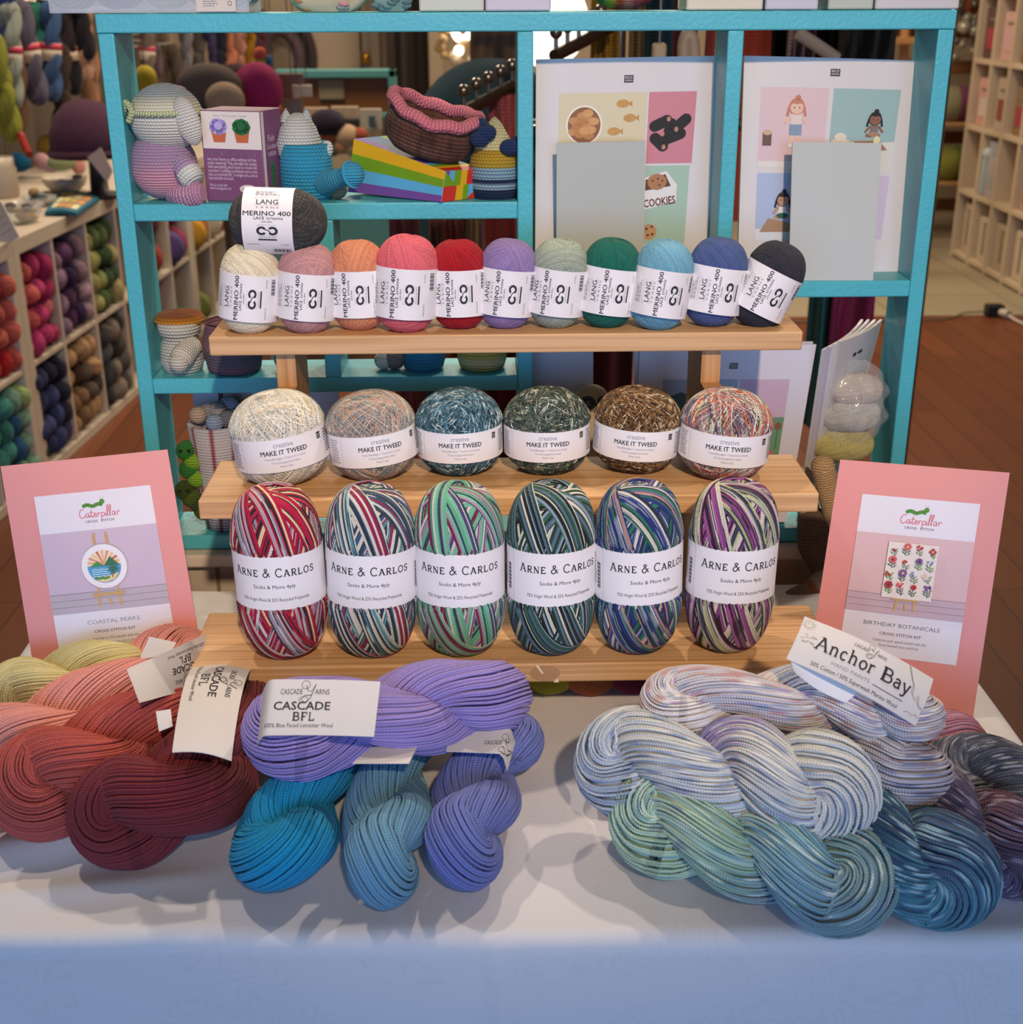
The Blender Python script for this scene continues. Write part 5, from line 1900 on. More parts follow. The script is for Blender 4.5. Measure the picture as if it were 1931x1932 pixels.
NC = 6
for k in range(NC + 1):
    y = RY0 - k * DP
    rpart('side_panel' if k in (0, NC) else 'divider', RX, RX + .34, y - .012, y + .012, 0.0, 1.95)
for r in range(7):
    z = .012 + r * HP
    rpart('shelf_board', RX + .001, RX + .34, RY0 - NC * DP + .012, RY0 - .012, z, z + .024)
rpart('back_panel', RX + .34, RX + .35, RY0 - NC * DP, RY0, 0, 1.95)
rng = random.Random(8)
BOXC = {0: ['#b7a48c', '#bdaa92', '#b09c84', '#c0ae98'], 1: ['#a5aaa8', '#b0704f', '#4a3a30', '#b98f7a'], 2: ['#c9968a', '#b3a08f', '#8a6a4a', '#c9a090'],
        3: ['#5a4038', '#c9a096', '#8a5a3a', '#b89a8a'], 4: ['#b8a48e', '#c0a898', '#b09880', '#a88a78']}
KINDS = {0: ('white', 'file box'), 1: ('small', 'craft packet'), 2: ('pink', 'craft box'), 3: ('craft', 'craft box'), 4: ('pale', 'craft box')}
for r in range(5):
    for k in range(4):
        if (r, k) in ((1, 0), (1, 2)):
            continue
        w_ = rng.uniform(.13, .19)
        h = HP * (.78 if r != 1 else .6) * rng.uniform(.85, 1.0)
        y = RY0 - (k + .5) * DP
        z = .037 + r * HP
        col_ = BOXC[r][k]
        mb = MB()
        mb.bx(.03, .25, -w_ / 2, w_ / 2, 0, h, pm(col_, .5, vary=.03), .004)
        bt = thing('storage_box' if r == 0 else 'craft_box', f'{KINDS[r][0]} {KINDS[r][1]}, right wall shelf, row {("one", "two", "three", "four", "five")[r]} up, {("far end", "second from far", "third from far", "fourth from far")[k]}', 'box', (RX, y, z), (0, 0, rng.uniform(-.05, .05)))
        mb.build('box', bt)
        mb = MB()
        if r == 0:
            mb.bx(.026, .0305, -.006, .006, h * .18, h * .8, pm('#6f6250', .6))
            mb.bx(.026, .0305, -.02, .02, h * .84, h * .9, pm('#857763', .6))
        else:
            pic = pm(('#a03a48', '#7a5a48', '#c9b8a8', '#8a4a3a', '#d0a0a0')[rng.randrange(5)], .5)
            mb.bx(.027, .0305, -w_ * .3, w_ * .3, h * .2, h * .6, pic)
            mb.bx(.027, .0305, -w_ * .35, w_ * .2, h * .75, h * .8, pm('#7f7166', .6))
        mb.build('printed_front', bt)
for j, (py, cc, nm) in enumerate([(300, '#c79a92', 'dusty pink'), (318, '#8f2a2a', 'dark red'), (320, '#b8862f', 'orange yellow'), (338, '#c9a86a', 'straw yellow'), (345, '#b8706a', 'rose'), (362, '#c9b09a', 'cream')]):
    y = RY0 - 1.5 * DP + (.03 if j % 2 else -.03)
    mb = MB()
    mb.sphere((0, 0, 0), .042, YARN, 16, 10, col=lin(cc))
    o = tag(mb.build('yarn_ball'), f'{nm} yarn ball in a clear jar on the right wall shelf', 'yarn ball', 'balls in the jar on the right shelf')
    o.location = (RX + .10, y, .395 + .078 * (j // 2) + .002)
p = Vector((RX + .10, RY0 - 1.5 * DP, .361))
mb = MB()
mb.lathe([(.095, 0), (.095, .27), (.09, .27), (.09, .004), (0, .004)], CLEARP, 28)
tag(mb.build('clear_jar'), 'clear plastic jar of bright yarn balls on the right shelf', 'jar').location = p
mb = MB()
mb.bx(-.02, .02, -.02, .02, 0, .19, pm('#9aa5a6', .5), .006)
mb.sphere((0, 0, .2), .03, pm('#a8b0b0', .6))
tag(mb.build('figurine'), 'pale blue grey figurine in front of the clear jar', 'figurine').location = (RX + .03, RY0 - 1.15 * DP, .361)

# ---- slatted wooden rack between the turquoise shelf and the right shelving
t = thing('slatted_rack', 'brown wooden slatted display rack beside the right shelving', 'rack', (2.55, 7.7, 0))
RKW = wood_mat('rack_wood', '#8a5f38', '#6d4526', 0)
for x in (-.32, .30):
    mb = MB()
    mb.bx(x, x + .04, -.02, .02, 0, 1.75, RKW, .004)
    mb.build('upright', t)
for k in range(9):
    mb = MB()
    mb.bx(-.32, .34, -.03, -.012, .12 + k * .19, .19 + k * .19, RKW, .004)
    mb.build('slat', t)
for z in (.30, .62, 1.16):
    mb = MB()
    mb.bx(-.33, .35, -.30, -.03, z, z + .02, pm('#b98a5a', .5), .004)
    mb.build('shelf_board', t)
for px, py, z, c, lab in [(1775, 415, .32, '#8a8a3a', 'yellow green bunch of yarn low on the wooden rack'), (1795, 418, .32, '#5f6a2a', 'olive bunch of yarn low on the wooden rack'),
                          (1797, 300, .64, '#7a3a5a', 'magenta purple yarn bunch on the wooden rack'), (1785, 312, .64, '#8a8460', 'khaki yarn bunch on the wooden rack'),
                          (1800, 170, 1.18, '#b0562f', 'orange felt bunch on the wooden rack')]:
    p = at_y(px, py, 7.5)
    mb = MB()
    mb.sphere((0, 0, .09), (.10, .09, .10), YARN, 18, 10, col=lin(c))
    o = tag(mb.build('yarn_bunch'), lab, 'yarn bunch', 'yarn bunches on the wooden rack')
    o.location = (p.x, 7.5, z)
rng = random.Random(1)
p = at_y(1822, 52, 7.4)
mb = MB()
for k in range(26):
    mb.sphere((rng.uniform(-.07, .07), rng.uniform(-.05, .05), rng.uniform(-.16, .16)), rng.uniform(.02, .035), pm(('#8a8272', '#a59c88', '#5d554a')[k % 3], .3, .3), 10, 6)
tag(mb.build('foil_garland'), 'crinkled silver garland hanging above the wooden rack', 'garland').location = p

# ---- adapter and cord on the floor
p = at_z(1875, 597, .0)
t = thing('power_adapter', 'black power adapter with a white cord on the wooden floor at the right', 'adapter', p)
mb = MB()
mb.box((0, 0, .028), (.075, .055, .05), pm('#1d1c1d', .5), .006)
mb.build('adapter_body', t)
mb = MB()
mb.cyl((.02, -.03, .025), (.035, -.075, .025), .017, pm('#b9aa9a', .5), 14)
mb.tube(spline([(.035, -.075, .022), (.06, -.14, .008), (.11, -.28, .006), (.25, -.36, .006), (.5, -.42, .006)], 30), .007, pm('#b9aa9a', .5), 8)
mb.build('cord', t)
mb = MB()
mb.tube(spline([(-.03, .01, .02), (-.12, .02, .012), (-.25, -.06, .004), (-.6, -.08, .004), (-.9, -.08, .004)], 30), .004, pm('#6a6250', .5), 8)
mb.build('thin_cord', t)

# ---- open trunk with its lid up, seen through the upper left cell
TY = 5.4
a, b = at_y(518, 262, TY), at_y(752, 262, TY)
zt, zb = at_y(640, 131, TY).z, at_y(640, 212, TY).z
w2 = (b.x - a.x) / 2
t = thing('trunk', 'open turquoise trunk with a wood-lined lid in the background', 'trunk', ((a.x + b.x) / 2, TY, 0))
TEALD = pm('#4f8a86', .5, vary=.05)
mb = MB()
for z0, z1, x0, x1 in ((zt - .03, zt, -w2, w2), (zb - .02, zb, -w2, w2), (zb, zt, w2 - .03, w2), (zb, zt, -w2, -w2 + .03)):
    mb.bx(x0, x1, -.04, .05, z0, z1, TEALD, .004)
mb.build('lid_frame', t)
mb = MB()
mb.bx(-w2 + .02, w2 - .02, .0, .03, zb, zt - .02, wood_mat('lid_lining', '#7d4c20', '#6a3d18', 0))
lid = mb.build('lid_lining', t)
mb = MB()
q = at_y(625, 168, TY - .02)
mb.bx(q.x - (a.x + b.x) / 2 - .05, q.x - (a.x + b.x) / 2 + .05, -.012, .0, q.z - .04, q.z + .035, pm('#8a7a60', .5), .003)
mb.build('paper_label', lid)
mb = MB()
mb.bx(-w2, w2, -.55, .02, .25, zb - .28, TEALD, .006)
for x in (-w2 + .04, w2 - .04):
    for y in (-.5, -.02):
        mb.bx(x - .03, x + .03, y - .03, y + .03, 0, .25, TEALD)
mb.build('trunk_body', t)
cx = (a.x + b.x) / 2


def bgbox(name, lab, cat, x0, x1, y0, y1, Y, d, c, **k):
    """a box-shaped thing filling the pixel rectangle at depth Y"""
    p, q = at_y(x0, y1, Y), at_y(x1, y0, Y)
    mb = MB()
    mb.bx(-(q.x - p.x) / 2, (q.x - p.x) / 2, 0, d, 0, q.z - p.z, pm(c, k.get('rough', .6)), .004)
    o = tag(mb.build(name), lab, cat, k.get('group'))
    o.location = ((p.x + q.x) / 2, Y, p.z)
    return o


bgbox('paper_sheaf', 'left stack of cream papers standing in the trunk', 'papers', 575, 618, 203, 232, 5.25, .03, '#a5907a', group='cream papers in the trunk')
bgbox('paper_sheaf', 'right stack of cream papers standing in the trunk', 'papers', 625, 676, 201, 230, 5.25, .03, '#a5907a', group='cream papers in the trunk')
bgbox('pattern_card', 'white card with a dark square in the trunk', 'card', 680, 720, 205, 246, 5.15, .02, '#a59c8a')
bgbox('pattern_card', 'small dark card in front of the white trunk card', 'card', 696, 708, 218, 240, 5.13, .01, '#3a4a50')
bgbox('dark_basket', 'black wicker basket inside the trunk', 'basket', 600, 680, 224, 252, 5.2, .12, '#2a2322')


def bg_ball(lab, px, py, Y, r, c, name='yarn_ball', cat='yarn ball', mat=None, g=None, cord=False):
    mb = MB()
    if cord:
        mb.cyl((0, 0, 0), (0, 0, RAILZ - at_y(px, py, Y).z), .0015, pm('#6a5a50', .6), 6)
    mb.sphere((0, 0, 0), r, mat or YARN, 18, 10, col=lin(c))
    o = tag(mb.build(name), lab, cat, g)
    o.location = at_y(px, py, Y)
    return o


RAILZ = 1.45
G_ = 'yarn balls in the open trunk'
for lab, px, py, r, c in [('dark purple yarn ball in the trunk', 618, 232, (.07, .05, .05), '#241c2c'), ('orange yarn ball in the trunk', 622, 258, (.035, .03, .03), '#b0603a'),
                          ('cream yarn ball in the trunk', 655, 258, (.05, .04, .045), '#b89a7a'), ('dark green yarn ball in the trunk', 640, 250, (.03, .03, .025), '#2f5048'),
                          ('rust yarn ball at the right of the trunk', 678, 256, (.035, .03, .03), '#9a4a2f'), ('pale peach yarn ball at the trunk front', 645, 276, (.04, .03, .03), '#c08a68'),
                          ('grey green yarn ball at the trunk front', 628, 280, (.03, .03, .03), '#6a7060'), ('sandy yarn ball at the trunk front', 665, 280, (.03, .03, .03), '#b8a080')]:
    bg_ball(lab, px, py, 5.0, r, c, g=G_)
# braided wreath leaning on the door
p = at_y(541, 104, 8.17)
mb = MB()
mb.tube([(.146 * math.cos(t_), .0, .21 * math.sin(t_) - .01) for t_ in np.linspace(-.7, PI + .7, 28)], .036, CROCHET, 10, stitch=(8, .012), col=lin('#3a2f33'))
mb.tube([(.105 * math.cos(t_) - .03, -.04, .15 * math.sin(t_) - .02) for t_ in np.linspace(-.4, PI + .6, 24)], .03, CROCHET, 10, stitch=(8, .012), col=lin('#54444a'))
mb.cyl((0, .0, .2), (0, .09, .2), .006, pm('#6a5a4a', .5), 8)
tag(mb.build('braided_wreath'), 'dark braided yarn wreath hanging on the cream door', 'wreath').location = p
# dark doorway curtain and the mirror frame beside it
mb = MB()
p, q = at_y(737, 300, 7.9), at_y(818, 0, 7.9)
xx = np.linspace(p.x, q.x, 40)
zz_ = np.linspace(0.02, 2.2, 8)
X_, Z_ = np.meshgrid(xx, zz_)
mb.grid(np.stack([X_, 7.9 + .03 * np.sin(X_ * 60), Z_], -1), pm('#352a26', .9, vary=.1))
mb.grid(np.stack([X_, 7.93 + .03 * np.sin(X_ * 60), Z_], -1), pm('#352a26', .9, vary=.1), flip=True)
tag(mb.build('curtain'), 'dark brown curtain in the doorway of the back wall', 'curtain')
mb = MB()
p = at_y(824, 300, 7.7)
mb.bx(p.x - .03, p.x + .05, 7.7, 7.78, 0, 2.1, pm('#94836c', .5), .006)
struct('trim_2', mb)
# sparkling bauble lamp
p = at_y(862, 95, 6.2)
t = thing('bauble_lamp', 'bright lamp of glass baubles glowing in the background', 'lamp', p)
mb = MB()
rng = random.Random(6)
for k in range(16):
    mb.sphere((rng.uniform(-.075, .075), rng.uniform(-.05, .05), rng.uniform(-.09, .13)), rng.uniform(.016, .03), pm(('#d8b88a', '#b99a6a', '#c9b59a')[k % 3], .15, .2), 12, 8)
mb.build('baubles', t)
mb = MB()
mb.sphere((.025, 0, .09), (.05, .04, .06), pm('#fff3dd', .5, emit=4.0), 16, 10)
mb.sphere((.01, -.03, .0), (.022, .02, .022), pm('#fff3dd', .5, emit=3.0), 12, 8)
mb.build('glowing_bulb', t)
mb = MB()
mb.cyl((0, 0, -.1), (0, 0, -p.z + .01), .012, pm('#8a7a60', .4, .6), 10)
mb.cyl((0, 0, -p.z), (0, 0, -p.z + .02), .12, pm('#8a7a60', .4, .6), 24)
mb.build('stand', t)
# round white globe lamp behind the centre post
p = at_y(1034, 42, 3.6)
t = thing('globe_lamp', 'large white glowing globe lamp behind the centre post', 'lamp', (p.x, p.y, 0))
mb = MB()
mb.sphere((0, 0, p.z), (.105, .105, .112), pm('#fffaf0', .5, emit=2.2, vary=0), 32, 20)
mb.build('globe', t)
mb = MB()
mb.cyl((0, 0, .02), (0, 0, p.z - .1), .014, pm('#3a3028', .4, .5), 12)
mb.cyl((0, 0, 0), (0, 0, .02), .13, pm('#3a3028', .4, .5), 24)
mb.build('stand', t)


# ---- garments hanging behind the shelf
FL = None          # reaches down to the floor


def garment(lab, x0, x1, y1, Y, c, seed=0, name='knitted_shawl', cat='garment', top=1.425, c2=None, amp=.02):
    fl = y1 is FL
    y1 = 520 if fl else y1
    p, q = at_y(x0, y1, Y), at_y(x1, y1, Y)
    W_, zb_ = q.x - p.x, p.z
    if fl:
        zb_ = 0.004
    rg = np.random.default_rng(seed)
    u, v = np.meshgrid(np.linspace(0, 1, 46), np.linspace(0, 1, 22))
    ph = rg.uniform(0, 6, 3)
    fold = amp * np.sin(u * PI * 2 * max(1, round(W_ / .06)) + ph[0]) * (0.4 + .6 * v) + amp * .5 * np.sin(u * 17 + ph[1])
    X_ = (u - .5) * W_ * (1 + .06 * np.sin(3 * v + ph[2]))
    Z_ = top + (zb_ - top) * v - Y * 0
    mb = MB()
    cl = np.array(lin(c)) * (1 + .1 * np.sin(u * 30 + v * 9))[..., None]
    if c2:
        k = (np.sin(u * 20 + 14 * v + ph[1]) > .3)[..., None]
        cl = np.where(k, np.array(lin(c2)), cl)
    uv = np.stack([u * W_ / .007, v * (top - zb_) / .009], -1)
    A = np.stack([X_, fold, Z_], -1)
    mb.grid(A, CROCHET, uv=uv, col=cl)
    mb.grid(A + [0, .012, 0], CROCHET, uv=uv, col=cl, flip=True)
    for a_, b_, s_ in ((A[:, 0], A[:, 0] + [0, .012, 0], 0), (A[:, -1] + [0, .012, 0], A[:, -1], 0), (A[-1], A[-1] + [0, .012, 0], 0)):
        mb.grid(np.stack([a_, b_]), CROCHET, col=lin(c))
    o = tag(mb.build(name), lab, cat, 'garments on the rail behind the shelf')
    o.location = ((p.x + q.x) / 2, Y, 0)
    return o


p = at_y(925, 262, 2.9)
mb = MB()
mb.sphere((0, 0, 0), (.165, .10, .165), CROCHET, 40, 22, stitch=.007, col=lin('#2f4d57'))
mb.lathe([(.158, .004 - p.z), (.165, -.4), (.165, 0)], CROCHET, 40, sy=.6, stitch=(150, .009), col=lin('#2f4d57'))
tag(mb.build('knitted_poncho'), 'dark teal knitted poncho on a rounded form behind the upper left cell', 'garment').location = p
garment('beige fine knit wrap hanging above the teal shawl', 890, 990, 128, 3.1, '#7d654e', 2, top=1.5, amp=.008)
garment('dusty pink shawl hanging left of the centre post', 735, 795, FL, 2.3, '#8a4a48', 3, top=at_y(760, 410, 2.3).z)
garment('tan and pink shawl hanging left of the centre post', 812, 846, FL, 2.35, '#94664f', 4, top=at_y(760, 410, 2.3).z)
garment('orange red shawl hanging left of the centre post', 840, 874, FL, 2.25, '#a04a38', 5, top=at_y(760, 410, 2.3).z)
garment('olive and purple striped shawl hanging left of the centre post', 866, 915, FL, 2.3, '#7a6a38', 6, c2='#5a3a4e', top=at_y(760, 410, 2.3).z)
garment('dark red cardigan hanging beside the centre post', 912, 1000, FL, 2.35, '#6a1c1e', 7, top=at_y(760, 410, 2.3).z)
garment('coral rose knitted piece hanging from the slanting arm', 925, 1000, 330, 2.45, '#9a4f52', 8, top=at_y(958, 178, 2.45).z)
garment('yellow ochre scarf hanging behind the first pattern sheet', 1108, 1162, 420, 2.5, '#9a7420', 9)
garment('lacy beige scarf hanging behind the first pattern sheet', 1178, 1204, 420, 2.5, '#8a6f4a', 10)
garment('dark teal cardigan hanging behind the first pattern sheet', 1200, 1262, 420, 2.55, '#173e48', 11)
garment('raspberry scarf hanging behind the first pattern sheet', 1256, 1300, 420, 2.6, '#8a3a40', 12)
garment('orange red jumper hanging near the right divider', 1312, 1432, 420, 2.5, '#a8442f', 13)
garment('plum and white speckled scarf hanging in the right cell', 1462, 1512, 420, 2.5, '#4a2a3a', 14, c2='#a08a80')
garment('black cardigan hanging in the right cell', 1425, 1575, 420, 2.65, '#151214', 15)
garment('black open-work shawl hanging in the right cell', 1560, 1655, 420, 2.45, '#1c1a16', 16, c2='#4a4032')
garment('wine red skirt hanging low behind the stand', 1100, 1200, FL, 2.25, '#4a151d', 17, top=1.0)
garment('bottle green scarf hanging low at the right', 1510, 1545, 800, 2.5, '#14403f', 18, top=1.1)
garment('teal scarf hanging low at the right', 1530, 1552, 720, 2.49, '#1f6a70', 19, top=1.1)
garment('navy scarf hanging low at the right', 1546, 1566, 800, 2.51, '#1a2438', 20, top=1.1)
garment('magenta lace shawl hanging low at the right', 1560, 1640, 655, 2.5, '#7d1f45', 21, top=1.1, c2='#8f2a52')
# garment rail with posts
t = thing('garment_rack', 'chrome garment rack carrying the hanging knits behind the shelf', 'garment rack', (.35, 2.5, 0))
CHROME = pm('#8a8078', .18, .9, vary=.02)
mb = MB()
mb.cyl((at_y(992, 80, 2.5).x - .40, 0, 1.43), (at_y(1760, 350, 2.5).x - .30, 0, 1.43), .012, CHROME, 12)
mb.build('rail', t)
mb = MB()
x0_, x1_ = at_y(992, 80, 2.5).x - .35, at_y(1760, 350, 2.5).x - .35
mb.cyl((x0_, 0, 1.105), (x1_, 0, 1.105), .010, CHROME, 12)
mb.build('rail', t)
for x in (at_y(992, 80, 2.5).x - .35, at_y(1170, 80, 2.5).x - .35, at_y(1760, 350, 2.5).x - .35):
    mb = MB()
    mb.cyl((x, 0, 0), (x, 0, 1.43), .011, CHROME, 12)
    mb.box((x, 0, .012), (.05, .5, .024), CHROME, .004)
    mb.build('post', t)
# slanting display arms with ball stops
def arm(lab, x0, y0, x1, y1, Y0, Y1, n):
    a_, b_ = at_y(x0, y0, Y0), at_y(x1, y1, Y1)
    t_ = thing('slanting_rail', lab, 'display rail', a_)
    mb = MB()
    mb.cyl((0, 0, 0), b_ - a_, .011, pm('#4a3a30', .3, .6), 10)
    mb.build('bar', t_)
    for k in range(n):
        mb = MB()
        q_ = (b_ - a_) * ((k + .15) / n)
        mb.cyl(q_, q_ + Vector((0, 0, .03)), .004, CHROME, 8)
        mb.sphere(q_ + Vector((0, 0, .036)), .011, CHROME, 12, 8)
        mb.build('ball_stop', t_)


arm('dark slanting display arm with ball stops in front of the teal shawl', 872, 214, 985, 152, 2.35, 2.5, 5)
arm('dark slanting display arm beside the globe lamp', 1046, 106, 1150, 52, 2.3, 2.45, 5)
# white hangers
for lab, pts in [('white clothes hanger end behind the first pattern sheet', [(1290, 118, 2.3), (1292, 80, 2.3), (1300, 64, 2.3), (1308, 80, 2.3), (1310, 118, 2.3)]),
                 ('slanting white clothes hanger in the right cell', [(1505, 62, 2.3), (1545, 88, 2.3), (1580, 112, 2.3)])]:
    P_ = [np.array(at_y(*q_)) for q_ in pts]
    b0 = P_[0]
    mb = MB()
    mb.tube(spline([x_ - b0 for x_ in P_], 16), .011, pm('#b0a08e', .4), 10)
    tag(mb.build('clothes_hanger'), lab, 'hanger').location = b0
p = at_y(1244, 100, 2.3)
mb = MB()
mb.bx(-.012, .012, -.01, .01, -.03, .016, pm('#b8a88e', .4), .006)
mb.cyl((0, 0, .016), (0, 0, .12), .003, CHROME, 8)
tag(mb.build('hanger_clip'), 'cream hanger clip on a wire behind the first pattern sheet', 'clip').location = p
# easel-like wooden ladder and brighter goods seen past the right post
p = at_y(1690, 85, 6.5)
t = thing('wooden_ladder', 'light wooden ladder display seen under the right end of the top board', 'ladder', (p.x, 6.5, 0))
LW = pm('#b07f4a', .5)
for dx in (-.10, .06):
    mb = MB()
    mb.cyl((dx * 1.6, 0, 0), (dx * .8, .1, 1.6), .022, LW, 8)
    mb.build('ladder_leg', t)
for z in (.4, .75, 1.1, 1.3):
    mb = MB()
    mb.bx(-.42, .13, -.02, .08, z - .015, z + .015, LW, .004)
    mb.build('rung', t)
bgbox('yarn_carton', 'yellow carton on the wooden ladder', 'carton', 1635, 1672, 78, 112, 6.45, .1, '#a8842f')
# round side table behind the toys, carrying felt bags and fuzzy hanks
q = at_y(425, 222, 3.5)
t = thing('side_table', 'round dark side table behind the toys, mostly hidden', 'table', (q.x, 3.5, 0))
mb = MB()
mb.lathe([(0, q.z - .03), (.16, q.z - .03), (.165, q.z - .015), (.16, q.z), (0, q.z)], pm('#4a382c', .5), 40)
mb.build('tabletop', t)
mb = MB()
mb.lathe([(.16, 0), (.16, .02), (.03, .05), (.025, q.z - .03)], pm('#4a382c', .5), 24)
mb.build('pedestal', t)
SIDE_Z = q.z
# fuzzy and bright bits beside the hanging hanks
o = bg_ball('fuzzy magenta pompom hank hanging in the upper left cell', 487, 170, 3.55, (.065, .05, .07), '#a01f58', 'fuzzy_hank', 'yarn hank')
o.location.z = SIDE_Z + max(0, o.location.z - SIDE_Z)
o = bg_ball('dark wine fuzzy hank behind the magenta one', 445, 165, 3.60, (.07, .05, .06), '#3f1420', 'fuzzy_hank', 'yarn hank')
o.location.z = SIDE_Z + max(0, o.location.z - SIDE_Z)
o = bg_ball('taupe felt bag behind the toy elephant', 395, 165, 3.47, (.085, .05, .06), '#5d4f44', 'felt_bag', 'bag')
o.location.z = SIDE_Z + max(0, o.location.z - SIDE_Z)
o = bg_ball('beige felt bag in front of the taupe one', 425, 190, 3.39, (.05, .04, .045), '#a58a70', 'felt_bag', 'bag')
o.location.z = SIDE_Z + max(0, o.location.z - SIDE_Z)
bg_ball('orange fuzzy ball behind the purple kit box', 523, 235, 3.7, (.031, .031, .055), '#d0683a', 'fuzzy_ball', 'yarn ball', cord=True)
bg_ball('lime green felt drop beside the magenta hank', 492, 122, 3.7, (.02, .02, .022), '#a0b02f', 'felt_drop', 'ornament', cord=True)
bg_ball('coral felt drop above the lime one', 491, 104, 3.7, (.018, .018, .022), '#d0583f', 'felt_drop', 'ornament', cord=True)
bg_ball('yellow felt ball behind the toy elephant', 275, 150, 3.7, (.031, .031, .037), '#c0a51f', 'felt_ball', 'ornament', cord=True)
bg_ball('blue felt drop beside the lime one', 508, 125, 3.7, (.012, .012, .03), '#3a6f94', 'felt_drop', 'ornament', cord=True)
# packets with white tags hanging by the trunk
for lab, x0, x1, y0, y1, Y, c in [('pinkish cellophane packet hanging before the trunk', 528, 572, 138, 185, 3.7, '#7d5850'), ('white paper tag on the cellophane packet', 552, 568, 160, 186, 3.69, '#c0a890'),
                                  ('second white paper tag beside the packet', 569, 588, 160, 184, 3.69, '#c8b49c'), ('clear packet of ribbons behind the blue cup', 535, 570, 188, 222, 3.7, '#7a6c62')]:
    o = bgbox('hang_tag' if 'tag' in lab else 'cello_packet', lab, 'tag' if 'tag' in lab else 'packet', x0, x1, y0, y1, Y, .012, c)
    cm_ = MB()
    cm_.cyl((0, .006, (at_y(x0, y0, Y).z - o.location.z)), (0, .006, RAILZ - o.location.z), .0015, pm('#6a5a50', .6), 6)
    cm_.build('cord', o)
t = thing('peg_rail', 'thin wooden peg rail from the left wall, above the picture', 'rail', (-1.85, 3.7, RAILZ))
mb = MB()
mb.cyl((0, 0, 0), (1.6, 0, 0), .012, pm('#8a6a48', .5), 10)
mb.build('rail', t)
# ------------------------------------------------------------------ goods on the turquoise shelf
ZA, ZB, ZR, ZF, ZT_ = 1.1425, 0.9635, 1.060, 0.786, 1.319   # shelf tops: upper left, lower left, right, bottom, very top
PXM = 1 / 1815.0


def cro(mb, c, r, col, M_=None, st=.0042, seg=28, rings=16):
    return mb.sphere(c, r, CROCHET, seg, rings, M_, st, lin(col) if isinstance(col, str) else col)


def ball_cols(rings, stops):
    """vertex colours up a sphere: stops = (fraction of height, colour)"""
    t = np.linspace(0, 1, rings + 1)
    x = [a for a, _ in stops]
    c = np.array([lin(b) for _, b in stops])
    return np.stack([np.interp(t, x, c[:, i]) for i in range(3)], -1)


# crocheted elephant doll seen from behind-left
p = at_y(312, 330, 1.355)
base = Vector((p.x, 1.352, ZA))
t = thing('crochet_toy', 'crocheted elephant toy with pink body, grey cap and white ears', 'toy', base)
mb = MB()
cro(mb, (0, 0, .034), (.034, .031, .034), ball_cols(16, [(0, '#c9a0b0'), (.4, '#d99aa8'), (.55, '#a98aa6'), (1, '#a58fb0')]))
mb.build('body', t)
hp = at_y(314, 222, 1.352) - base
mb = MB()
cro(mb, hp, (.0365, .034, .033), ball_cols(16, [(0, '#d0d0c4'), (.55, '#d8d8cc'), (.66, '#d9d3b0'), (.72, '#9aa5a8'), (1, '#a3adb0')]))
mb.build('head', t)
mb = MB()
mb.tube(spline([hp + Vector(v) for v in ((-.037, -.012, -.016), (-.038, -.02, .0), (-.033, -.022, .016), (-.027, -.026, .008), (-.031, -.026, -.002))], 20), .0032, CROCHET, 8, stitch=(4, .004), col=lin('#b9c496'))
mb.tube([hp + Vector((.0355 * math.cos(a), -.0345 * abs(math.sin(a)) if math.sin(a) < 0 else .0345 * math.sin(a), .006)) for a in np.linspace(PI, 2 * PI, 20)], .003, CROCHET, 8, stitch=(4, .004), col=lin('#c5cfa0'))
mb.build('headband', t)
mb = MB()
ep = at_y(354, 228, 1.325) - base
cro(mb, ep, (.012, .006, .024), '#d9d6cc', Matrix.Translation(ep) @ Matrix.Rotation(rad(-16), 4, 'Y') @ Matrix.Translation(-ep))
mb.build('ear', t)
mb = MB()
ep = at_y(345, 192, 1.35) - base
cro(mb, ep, (.006, .006, .006), '#b58fa8')
cro(mb, at_y(330, 172, 1.352) - base, (.012, .008, .006), '#b090a8')
mb.build('hair_tuft', t)
for nm, q in (('arm', [(332, 298, 1.345), (352, 322, 1.33), (368, 345, 1.325)]), ('leg', [(330, 365, 1.345), (352, 368, 1.33), (384, 363, 1.325)])):
    mb = MB()
    P_ = spline([np.array(at_y(*v) - base) for v in q], 14)
    col = ball_cols(13, [(0, '#a58fb0'), (.55, '#a98fb0'), (.62, '#d5d8d0'), (1, '#d5d8d0')] if nm == 'arm' else [(0, '#c79aac'), (1, '#b98aa6')])
    R_ = np.interp(np.linspace(0, 1, 14), [0, .6, .9, 1], [.012, .013, .013, .008])
    mb.tube(P_, R_, CROCHET, 14, stitch=(18, .0042), col=col)
    mb.build(nm, t)

# purple succulent kit box
c_ = {k: np.array(at_y(*v)) for k, v in dict(bl=(391, 381, 1.318), br=(508, 383, 1.312), tl=(383, 207, 1.322), tr=(497, 210, 1.316)).items()}
bl = np.array(at_z(391, 379, ZA))
br_ = np.array(at_z(505, 384, ZA))
ux = (br_ - bl) / np.linalg.norm(br_ - bl)
uy = np.array([-ux[1], ux[0], 0])
W_ = np.linalg.norm(br_ - bl) * .98
H_ = at_y(385, 207, bl[1]).z - ZA
D_ = .045
t = thing('craft_kit_box', 'purple and white boxed felt succulent kit beside the elephant toy', 'box', tuple(bl))
PUR, BOXW = pm('#7d4f72', .45, vary=.03), pm('#e2d8d0', .45, vary=.02)
mb = MB()
M_ = Matrix(((ux[0], uy[0], 0, 0), (ux[1], uy[1], 0, 0), (0, 0, 1, 0), (0, 0, 0, 1)))
mb.bx(0, W_, 0, D_, 0, H_, PUR, .0012, M_)
bo = mb.build('box', t)
mb = MB()
pen = Pen(mb, plane_map((0, 0, 0) - uy * .0001, ux, (0, 0, 1)), .00015)
pen.rect(.0015, H_ * .585, W_ - .0005, H_ - .001, BOXW)
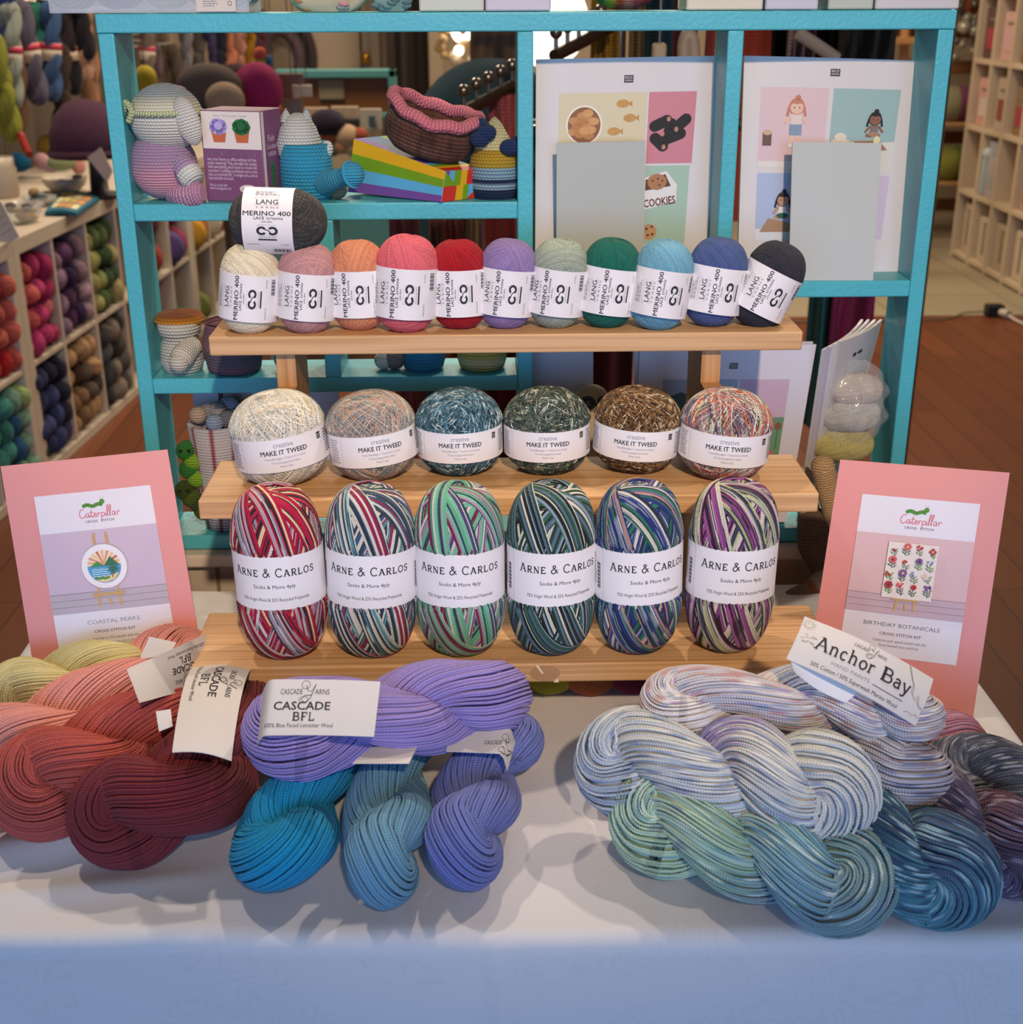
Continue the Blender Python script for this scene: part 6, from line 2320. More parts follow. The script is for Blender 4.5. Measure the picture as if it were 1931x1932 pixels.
pen.text('Indoor Felt Succulent Garden', W_ * .5, H_ * .93, .0032, INK, width=W_ * .55)
for cx, fc, fc2 in ((W_ * .30, '#9a86c9', '#b8a8dc'), (W_ * .68, '#2f7a45', '#256638')):
    pot = pm('#c2673f', .6)
    pen.poly([(cx - .0062, H_ * .655), (cx + .0062, H_ * .655), (cx + .0085, H_ * .79), (cx - .0085, H_ * .79)], pot, 2)
    for k in range(9):
        a = k * 2 * PI / 9
        pen.ell(cx + .006 * math.cos(a), H_ * .825 + .0045 * math.sin(a), .0042, .0036, pm(fc if k % 2 else fc2, .7), 3, 10)
    pen.ell(cx, H_ * .835, .0045, .004, pm(fc2, .7), 4, 12)
pen.text('BRING THE JOY OF SUCCULENTS', W_ * .5, H_ * .51, .0062, pm('#a98aa0', .5, vary=0), bold=.01, width=W_ * .84)
LT = pm('#d9c8d4', .5, vary=0)
for k, s_ in enumerate(['into your home or office without all that', 'pesky watering! This adorable kit comes', "with everything you'll need to create felt", 'succulents, including a miniature terra-cotta', 'pots, pre-printed felt, 3 straight pins, and an', 'instructional mini book.']):
    pen.text(s_, W_ * .07, H_ * (.455 - .042 * k), .0044, LT, 'L', width=W_ * (.82 if k < 5 else .42))
pen.text('Visit us on the web!', W_ * .07, H_ * .17, .004, LT, 'L', width=W_ * .3)
pen.text('www.runningpress.com', W_ * .07, H_ * .135, .004, LT, 'L', width=W_ * .36)
pen.ell(W_ * .72, H_ * .15, .0095, .0042, BOXW, 1, 24)
pen.text('Open Catalog', W_ * .72, H_ * .135, .0034, INK, width=.014, k=2)
side = Pen(mb, plane_map(ux * (W_ + .0001), uy, (0, 0, 1)), .00015)
side.rect(.0005, .001, .006, H_ - .001, BOXW)
side.text('Felt', .02, H_ * .66, .009, LT, width=.014)
side.text('Succulent', .02, H_ * .58, .007, LT, width=.021)
side.text('GARDEN', .02, H_ * .50, .006, LT, width=.018)
for k in range(5):
    side.ell(.019 + .003 * (k % 2), H_ * (.2 + .05 * k), .004, .004, pm('#3f7a4a', .6), 1, 10)
mb.build('printed_text', bo)

# blue crocheted watering can with a white cat inside
p = at_y(582, 372, 1.352)
base = Vector((p.x, 1.352, ZA))
t = thing('crochet_toy', 'bright blue crocheted watering can standing on the upper left shelf', 'toy', base)
hh = at_y(582, 272, 1.335).z - ZA
mb = MB()
mb.lathe([(0, 0), (.024, 0), (.027, .006), (.0265, hh * .5), (.0255, hh), (.022, hh), (.022, hh - .01), (0, hh - .012)], CROCHET, 36, stitch=(36, .0048), col=lin('#2f94b8'))
mb.build('body', t)
q = [np.array(at_y(*v) - base) for v in [(612, 345, 1.335), (635, 337, 1.318), (655, 332, 1.308), (664, 329, 1.304)]]
mb = MB()
mb.tube(spline(q, 16), np.interp(np.linspace(0, 1, 16), [0, .5, .8, 1], [.0125, .0085, .011, .0135]), CROCHET, 18, stitch=(18, .0042), col=lin('#3d9fc0'))
e = q[-1]
mb.sphere(e, (.0125, .009, .0125), CROCHET, 20, 10, None, .004, lin('#3d9fc0'))
mb.build('spout', t)
t2 = thing('crochet_toy', 'white crocheted cat toy peeking out of the blue watering can', 'toy', base + Vector((-.006, .001, hh - .012)))
mb = MB()
mb.lathe([(.021, 0), (.0225, .012), (.018, .026), (.012, .036), (.004, .040), (0, .0405)], CROCHET, 28, stitch=(30, .0042), col=lin('#c9ccc4'))
mb.build('body', t2)
for dx in (-.011, .009):
    mb = MB()
    mb.lathe([(.006, 0), (.0045, .006), (.0005, .013)], CROCHET, 12, Matrix.Translation((dx, -.002, .032)), stitch=(10, .004), col=lin('#c2c6c2'))
    mb.build('ear', t2)
mb = MB()
cro(mb, (.0285, -.006, .006), (.006, .006, .008), '#d5d5cc')
mb.build('paw', t2)
mb = MB()
mb.sphere((.0185, -.016, .008), .0018, pm('#1a1818', .3))
mb.build('eye', t2)

# rainbow striped box
ct = {}
for k, v in dict(a=(668, 262, 1.372), b=(841, 323, 1.316), c=(908, 318, 1.346), d=(700, 247, 1.392)).items():
    ct[k] = np.array(at_y(*v))
for k, v in dict(a=(657, 362), b=(833, 386), c=(903, 384)).items():
    q = at_z(*v, ZA)
    ct[k + '0'] = np.array(at_y(*v, ct[k][1]))
    ct[k + '0'][2] = max(ct[k + '0'][2], ZA + .0006)
ct['b0'][2] = ct['c0'][2] = ZA + .0006
ct['d0'] = ct['a0'] + (ct['d'] - ct['a']) * 1.0
ct['d0'][2] = ct['a0'][2]
ct['d'] = ct['a'] + (ct['c'] - ct['b']) * .9
ct['d'][2] = ct['a'][2]
ct['d0'] = ct['a0'] + (ct['d'] - ct['a'])
b0 = ct['b0'].copy()
for k in ct:
    ct[k] = ct[k] - b0
t = thing('gift_box', 'rainbow striped cardboard gift box lying on the upper left shelf', 'box', tuple(b0))
mb = MB()
names = ['a0', 'b0', 'c0', 'd0', 'a', 'b', 'c', 'd']
mb.add([ct[n] for n in names], np.array([[0, 1, 5, 4], [1, 2, 6, 5], [2, 3, 7, 6], [3, 0, 4, 7], [4, 5, 6, 7], [3, 2, 1, 0]]), pm('#e9e4da', .4, vary=.02))
bo = mb.build('box', t)
RB_ = {k: pm(v, .35, vary=.03) for k, v in dict(r='#c4352a', y='#d9a81f', g='#6f9a1f', b='#5aa9d0', p='#6f4a8f', n='#3a5f7f').items()}
mb = MB()
pen = Pen(mb, quad_map(ct['a0'], ct['b0'], ct['a'], ct['b']), .0002)
for k, (n, v0, v1) in enumerate([('p', .0, .21), ('b', .21, .47), ('g', .47, .73), ('y', .73, 1.0)]):
    pen.rect(0, v0, 1, v1, RB_[n], 1, 4, 1)
pen = Pen(mb, quad_map(ct['b0'], ct['c0'], ct['b'], ct['c']), .0002)
for k, n in enumerate('rygbp'):
    pen.rect((0, .36, .55, .70, .86)[k], 0, (.36, .55, .70, .86, 1)[k], .5, RB_[n], 1, 1, 1)
for k, n in enumerate('pbgyr'):
    pen.rect((0, .12, .27, .45, .62)[k], .5, (.12, .27, .45, .62, 1)[k], 1, RB_[n], 1, 1, 1)
pen.poly([(.0, .5), (.0, 1.0), (.34, .5)], RB_['g'], 2)
pen.poly([(.66, 0), (1.0, .0), (1.0, .45)], RB_['r'], 2)
pen = Pen(mb, quad_map(ct['a'], ct['b'], ct['d'], ct['c']), .0002)
for k, (n, u0, u1) in enumerate([('p', 0, .25), ('n', .25, .8), ('g', .8, 1.0)]):
    pen.rect(0, u0, .72, u1, RB_[n], 1, 3, 1)
for k, n in enumerate('pbgyr'):
    pen.rect(.72 + .05 * k, 0, .77 + .05 * k + (.03 if k == 4 else 0), 1, RB_[n], 1, 1, 1)
mb.build('printed_stripes', bo)

# brown and pink crocheted basket on the rainbow box
p = at_y(812, 246, 1.352)
base = Vector(p)
t = thing('crochet_basket', 'brown crocheted basket with a pink rim resting on the rainbow box', 'basket', base, (rad(10), rad(17), 0))
prof = [(0, -.022), (.034, -.022), (.043, -.014), (.046, 0), (.0445, .018), (.040, .018), (.041, 0), (.036, -.014), (0, -.017)]
mb = MB()
rg = np.random.default_rng(2)
colv = np.array([lin('#4d3026') if k % 2 else lin('#5f4032') for k in range(9)])[:, None, :] * (1 + rg.uniform(-.35, .5, (9, 49, 1)))
mb.lathe(prof, CROCHET, 48, stitch=(40, .0055), sy=.8, col=colv)
mb.build('basket_body', t)
mb = MB()
mb.tube([(.044 * math.cos(a), .0355 * math.sin(a), .020 + .004 * math.cos(2 * a) + .0012 * math.sin(9 * a)) for a in np.linspace(0, 2 * PI, 61)[:-1]], .0065, CROCHET, 10, True, stitch=(6, .005), col=lin('#c9737c'))
mb.build('rim', t)

# crocheted gnome with navy bows
p = at_y(935, 372, 1.35)
base = Vector((p.x, 1.352, ZA))
t = thing('crochet_toy', 'crocheted gnome toy in navy, mustard and cream beside the rainbow box', 'toy', base)
gz = at_y(935, 222, 1.352).z - ZA
prof, cols = [], []
for z, r, c in [(0, 0, '#1f2f48'), (0, .023, '#1f2f48'), (.010, .0255, '#1f2f48'), (.0105, .0258, '#8aa5b0'), (.016, .026, '#8aa5b0'), (.0165, .0262, '#1f2f48'), (.020, .0262, '#24344c'), (.0205, .0264, '#7d9fae'), (.031, .0262, '#7d9fae'),
                (.0315, .0262, '#a08a2f'), (.040, .0245, '#b0902a'), (.048, .0205, '#a8862a'), (.0485, .0205, '#c9bf86'), (.060, .014, '#c9c290'), (gz * .93, .007, '#c9c290'), (gz, .002, '#c9c290'), (gz + .001, 0, '#c9c290')]:
    prof.append((r, z))
    cols.append(lin(c))
mb = MB()
mb.lathe(prof, CROCHET, 32, stitch=(34, .0046), col=np.array(cols))
mb.build('body', t)
for q in ((905, 238, 1.335), (905, 262, 1.33), (918, 250, 1.33), (962, 278, 1.33), (978, 272, 1.335)):
    mb = MB()
    cro(mb, at_y(*q) - base, (.010, .006, .008), '#22345a')
    mb.build('bow', t)
mb = MB()
cro(mb, at_y(972, 300, 1.345) - base, (.006, .005, .008), '#b0564a')
mb.build('red_patch', t)
soft = MB()
cro(soft, (0, 0, .009), (.010, .008, .009), '#8f8a72')
o = tag(soft.build('yarn_scrap'), 'small grey green yarn bundle between the watering can and the rainbow box', 'yarn scrap')
q = at_z(640, 372, ZA)
o.location = (q.x, 1.345, ZA)


# ---- pattern sheets and frosted holders
def leaflet(lab, cs, draw, th=.005, col='#d0c9c2', name='pattern_leaflet', cat='leaflet', bow=.002, Wm=.185):
    """cs: bl, br, tl, tr world points"""
    cs = [np.array(c) for c in cs]
    b0 = (cs[0] + cs[1]) / 2
    t = thing(name, lab, cat, tuple(b0))
    W, H = np.linalg.norm(cs[1] - cs[0]), np.linalg.norm(cs[2] - cs[0])
    fm = quad_map(*[c - b0 for c in cs], curl=lambda u, v: bow * np.sin(PI * u) * (0.3 + v))
    mb = MB()
    sheet(mb, fm, pm(col, .35, vary=.015, scale=20), th, 16, 12)
    o = mb.build('cover', t)
    if draw:
        mb = MB()
        pen = Pen(mb, lambda u, v, h: fm(np.asarray(u) / W, np.asarray(v) / H, h), .0002)
        draw(pen, W, H)
        mb.build('printed_pictures', o)
    return t


def maker_mark(pen, W, H, x, y, s=.0045):
    pen.rect(x - s, y - s * .8, x + s, y + s * .8, INK, 1, 2, 1)
    pen.text('RICO', x, y + s * .05, s * .75, PAPER, width=s * 1.5, k=2)
    pen.text('DESIGN', x, y - s * .5, s * .5, PAPER, width=s * 1.5, k=2)


def food_draw(pen, W, H):
    maker_mark(pen, W, H, W * .50, H * .905)
    pen.rect(W * .125, H * .33, W * .605, H * .845, pm('#cfc29a', .4, vary=.02), 1, 6, 6)
    cx, cy = W * .265, H * .70
    pen.ell(cx, cy, W * .10, W * .108, pm('#e6dfd0', .5), 2, 28)
    pen.ell(cx, cy, W * .09, W * .098, pm('#8a5a38', .6), 3, 28)
    rg = random.Random(2)
    for k in range(13):
        a, r = k * 2.4, W * .068 * math.sqrt((k + .5) / 13)
        pen.ell(cx + r * math.cos(a), cy + r * math.sin(a) * 1.05, W * .030, W * .022, pm(('#c08a52', '#b57c46', '#cc9860')[k % 3], .6, vary=.15, scale=300), 4 + k % 3, 14)
    for x, y in ((.475, .795), (.515, .73), (.43, .67)):
        pen.ell(W * x, H * y, W * .036, W * .022, pm('#c2924f', .6, vary=.2, scale=300), 3, 16)
        pen.poly([(W * (x + .03), H * y), (W * (x + .052), H * (y + .015)), (W * (x + .048), H * y), (W * (x + .052), H * (y - .015))], pm('#b8863f', .6), 3)
    pen.rect(W * .615, H * .52, W * .875, H * .845, pm('#c4777c', .4, vary=.02), 1, 4, 5)
    blk = pm('#17130f', .6, vary=.2, scale=300)
    for x0, y0, x1, y1 in ((.655, .69, .72, .715), (.66, .635, .705, .60), (.72, .63, .80, .655), (.77, .68, .825, .72), (.735, .66, .745, .70)):
        pen.line([(W * x0, H * y0), (W * x1, H * y1)], W * .062, blk, 2)
        pen.ell(W * x0, H * y0, W * .031, W * .031, blk, 2, 16)
        pen.ell(W * x1, H * y1, W * .031, W * .031, blk, 2, 16)
    for x, y in ((.73, .722), (.71, .595), (.775, .675), (.70, .655)):
        pen.ell(W * x, H * y, W * .011, W * .014, pm('#b8806a', .6), 3, 12)
    pen.rect(W * .615, H * .145, W * .865, H * .51, pm('#9db89f', .4, vary=.02), 1, 4, 5)
    wht = pm('#dcd9d4', .5, vary=.02)
    pen.poly([(W * .60, H * .45), (W * .735, H * .485), (W * .80, H * .42), (W * .80, H * .345), (W * .60, H * .30)], wht, 2)
    pen.poly([(W * .62, H * .445), (W * .73, H * .47), (W * .765, H * .415), (W * .62, H * .395)], pm('#5a3a22', .6), 3)
    pen.ell(W * .685, H * .435, W * .055, W * .045, pm('#a8754f', .6, vary=.1, scale=200), 4, 20)
    for x, y in ((.66, .44), (.69, .45), (.70, .42), (.715, .44)):
        pen.ell(W * x, H * y, W * .006, W * .006, pm('#4a2a1a', .6), 5, 8)
    pen.text('COOKIES', W * .708, H * .325, W * .062, pm('#8a4a26', .7, vary=.1), bold=.03, width=W * .18, k=4, rot=.13)
    pen.ell(W * .655, H * .20, W * .045, W * .045, pm('#b58a5f', .6, vary=.1, scale=200), 2, 20)
    for x, y in ((.64, .215), (.67, .225), (.675, .19), (.65, .185)):
        pen.ell(W * x, H * y, W * .008, W * .007, pm('#4a2418', .6), 3, 8)
    pen.text('$12', W * .86, H * .075, .0065, NAVYI, width=.0085)


def doll(pen, W, x, y, s, skin, hair, top, low, seated):
    sk, hr, tp, lw = (pm(c, .6, vary=.06, scale=200) for c in (skin, hair, top, low))
    if seated:
        pen.line([(x - .10 * s, y - .18 * s), (x + .22 * s, y - .22 * s)], .11 * s, sk, 3)
        pen.line([(x - .06 * s, y - .22 * s), (x - .26 * s, y - .20 * s)], .11 * s, sk, 3)
        pen.poly([(x - .17 * s, y - .22 * s), (x + .17 * s, y - .22 * s), (x + .10 * s, y + .16 * s), (x - .10 * s, y + .16 * s)], tp, 4)
        pen.ell(x, y - .16 * s, .19 * s, .09 * s, lw, 5, 16)
    else:
        for d in (-.09, .09):
            pen.line([(x + d * s, y - .25 * s), (x + d * 1.2 * s, y - .72 * s)], .12 * s, sk, 3)
            pen.ell(x + d * 1.2 * s, y - .74 * s, .085 * s, .06 * s, pm('#e0d8d0', .6), 4, 12)
        pen.rect(x - .17 * s, y - .45 * s, x + .17 * s, y - .12 * s, lw, 4)
        pen.rect(x - .15 * s, y - .14 * s, x + .15 * s, y + .16 * s, tp, 5)
    for d in (-1, 1):
        pen.line([(x + d * .13 * s, y + .12 * s), (x + d * .30 * s, y - .10 * s)], .08 * s, sk, 4)
    pen.ell(x, y + .36 * s, .22 * s, .23 * s, hr, 5, 20)
    pen.ell(x, y + .33 * s, .18 * s, .18 * s, sk, 6, 18)
    pen.ell(x, y + .52 * s, .16 * s, .08 * s, hr, 7, 14)
    pen.ell(x + .02 * s, y + .62 * s, .08 * s, .08 * s, hr, 7, 12)
    for d in (-1, 1):
        pen.line([(x + d * .20 * s, y + .36 * s), (x + d * .25 * s, y + .10 * s)], .07 * s, hr, 5)
        pen.ell(x + d * .07 * s, y + .34 * s, .018 * s, .022 * s, INK, 8, 8)


def dolls_draw(pen, W, H):
    maker_mark(pen, W, H, W * .49, H * .935)
    pen.rect(W * .095, H * .50, W * .465, H * .865, pm('#d2b5b4', .4, vary=.02), 1, 4, 4)
    pen.rect(W * .095, H * .50, W * .465, H * .53, pm('#d8d0c4', .4), 2, 4, 1)
    doll(pen, W, W * .295, H * .72, W * .20, '#dfb8a0', '#c07a5f', '#d9c9c0', '#7f93a8', False)
    pen.rect(W * .115, H * .60, W * .165, H * .66, pm('#6a5548', .7), 3)
    pen.ell(W * .14, H * .66, W * .024, W * .016, pm('#c9a88a', .7), 4, 12)
    pen.rect(W * .49, H * .62, W * .86, H * .865, pm('#94b0a8', .4, vary=.02), 1, 4, 4)
    pen.rect(W * .49, H * .485, W * .86, H * .625, pm('#d0ccbc', .4, vary=.02), 1, 4, 2)
    pen.poly([(W * .625, H * .625), (W * .77, H * .63), (W * .825, H * .585), (W * .69, H * .575)], pm('#9a6f4f', .6), 2)
    doll(pen, W, W * .735, H * .68, W * .17, '#8a5a40', '#1a1614', '#7a6a68', '#a07a5f', True)
    pen.ell(W * .55, H * .625, W * .052, W * .012, pm('#d8c9b4', .6), 3, 18)
    pen.ell(W * .55, H * .642, W * .034, W * .026, pm('#dccdb8', .6), 4, 18)
    pen.ell(W * .755, H * .63, W * .02, W * .026, pm('#d8cf9a', .6), 9, 14)
    pen.rect(W * .095, H * .16, W * .465, H * .475, pm('#a3b0c8', .4, vary=.02), 1, 4, 4)
    pen.rect(W * .095, H * .16, W * .465, H * .215, pm('#cfd3d8', .4), 2, 4, 1)
    pen.poly([(W * .12, H * .20), (W * .33, H * .20), (W * .34, H * .235), (W * .17, H * .265)], pm('#a08060', .6), 3)
    doll(pen, W, W * .25, H * .30, W * .18, '#b5886a', '#2a1a16', '#ddd9d2', '#1f5a48', True)
    pen.rect(W * .49, H * .16, W * .86, H * .465, pm('#c4b5c4', .4, vary=.02), 1, 4, 4)


leaflet('white pattern leaflet with crochet food pictures standing in the middle cell',
        [at_z(1010, 519, ZR), at_z(1330, 515, ZR), at_y(1012, 112, 1.384), at_y(1364, 105, 1.384)], food_draw)
leaflet('white pattern leaflet with crochet doll pictures standing in the right cell',
        [at_z(1392, 518, ZR), at_z(1697, 512, ZR), at_y(1405, 105, 1.384), at_y(1757, 115, 1.384)], dolls_draw)
leaflet('blank pale sheet holder in front of the crochet food leaflet',
        [at_z(1050, 524, ZR), at_z(1215, 522, ZR), at_y(1051, 270, 1.345), at_y(1218, 266, 1.345)], None, .003, '#b3b6ac', 'sheet_holder', 'sheet holder', 0)
leaflet('blank pale sheet holder in front of the crochet doll leaflet',
        [at_z(1489, 529, ZR), at_z(1648, 529, ZR), at_y(1496, 268, 1.340), at_y(1664, 270, 1.340)], None, .003, '#b3b6ac', 'sheet_holder', 'sheet holder', 0)

# ---- lower left cells
p = at_z(345, 692, ZB)
base = Vector((p.x, 1.345, ZB))
t = thing('crochet_toy', 'cream crocheted toy with an orange hat brim and one foot forward', 'toy', base)
mb = MB()
mb.lathe([(0, 0), (.020, 0), (.023, .012), (.0205, .03), (.0185, .040), (.0215, .041), (.0225, .054), (0, .058)], CROCHET, 28, Matrix.Translation((0.004, .006, 0)), stitch=(28, .0045), col=lin('#c4bfac'))
mb.build('body', t)
mb = MB()
mb.lathe([(.010, .050), (.025, .051), (.027, .055), (.022, .061), (0, .066)], CROCHET, 28, Matrix.Translation((0.004, .012, 0)), stitch=(30, .0045), col=np.array([lin(c) for c in ('#c07f1f', '#c98a25', '#c07f1f', '#8a4a18', '#7a3f18')]))
mb.build('hat', t)
q = [np.array(at_y(*v) - base) for v in [(362, 650, 1.345), (345, 672, 1.325), (338, 684, 1.317)]]
mb = MB()
mb.tube(spline(q, 12), np.interp(np.linspace(0, 1, 12), [0, .6, 1], [.012, .0125, .010]), CROCHET, 16, stitch=(18, .0042), col=lin('#cfc8b4'))
cro(mb, q[-1], (.0102, .009, .0102), '#cfc8b4')
mb.build('leg', t)


def cbowl(lab, px, py, r, h, cols, Y=1.352, z=ZB, name='crochet_basket', cat='basket'):
    q = at_y(px, py, Y)
    mb = MB()
    n = len(cols)
    prof = [(0, 0), (r * .72, 0)] + [(r * (0.9 + .1 * math.sin(PI * k / max(1, n - 1))), h * (k + .3) / n) for k in range(n)] + [(r * .86, h), (r * .80, h * .6), (0, h * .3)]
    cc = [cols[0], cols[0]] + list(cols) + [cols[-1]] * 3
    mb.lathe(prof, CROCHET, 36, stitch=(int(2 * PI * r / .0045), .0048), col=np.array([lin(c) for c in cc]))
    o = tag(mb.build(name), lab, cat)
    o.location = (q.x, Y, z)
    return o


cbowl('purple grey and pink crocheted bowl behind the left end of the top step', 443, 690, .031, .054, ['#8a5a66', '#5f555e', '#55505a', '#8a5f6c', '#6a5560', '#7d5060'])
cbowl('blue crocheted basket partly hidden under the top step', 800, 690, .0235, .034, ['#2f7a9a', '#2a6f90', '#2f7a9a', '#1f5a7a'])
cbowl('mustard and cream crocheted basket under the top step', 910, 690, .0265, .032, ['#a3923a', '#c9bf8a', '#a89640', '#b8ab60'])
for lab, px, py, r, c in [('cream pompom toy behind the left stand support', 555, 686, .011, '#bfae96'), ('grey crocheted toy beside the cream pompom', 540, 676, .013, '#8a8580'),
                          ('white pompom toy in the lower middle cell', 725, 684, .0105, '#d0c4b0'), ('taupe crocheted toy behind the white pompom', 745, 680, .012, '#7d7264')]:
    mb = MB()
    cro(mb, (0, 0, r), r, c, None, .004, 20, 12)
    o = tag(mb.build('crochet_toy'), lab, 'toy')
    q = at_y(px, py, 1.348)
    o.location = (q.x, 1.348, ZB)

# ---- bottom row
p = at_z(415, 905, .92)
pt = at_y(415, 796, 1.35)
pb = at_y(425, 960, 1.345)
base = Vector((at_y(412, 850, 1.348).x, 1.350, ZF))
t = thing('popcorn_bucket', 'white and red striped crocheted popcorn bucket on the bottom shelf', 'toy', base)
hb = pt.z - ZF
RC = []
seg = 48
for k in range(seg + 1):
    RC.append(lin('#8a1f2a') if (k % 6) == 0 else lin('#c9c6d0'))
prof = [(0, 0), (.021, 0), (.0245, hb * .35), (.0275, hb * .7), (.0305, hb), (.027, hb), (0, hb - .01)]
mb = MB()
mb.lathe(prof, CROCHET, seg, stitch=(44, .0045), col=np.repeat(np.array(RC)[None], len(prof), 0))
bo = mb.build('bucket', t)
mb = MB()
pen = Pen(mb, lambda u, v, h: np.stack([(.0285 + h) * np.sin(np.asarray(u) / .028), -(.0285 + h) * np.cos(np.asarray(u) / .028), np.asarray(v)], -1), .0012)
pen.ell(.012, hb * .42, .017, .017, pm('#8f2a34', .8), 1, 28)
pen.ell(.012, hb * .42, .014, .014, pm('#cfcad2', .8), 2, 28)
pen.ell(.012, hb * .42, .0085, .0085, pm('#a03038', .8), 3, 20)
mb.build('round_badge', bo)
for k, (px, py, c) in enumerate([(374, 783, '#b8a48c'), (392, 778, '#8f8d90'), (412, 775, '#a9a09a'), (405, 797, '#8fa0bd'), (428, 790, '#6f7078'), (432, 768, '#a3abc0'), (445, 785, '#8a90a8')]):
    mb = MB()
    cro(mb, (0, 0, 0), .0095 if k != 5 else .012, c, None, .004, 18, 10)
    o = tag(mb.build('popcorn_ball'), ('beige', 'grey', 'pale beige', 'light blue', 'dark grey', 'pale blue', 'blue grey')[k] + ' crocheted popcorn ball on top of the striped bucket', 'toy', 'popcorn balls')
    q = at_y(px, py, (1.340, 1.350, 1.345, 1.328, 1.338, 1.36, 1.35)[k])
    o.location = q
# green caterpillars
for lab, pts, c, c2 in [('bright green crocheted caterpillar on the bottom shelf', [(352, 850), (366, 868), (358, 885), (372, 900)], '#2f7a2f', '#7fb02f'), ('dark olive crocheted caterpillar under the bright green one', [(350, 925), (362, 938), (376, 948), (385, 962)], '#3a4a18', '#4f5f20')]:
    q = [np.array(at_y(x, y, 1.338)) for x, y in pts]
    b0 = np.array((q[0][0], 1.338, ZF))
    t = thing('crochet_toy', lab, 'toy', tuple(b0))
    for k, v in enumerate(q):
        mb = MB()
        cro(mb, v - b0, .0115, c if k % 2 == 0 else c2, None, .004, 18, 10)
        mb.build('body_segment', t)
    mb = MB()
    for d in (-.004, .005):
        mb.sphere(q[0] - b0 + np.array([d, -.0105, .003]), .002, pm('#101010', .2))
    mb.build('eyes', t)
# white card with a dark red stripe behind the bucket
def stripe_draw(pen, W, H):
    pen.rect(W * .30, 0, W * .36, H, pm('#5a1c28', .6))
    pen.rect(W * .37, 0, W, H, pm('#8f8480', .6))


leaflet('pale card with a dark red stripe behind the popcorn bucket', [at_y(372, 900, 1.388), at_y(520, 900, 1.388), at_y(362, 700, 1.389), at_y(525, 700, 1.389)], stripe_draw, .002, '#b3b0bf', 'card', 'card', 0)
leaflet('pale lavender leaflet behind the left tweed balls', [at_y(470, 900, 1.378), at_y(640, 900, 1.378), at_y(476, 735, 1.384), at_y(640, 735, 1.384)], None, .002, '#aeb0c8', 'pattern_leaflet', 'leaflet', 0)


def palm_draw(pen, W, H):
    pen.rect(W * .02, H * .1, W * .60, H * .70, pm('#31405a', .4, vary=.05), 1, 4, 4)
    for k in range(9):
        a = k * 2 * PI / 9 + .2
        pen.line(spline([(W * .30, H * .58, 0), (W * (.30 + .14 * math.cos(a)), H * (.60 + .07 * math.sin(a)), 0), (W * (.30 + .25 * math.cos(a)), H * (.57 + .09 * math.sin(a)), 0)], 8)[:, :2], [W * .06] * 5 + [W * .04, W * .03, W * .01], pm('#1f3a34', .6), 2)
    pen.line([(W * .30, H * .58), (W * .22, H * .40), (W * .2, H * .1)], W * .06, pm('#2a1f1c', .6), 2)


leaflet('leaflet with a palm tree picture beside the centre post', [at_y(1009, 985, 1.345), at_y(1118, 985, 1.345), at_y(1005, 640, 1.378), at_y(1120, 640, 1.378)], palm_draw, .003, '#a9a7b0')


def garden_draw(pen, W, H):
    maker_mark(pen, W, H, W * .54, H * .885, .004)
    pen.rect(W * .14, H * .12, W * .575, H * .81, pm('#8fa3b5', .4, vary=.03), 1, 4, 6)
    pen.poly([(W * .14, H * .70), (W * .25, H * .74), (W * .36, H * .70), (W * .47, H * .76), (W * .575, H * .72), (W * .575, H * .4), (W * .14, H * .4)], pm('#2f5245', .5), 2)
    pen.line(spline([(W * .42, H * .58, 0), (W * .45, H * .72, 0), (W * .52, H * .70, 0), (W * .52, H * .62, 0)], 12)[:, :2], W * .014, pm('#7a9a6a', .5), 3)
    pen.poly([(W * .39, H * .66), (W * .47, H * .68), (W * .48, H * .61), (W * .40, H * .60)], pm('#c5c6cf', .5), 4)
    pen.rect(W * .59, H * .12, W * .88, H * .81, pm('#b89fb5', .4, vary=.02), 1, 4, 6)
    pen.rect(W * .59, H * .34, W * .88, H * .60, pm('#5f8a68', .4, vary=.05), 2, 4, 3)
    pen.rect(W * .59, H * .12, W * .88, H * .28, pm('#7fb0b5', .4, vary=.03), 2, 4, 2)
    for k in range(5):
        x, y = W * (.63 + .055 * k), H * (.55 + .03 * (k % 2))
        pen.line([(x, y - H * .13), (x, y)], W * .008, pm('#3f6a40', .6), 3)
        pen.ell(x, y, W * .02, W * .026, pm(('#9a2f40', '#7a4a38', '#a84a5a')[k % 3], .6), 4, 12)
    for k in range(10):
        pen.ell(W * (.61 + .027 * k), H * (.33 + .035 * (k % 3)), W * .013, W * .014, pm(('#c0455a', '#d8c8cc')[k % 2], .6), 5, 10)


leaflet('white pattern leaflet with garden flower pictures at the right of the bottom row',
        [at_y(1196, 985, 1.326), at_y(1484, 985, 1.326), at_y(1208, 650, 1.352), at_y(1541, 650, 1.352)], garden_draw, .004, '#c4c2cc')
leaflet('second white leaflet tucked behind the garden flower leaflet',
        [at_y(1200, 985, 1.338), at_y(1480, 985, 1.338), at_y(1196, 645, 1.36), at_y(1535, 645, 1.362)], None, .004, '#bdbbc6')
# beige toy with shiny black eyes between the leaflets
q = at_y(1118, 752, 1.34)
t = thing('crochet_toy', 'beige toy head with shiny black eyes between the leaflets', 'toy', (q.x, 1.345, ZF))
mb = MB()
mb.sphere((0, 0, q.z - ZF - .002), (.018, .016, .016), pm('#c2ab88', .7, bmp=.5, scale=300))
mb.lathe([(0, 0), (.018, 0), (.016, .06), (.011, q.z - ZF - .01)], pm('#b8a27f', .7, bmp=.5, scale=300), 20)
mb.build('body', t)
for dx in (-.003, .014):
    mb = MB()
    mb.sphere((dx - .002, -.013, q.z - ZF - .003), (.0095, .006, .0085), pm('#0c1414', .08, spec=.8))
    mb.build('eye', t)

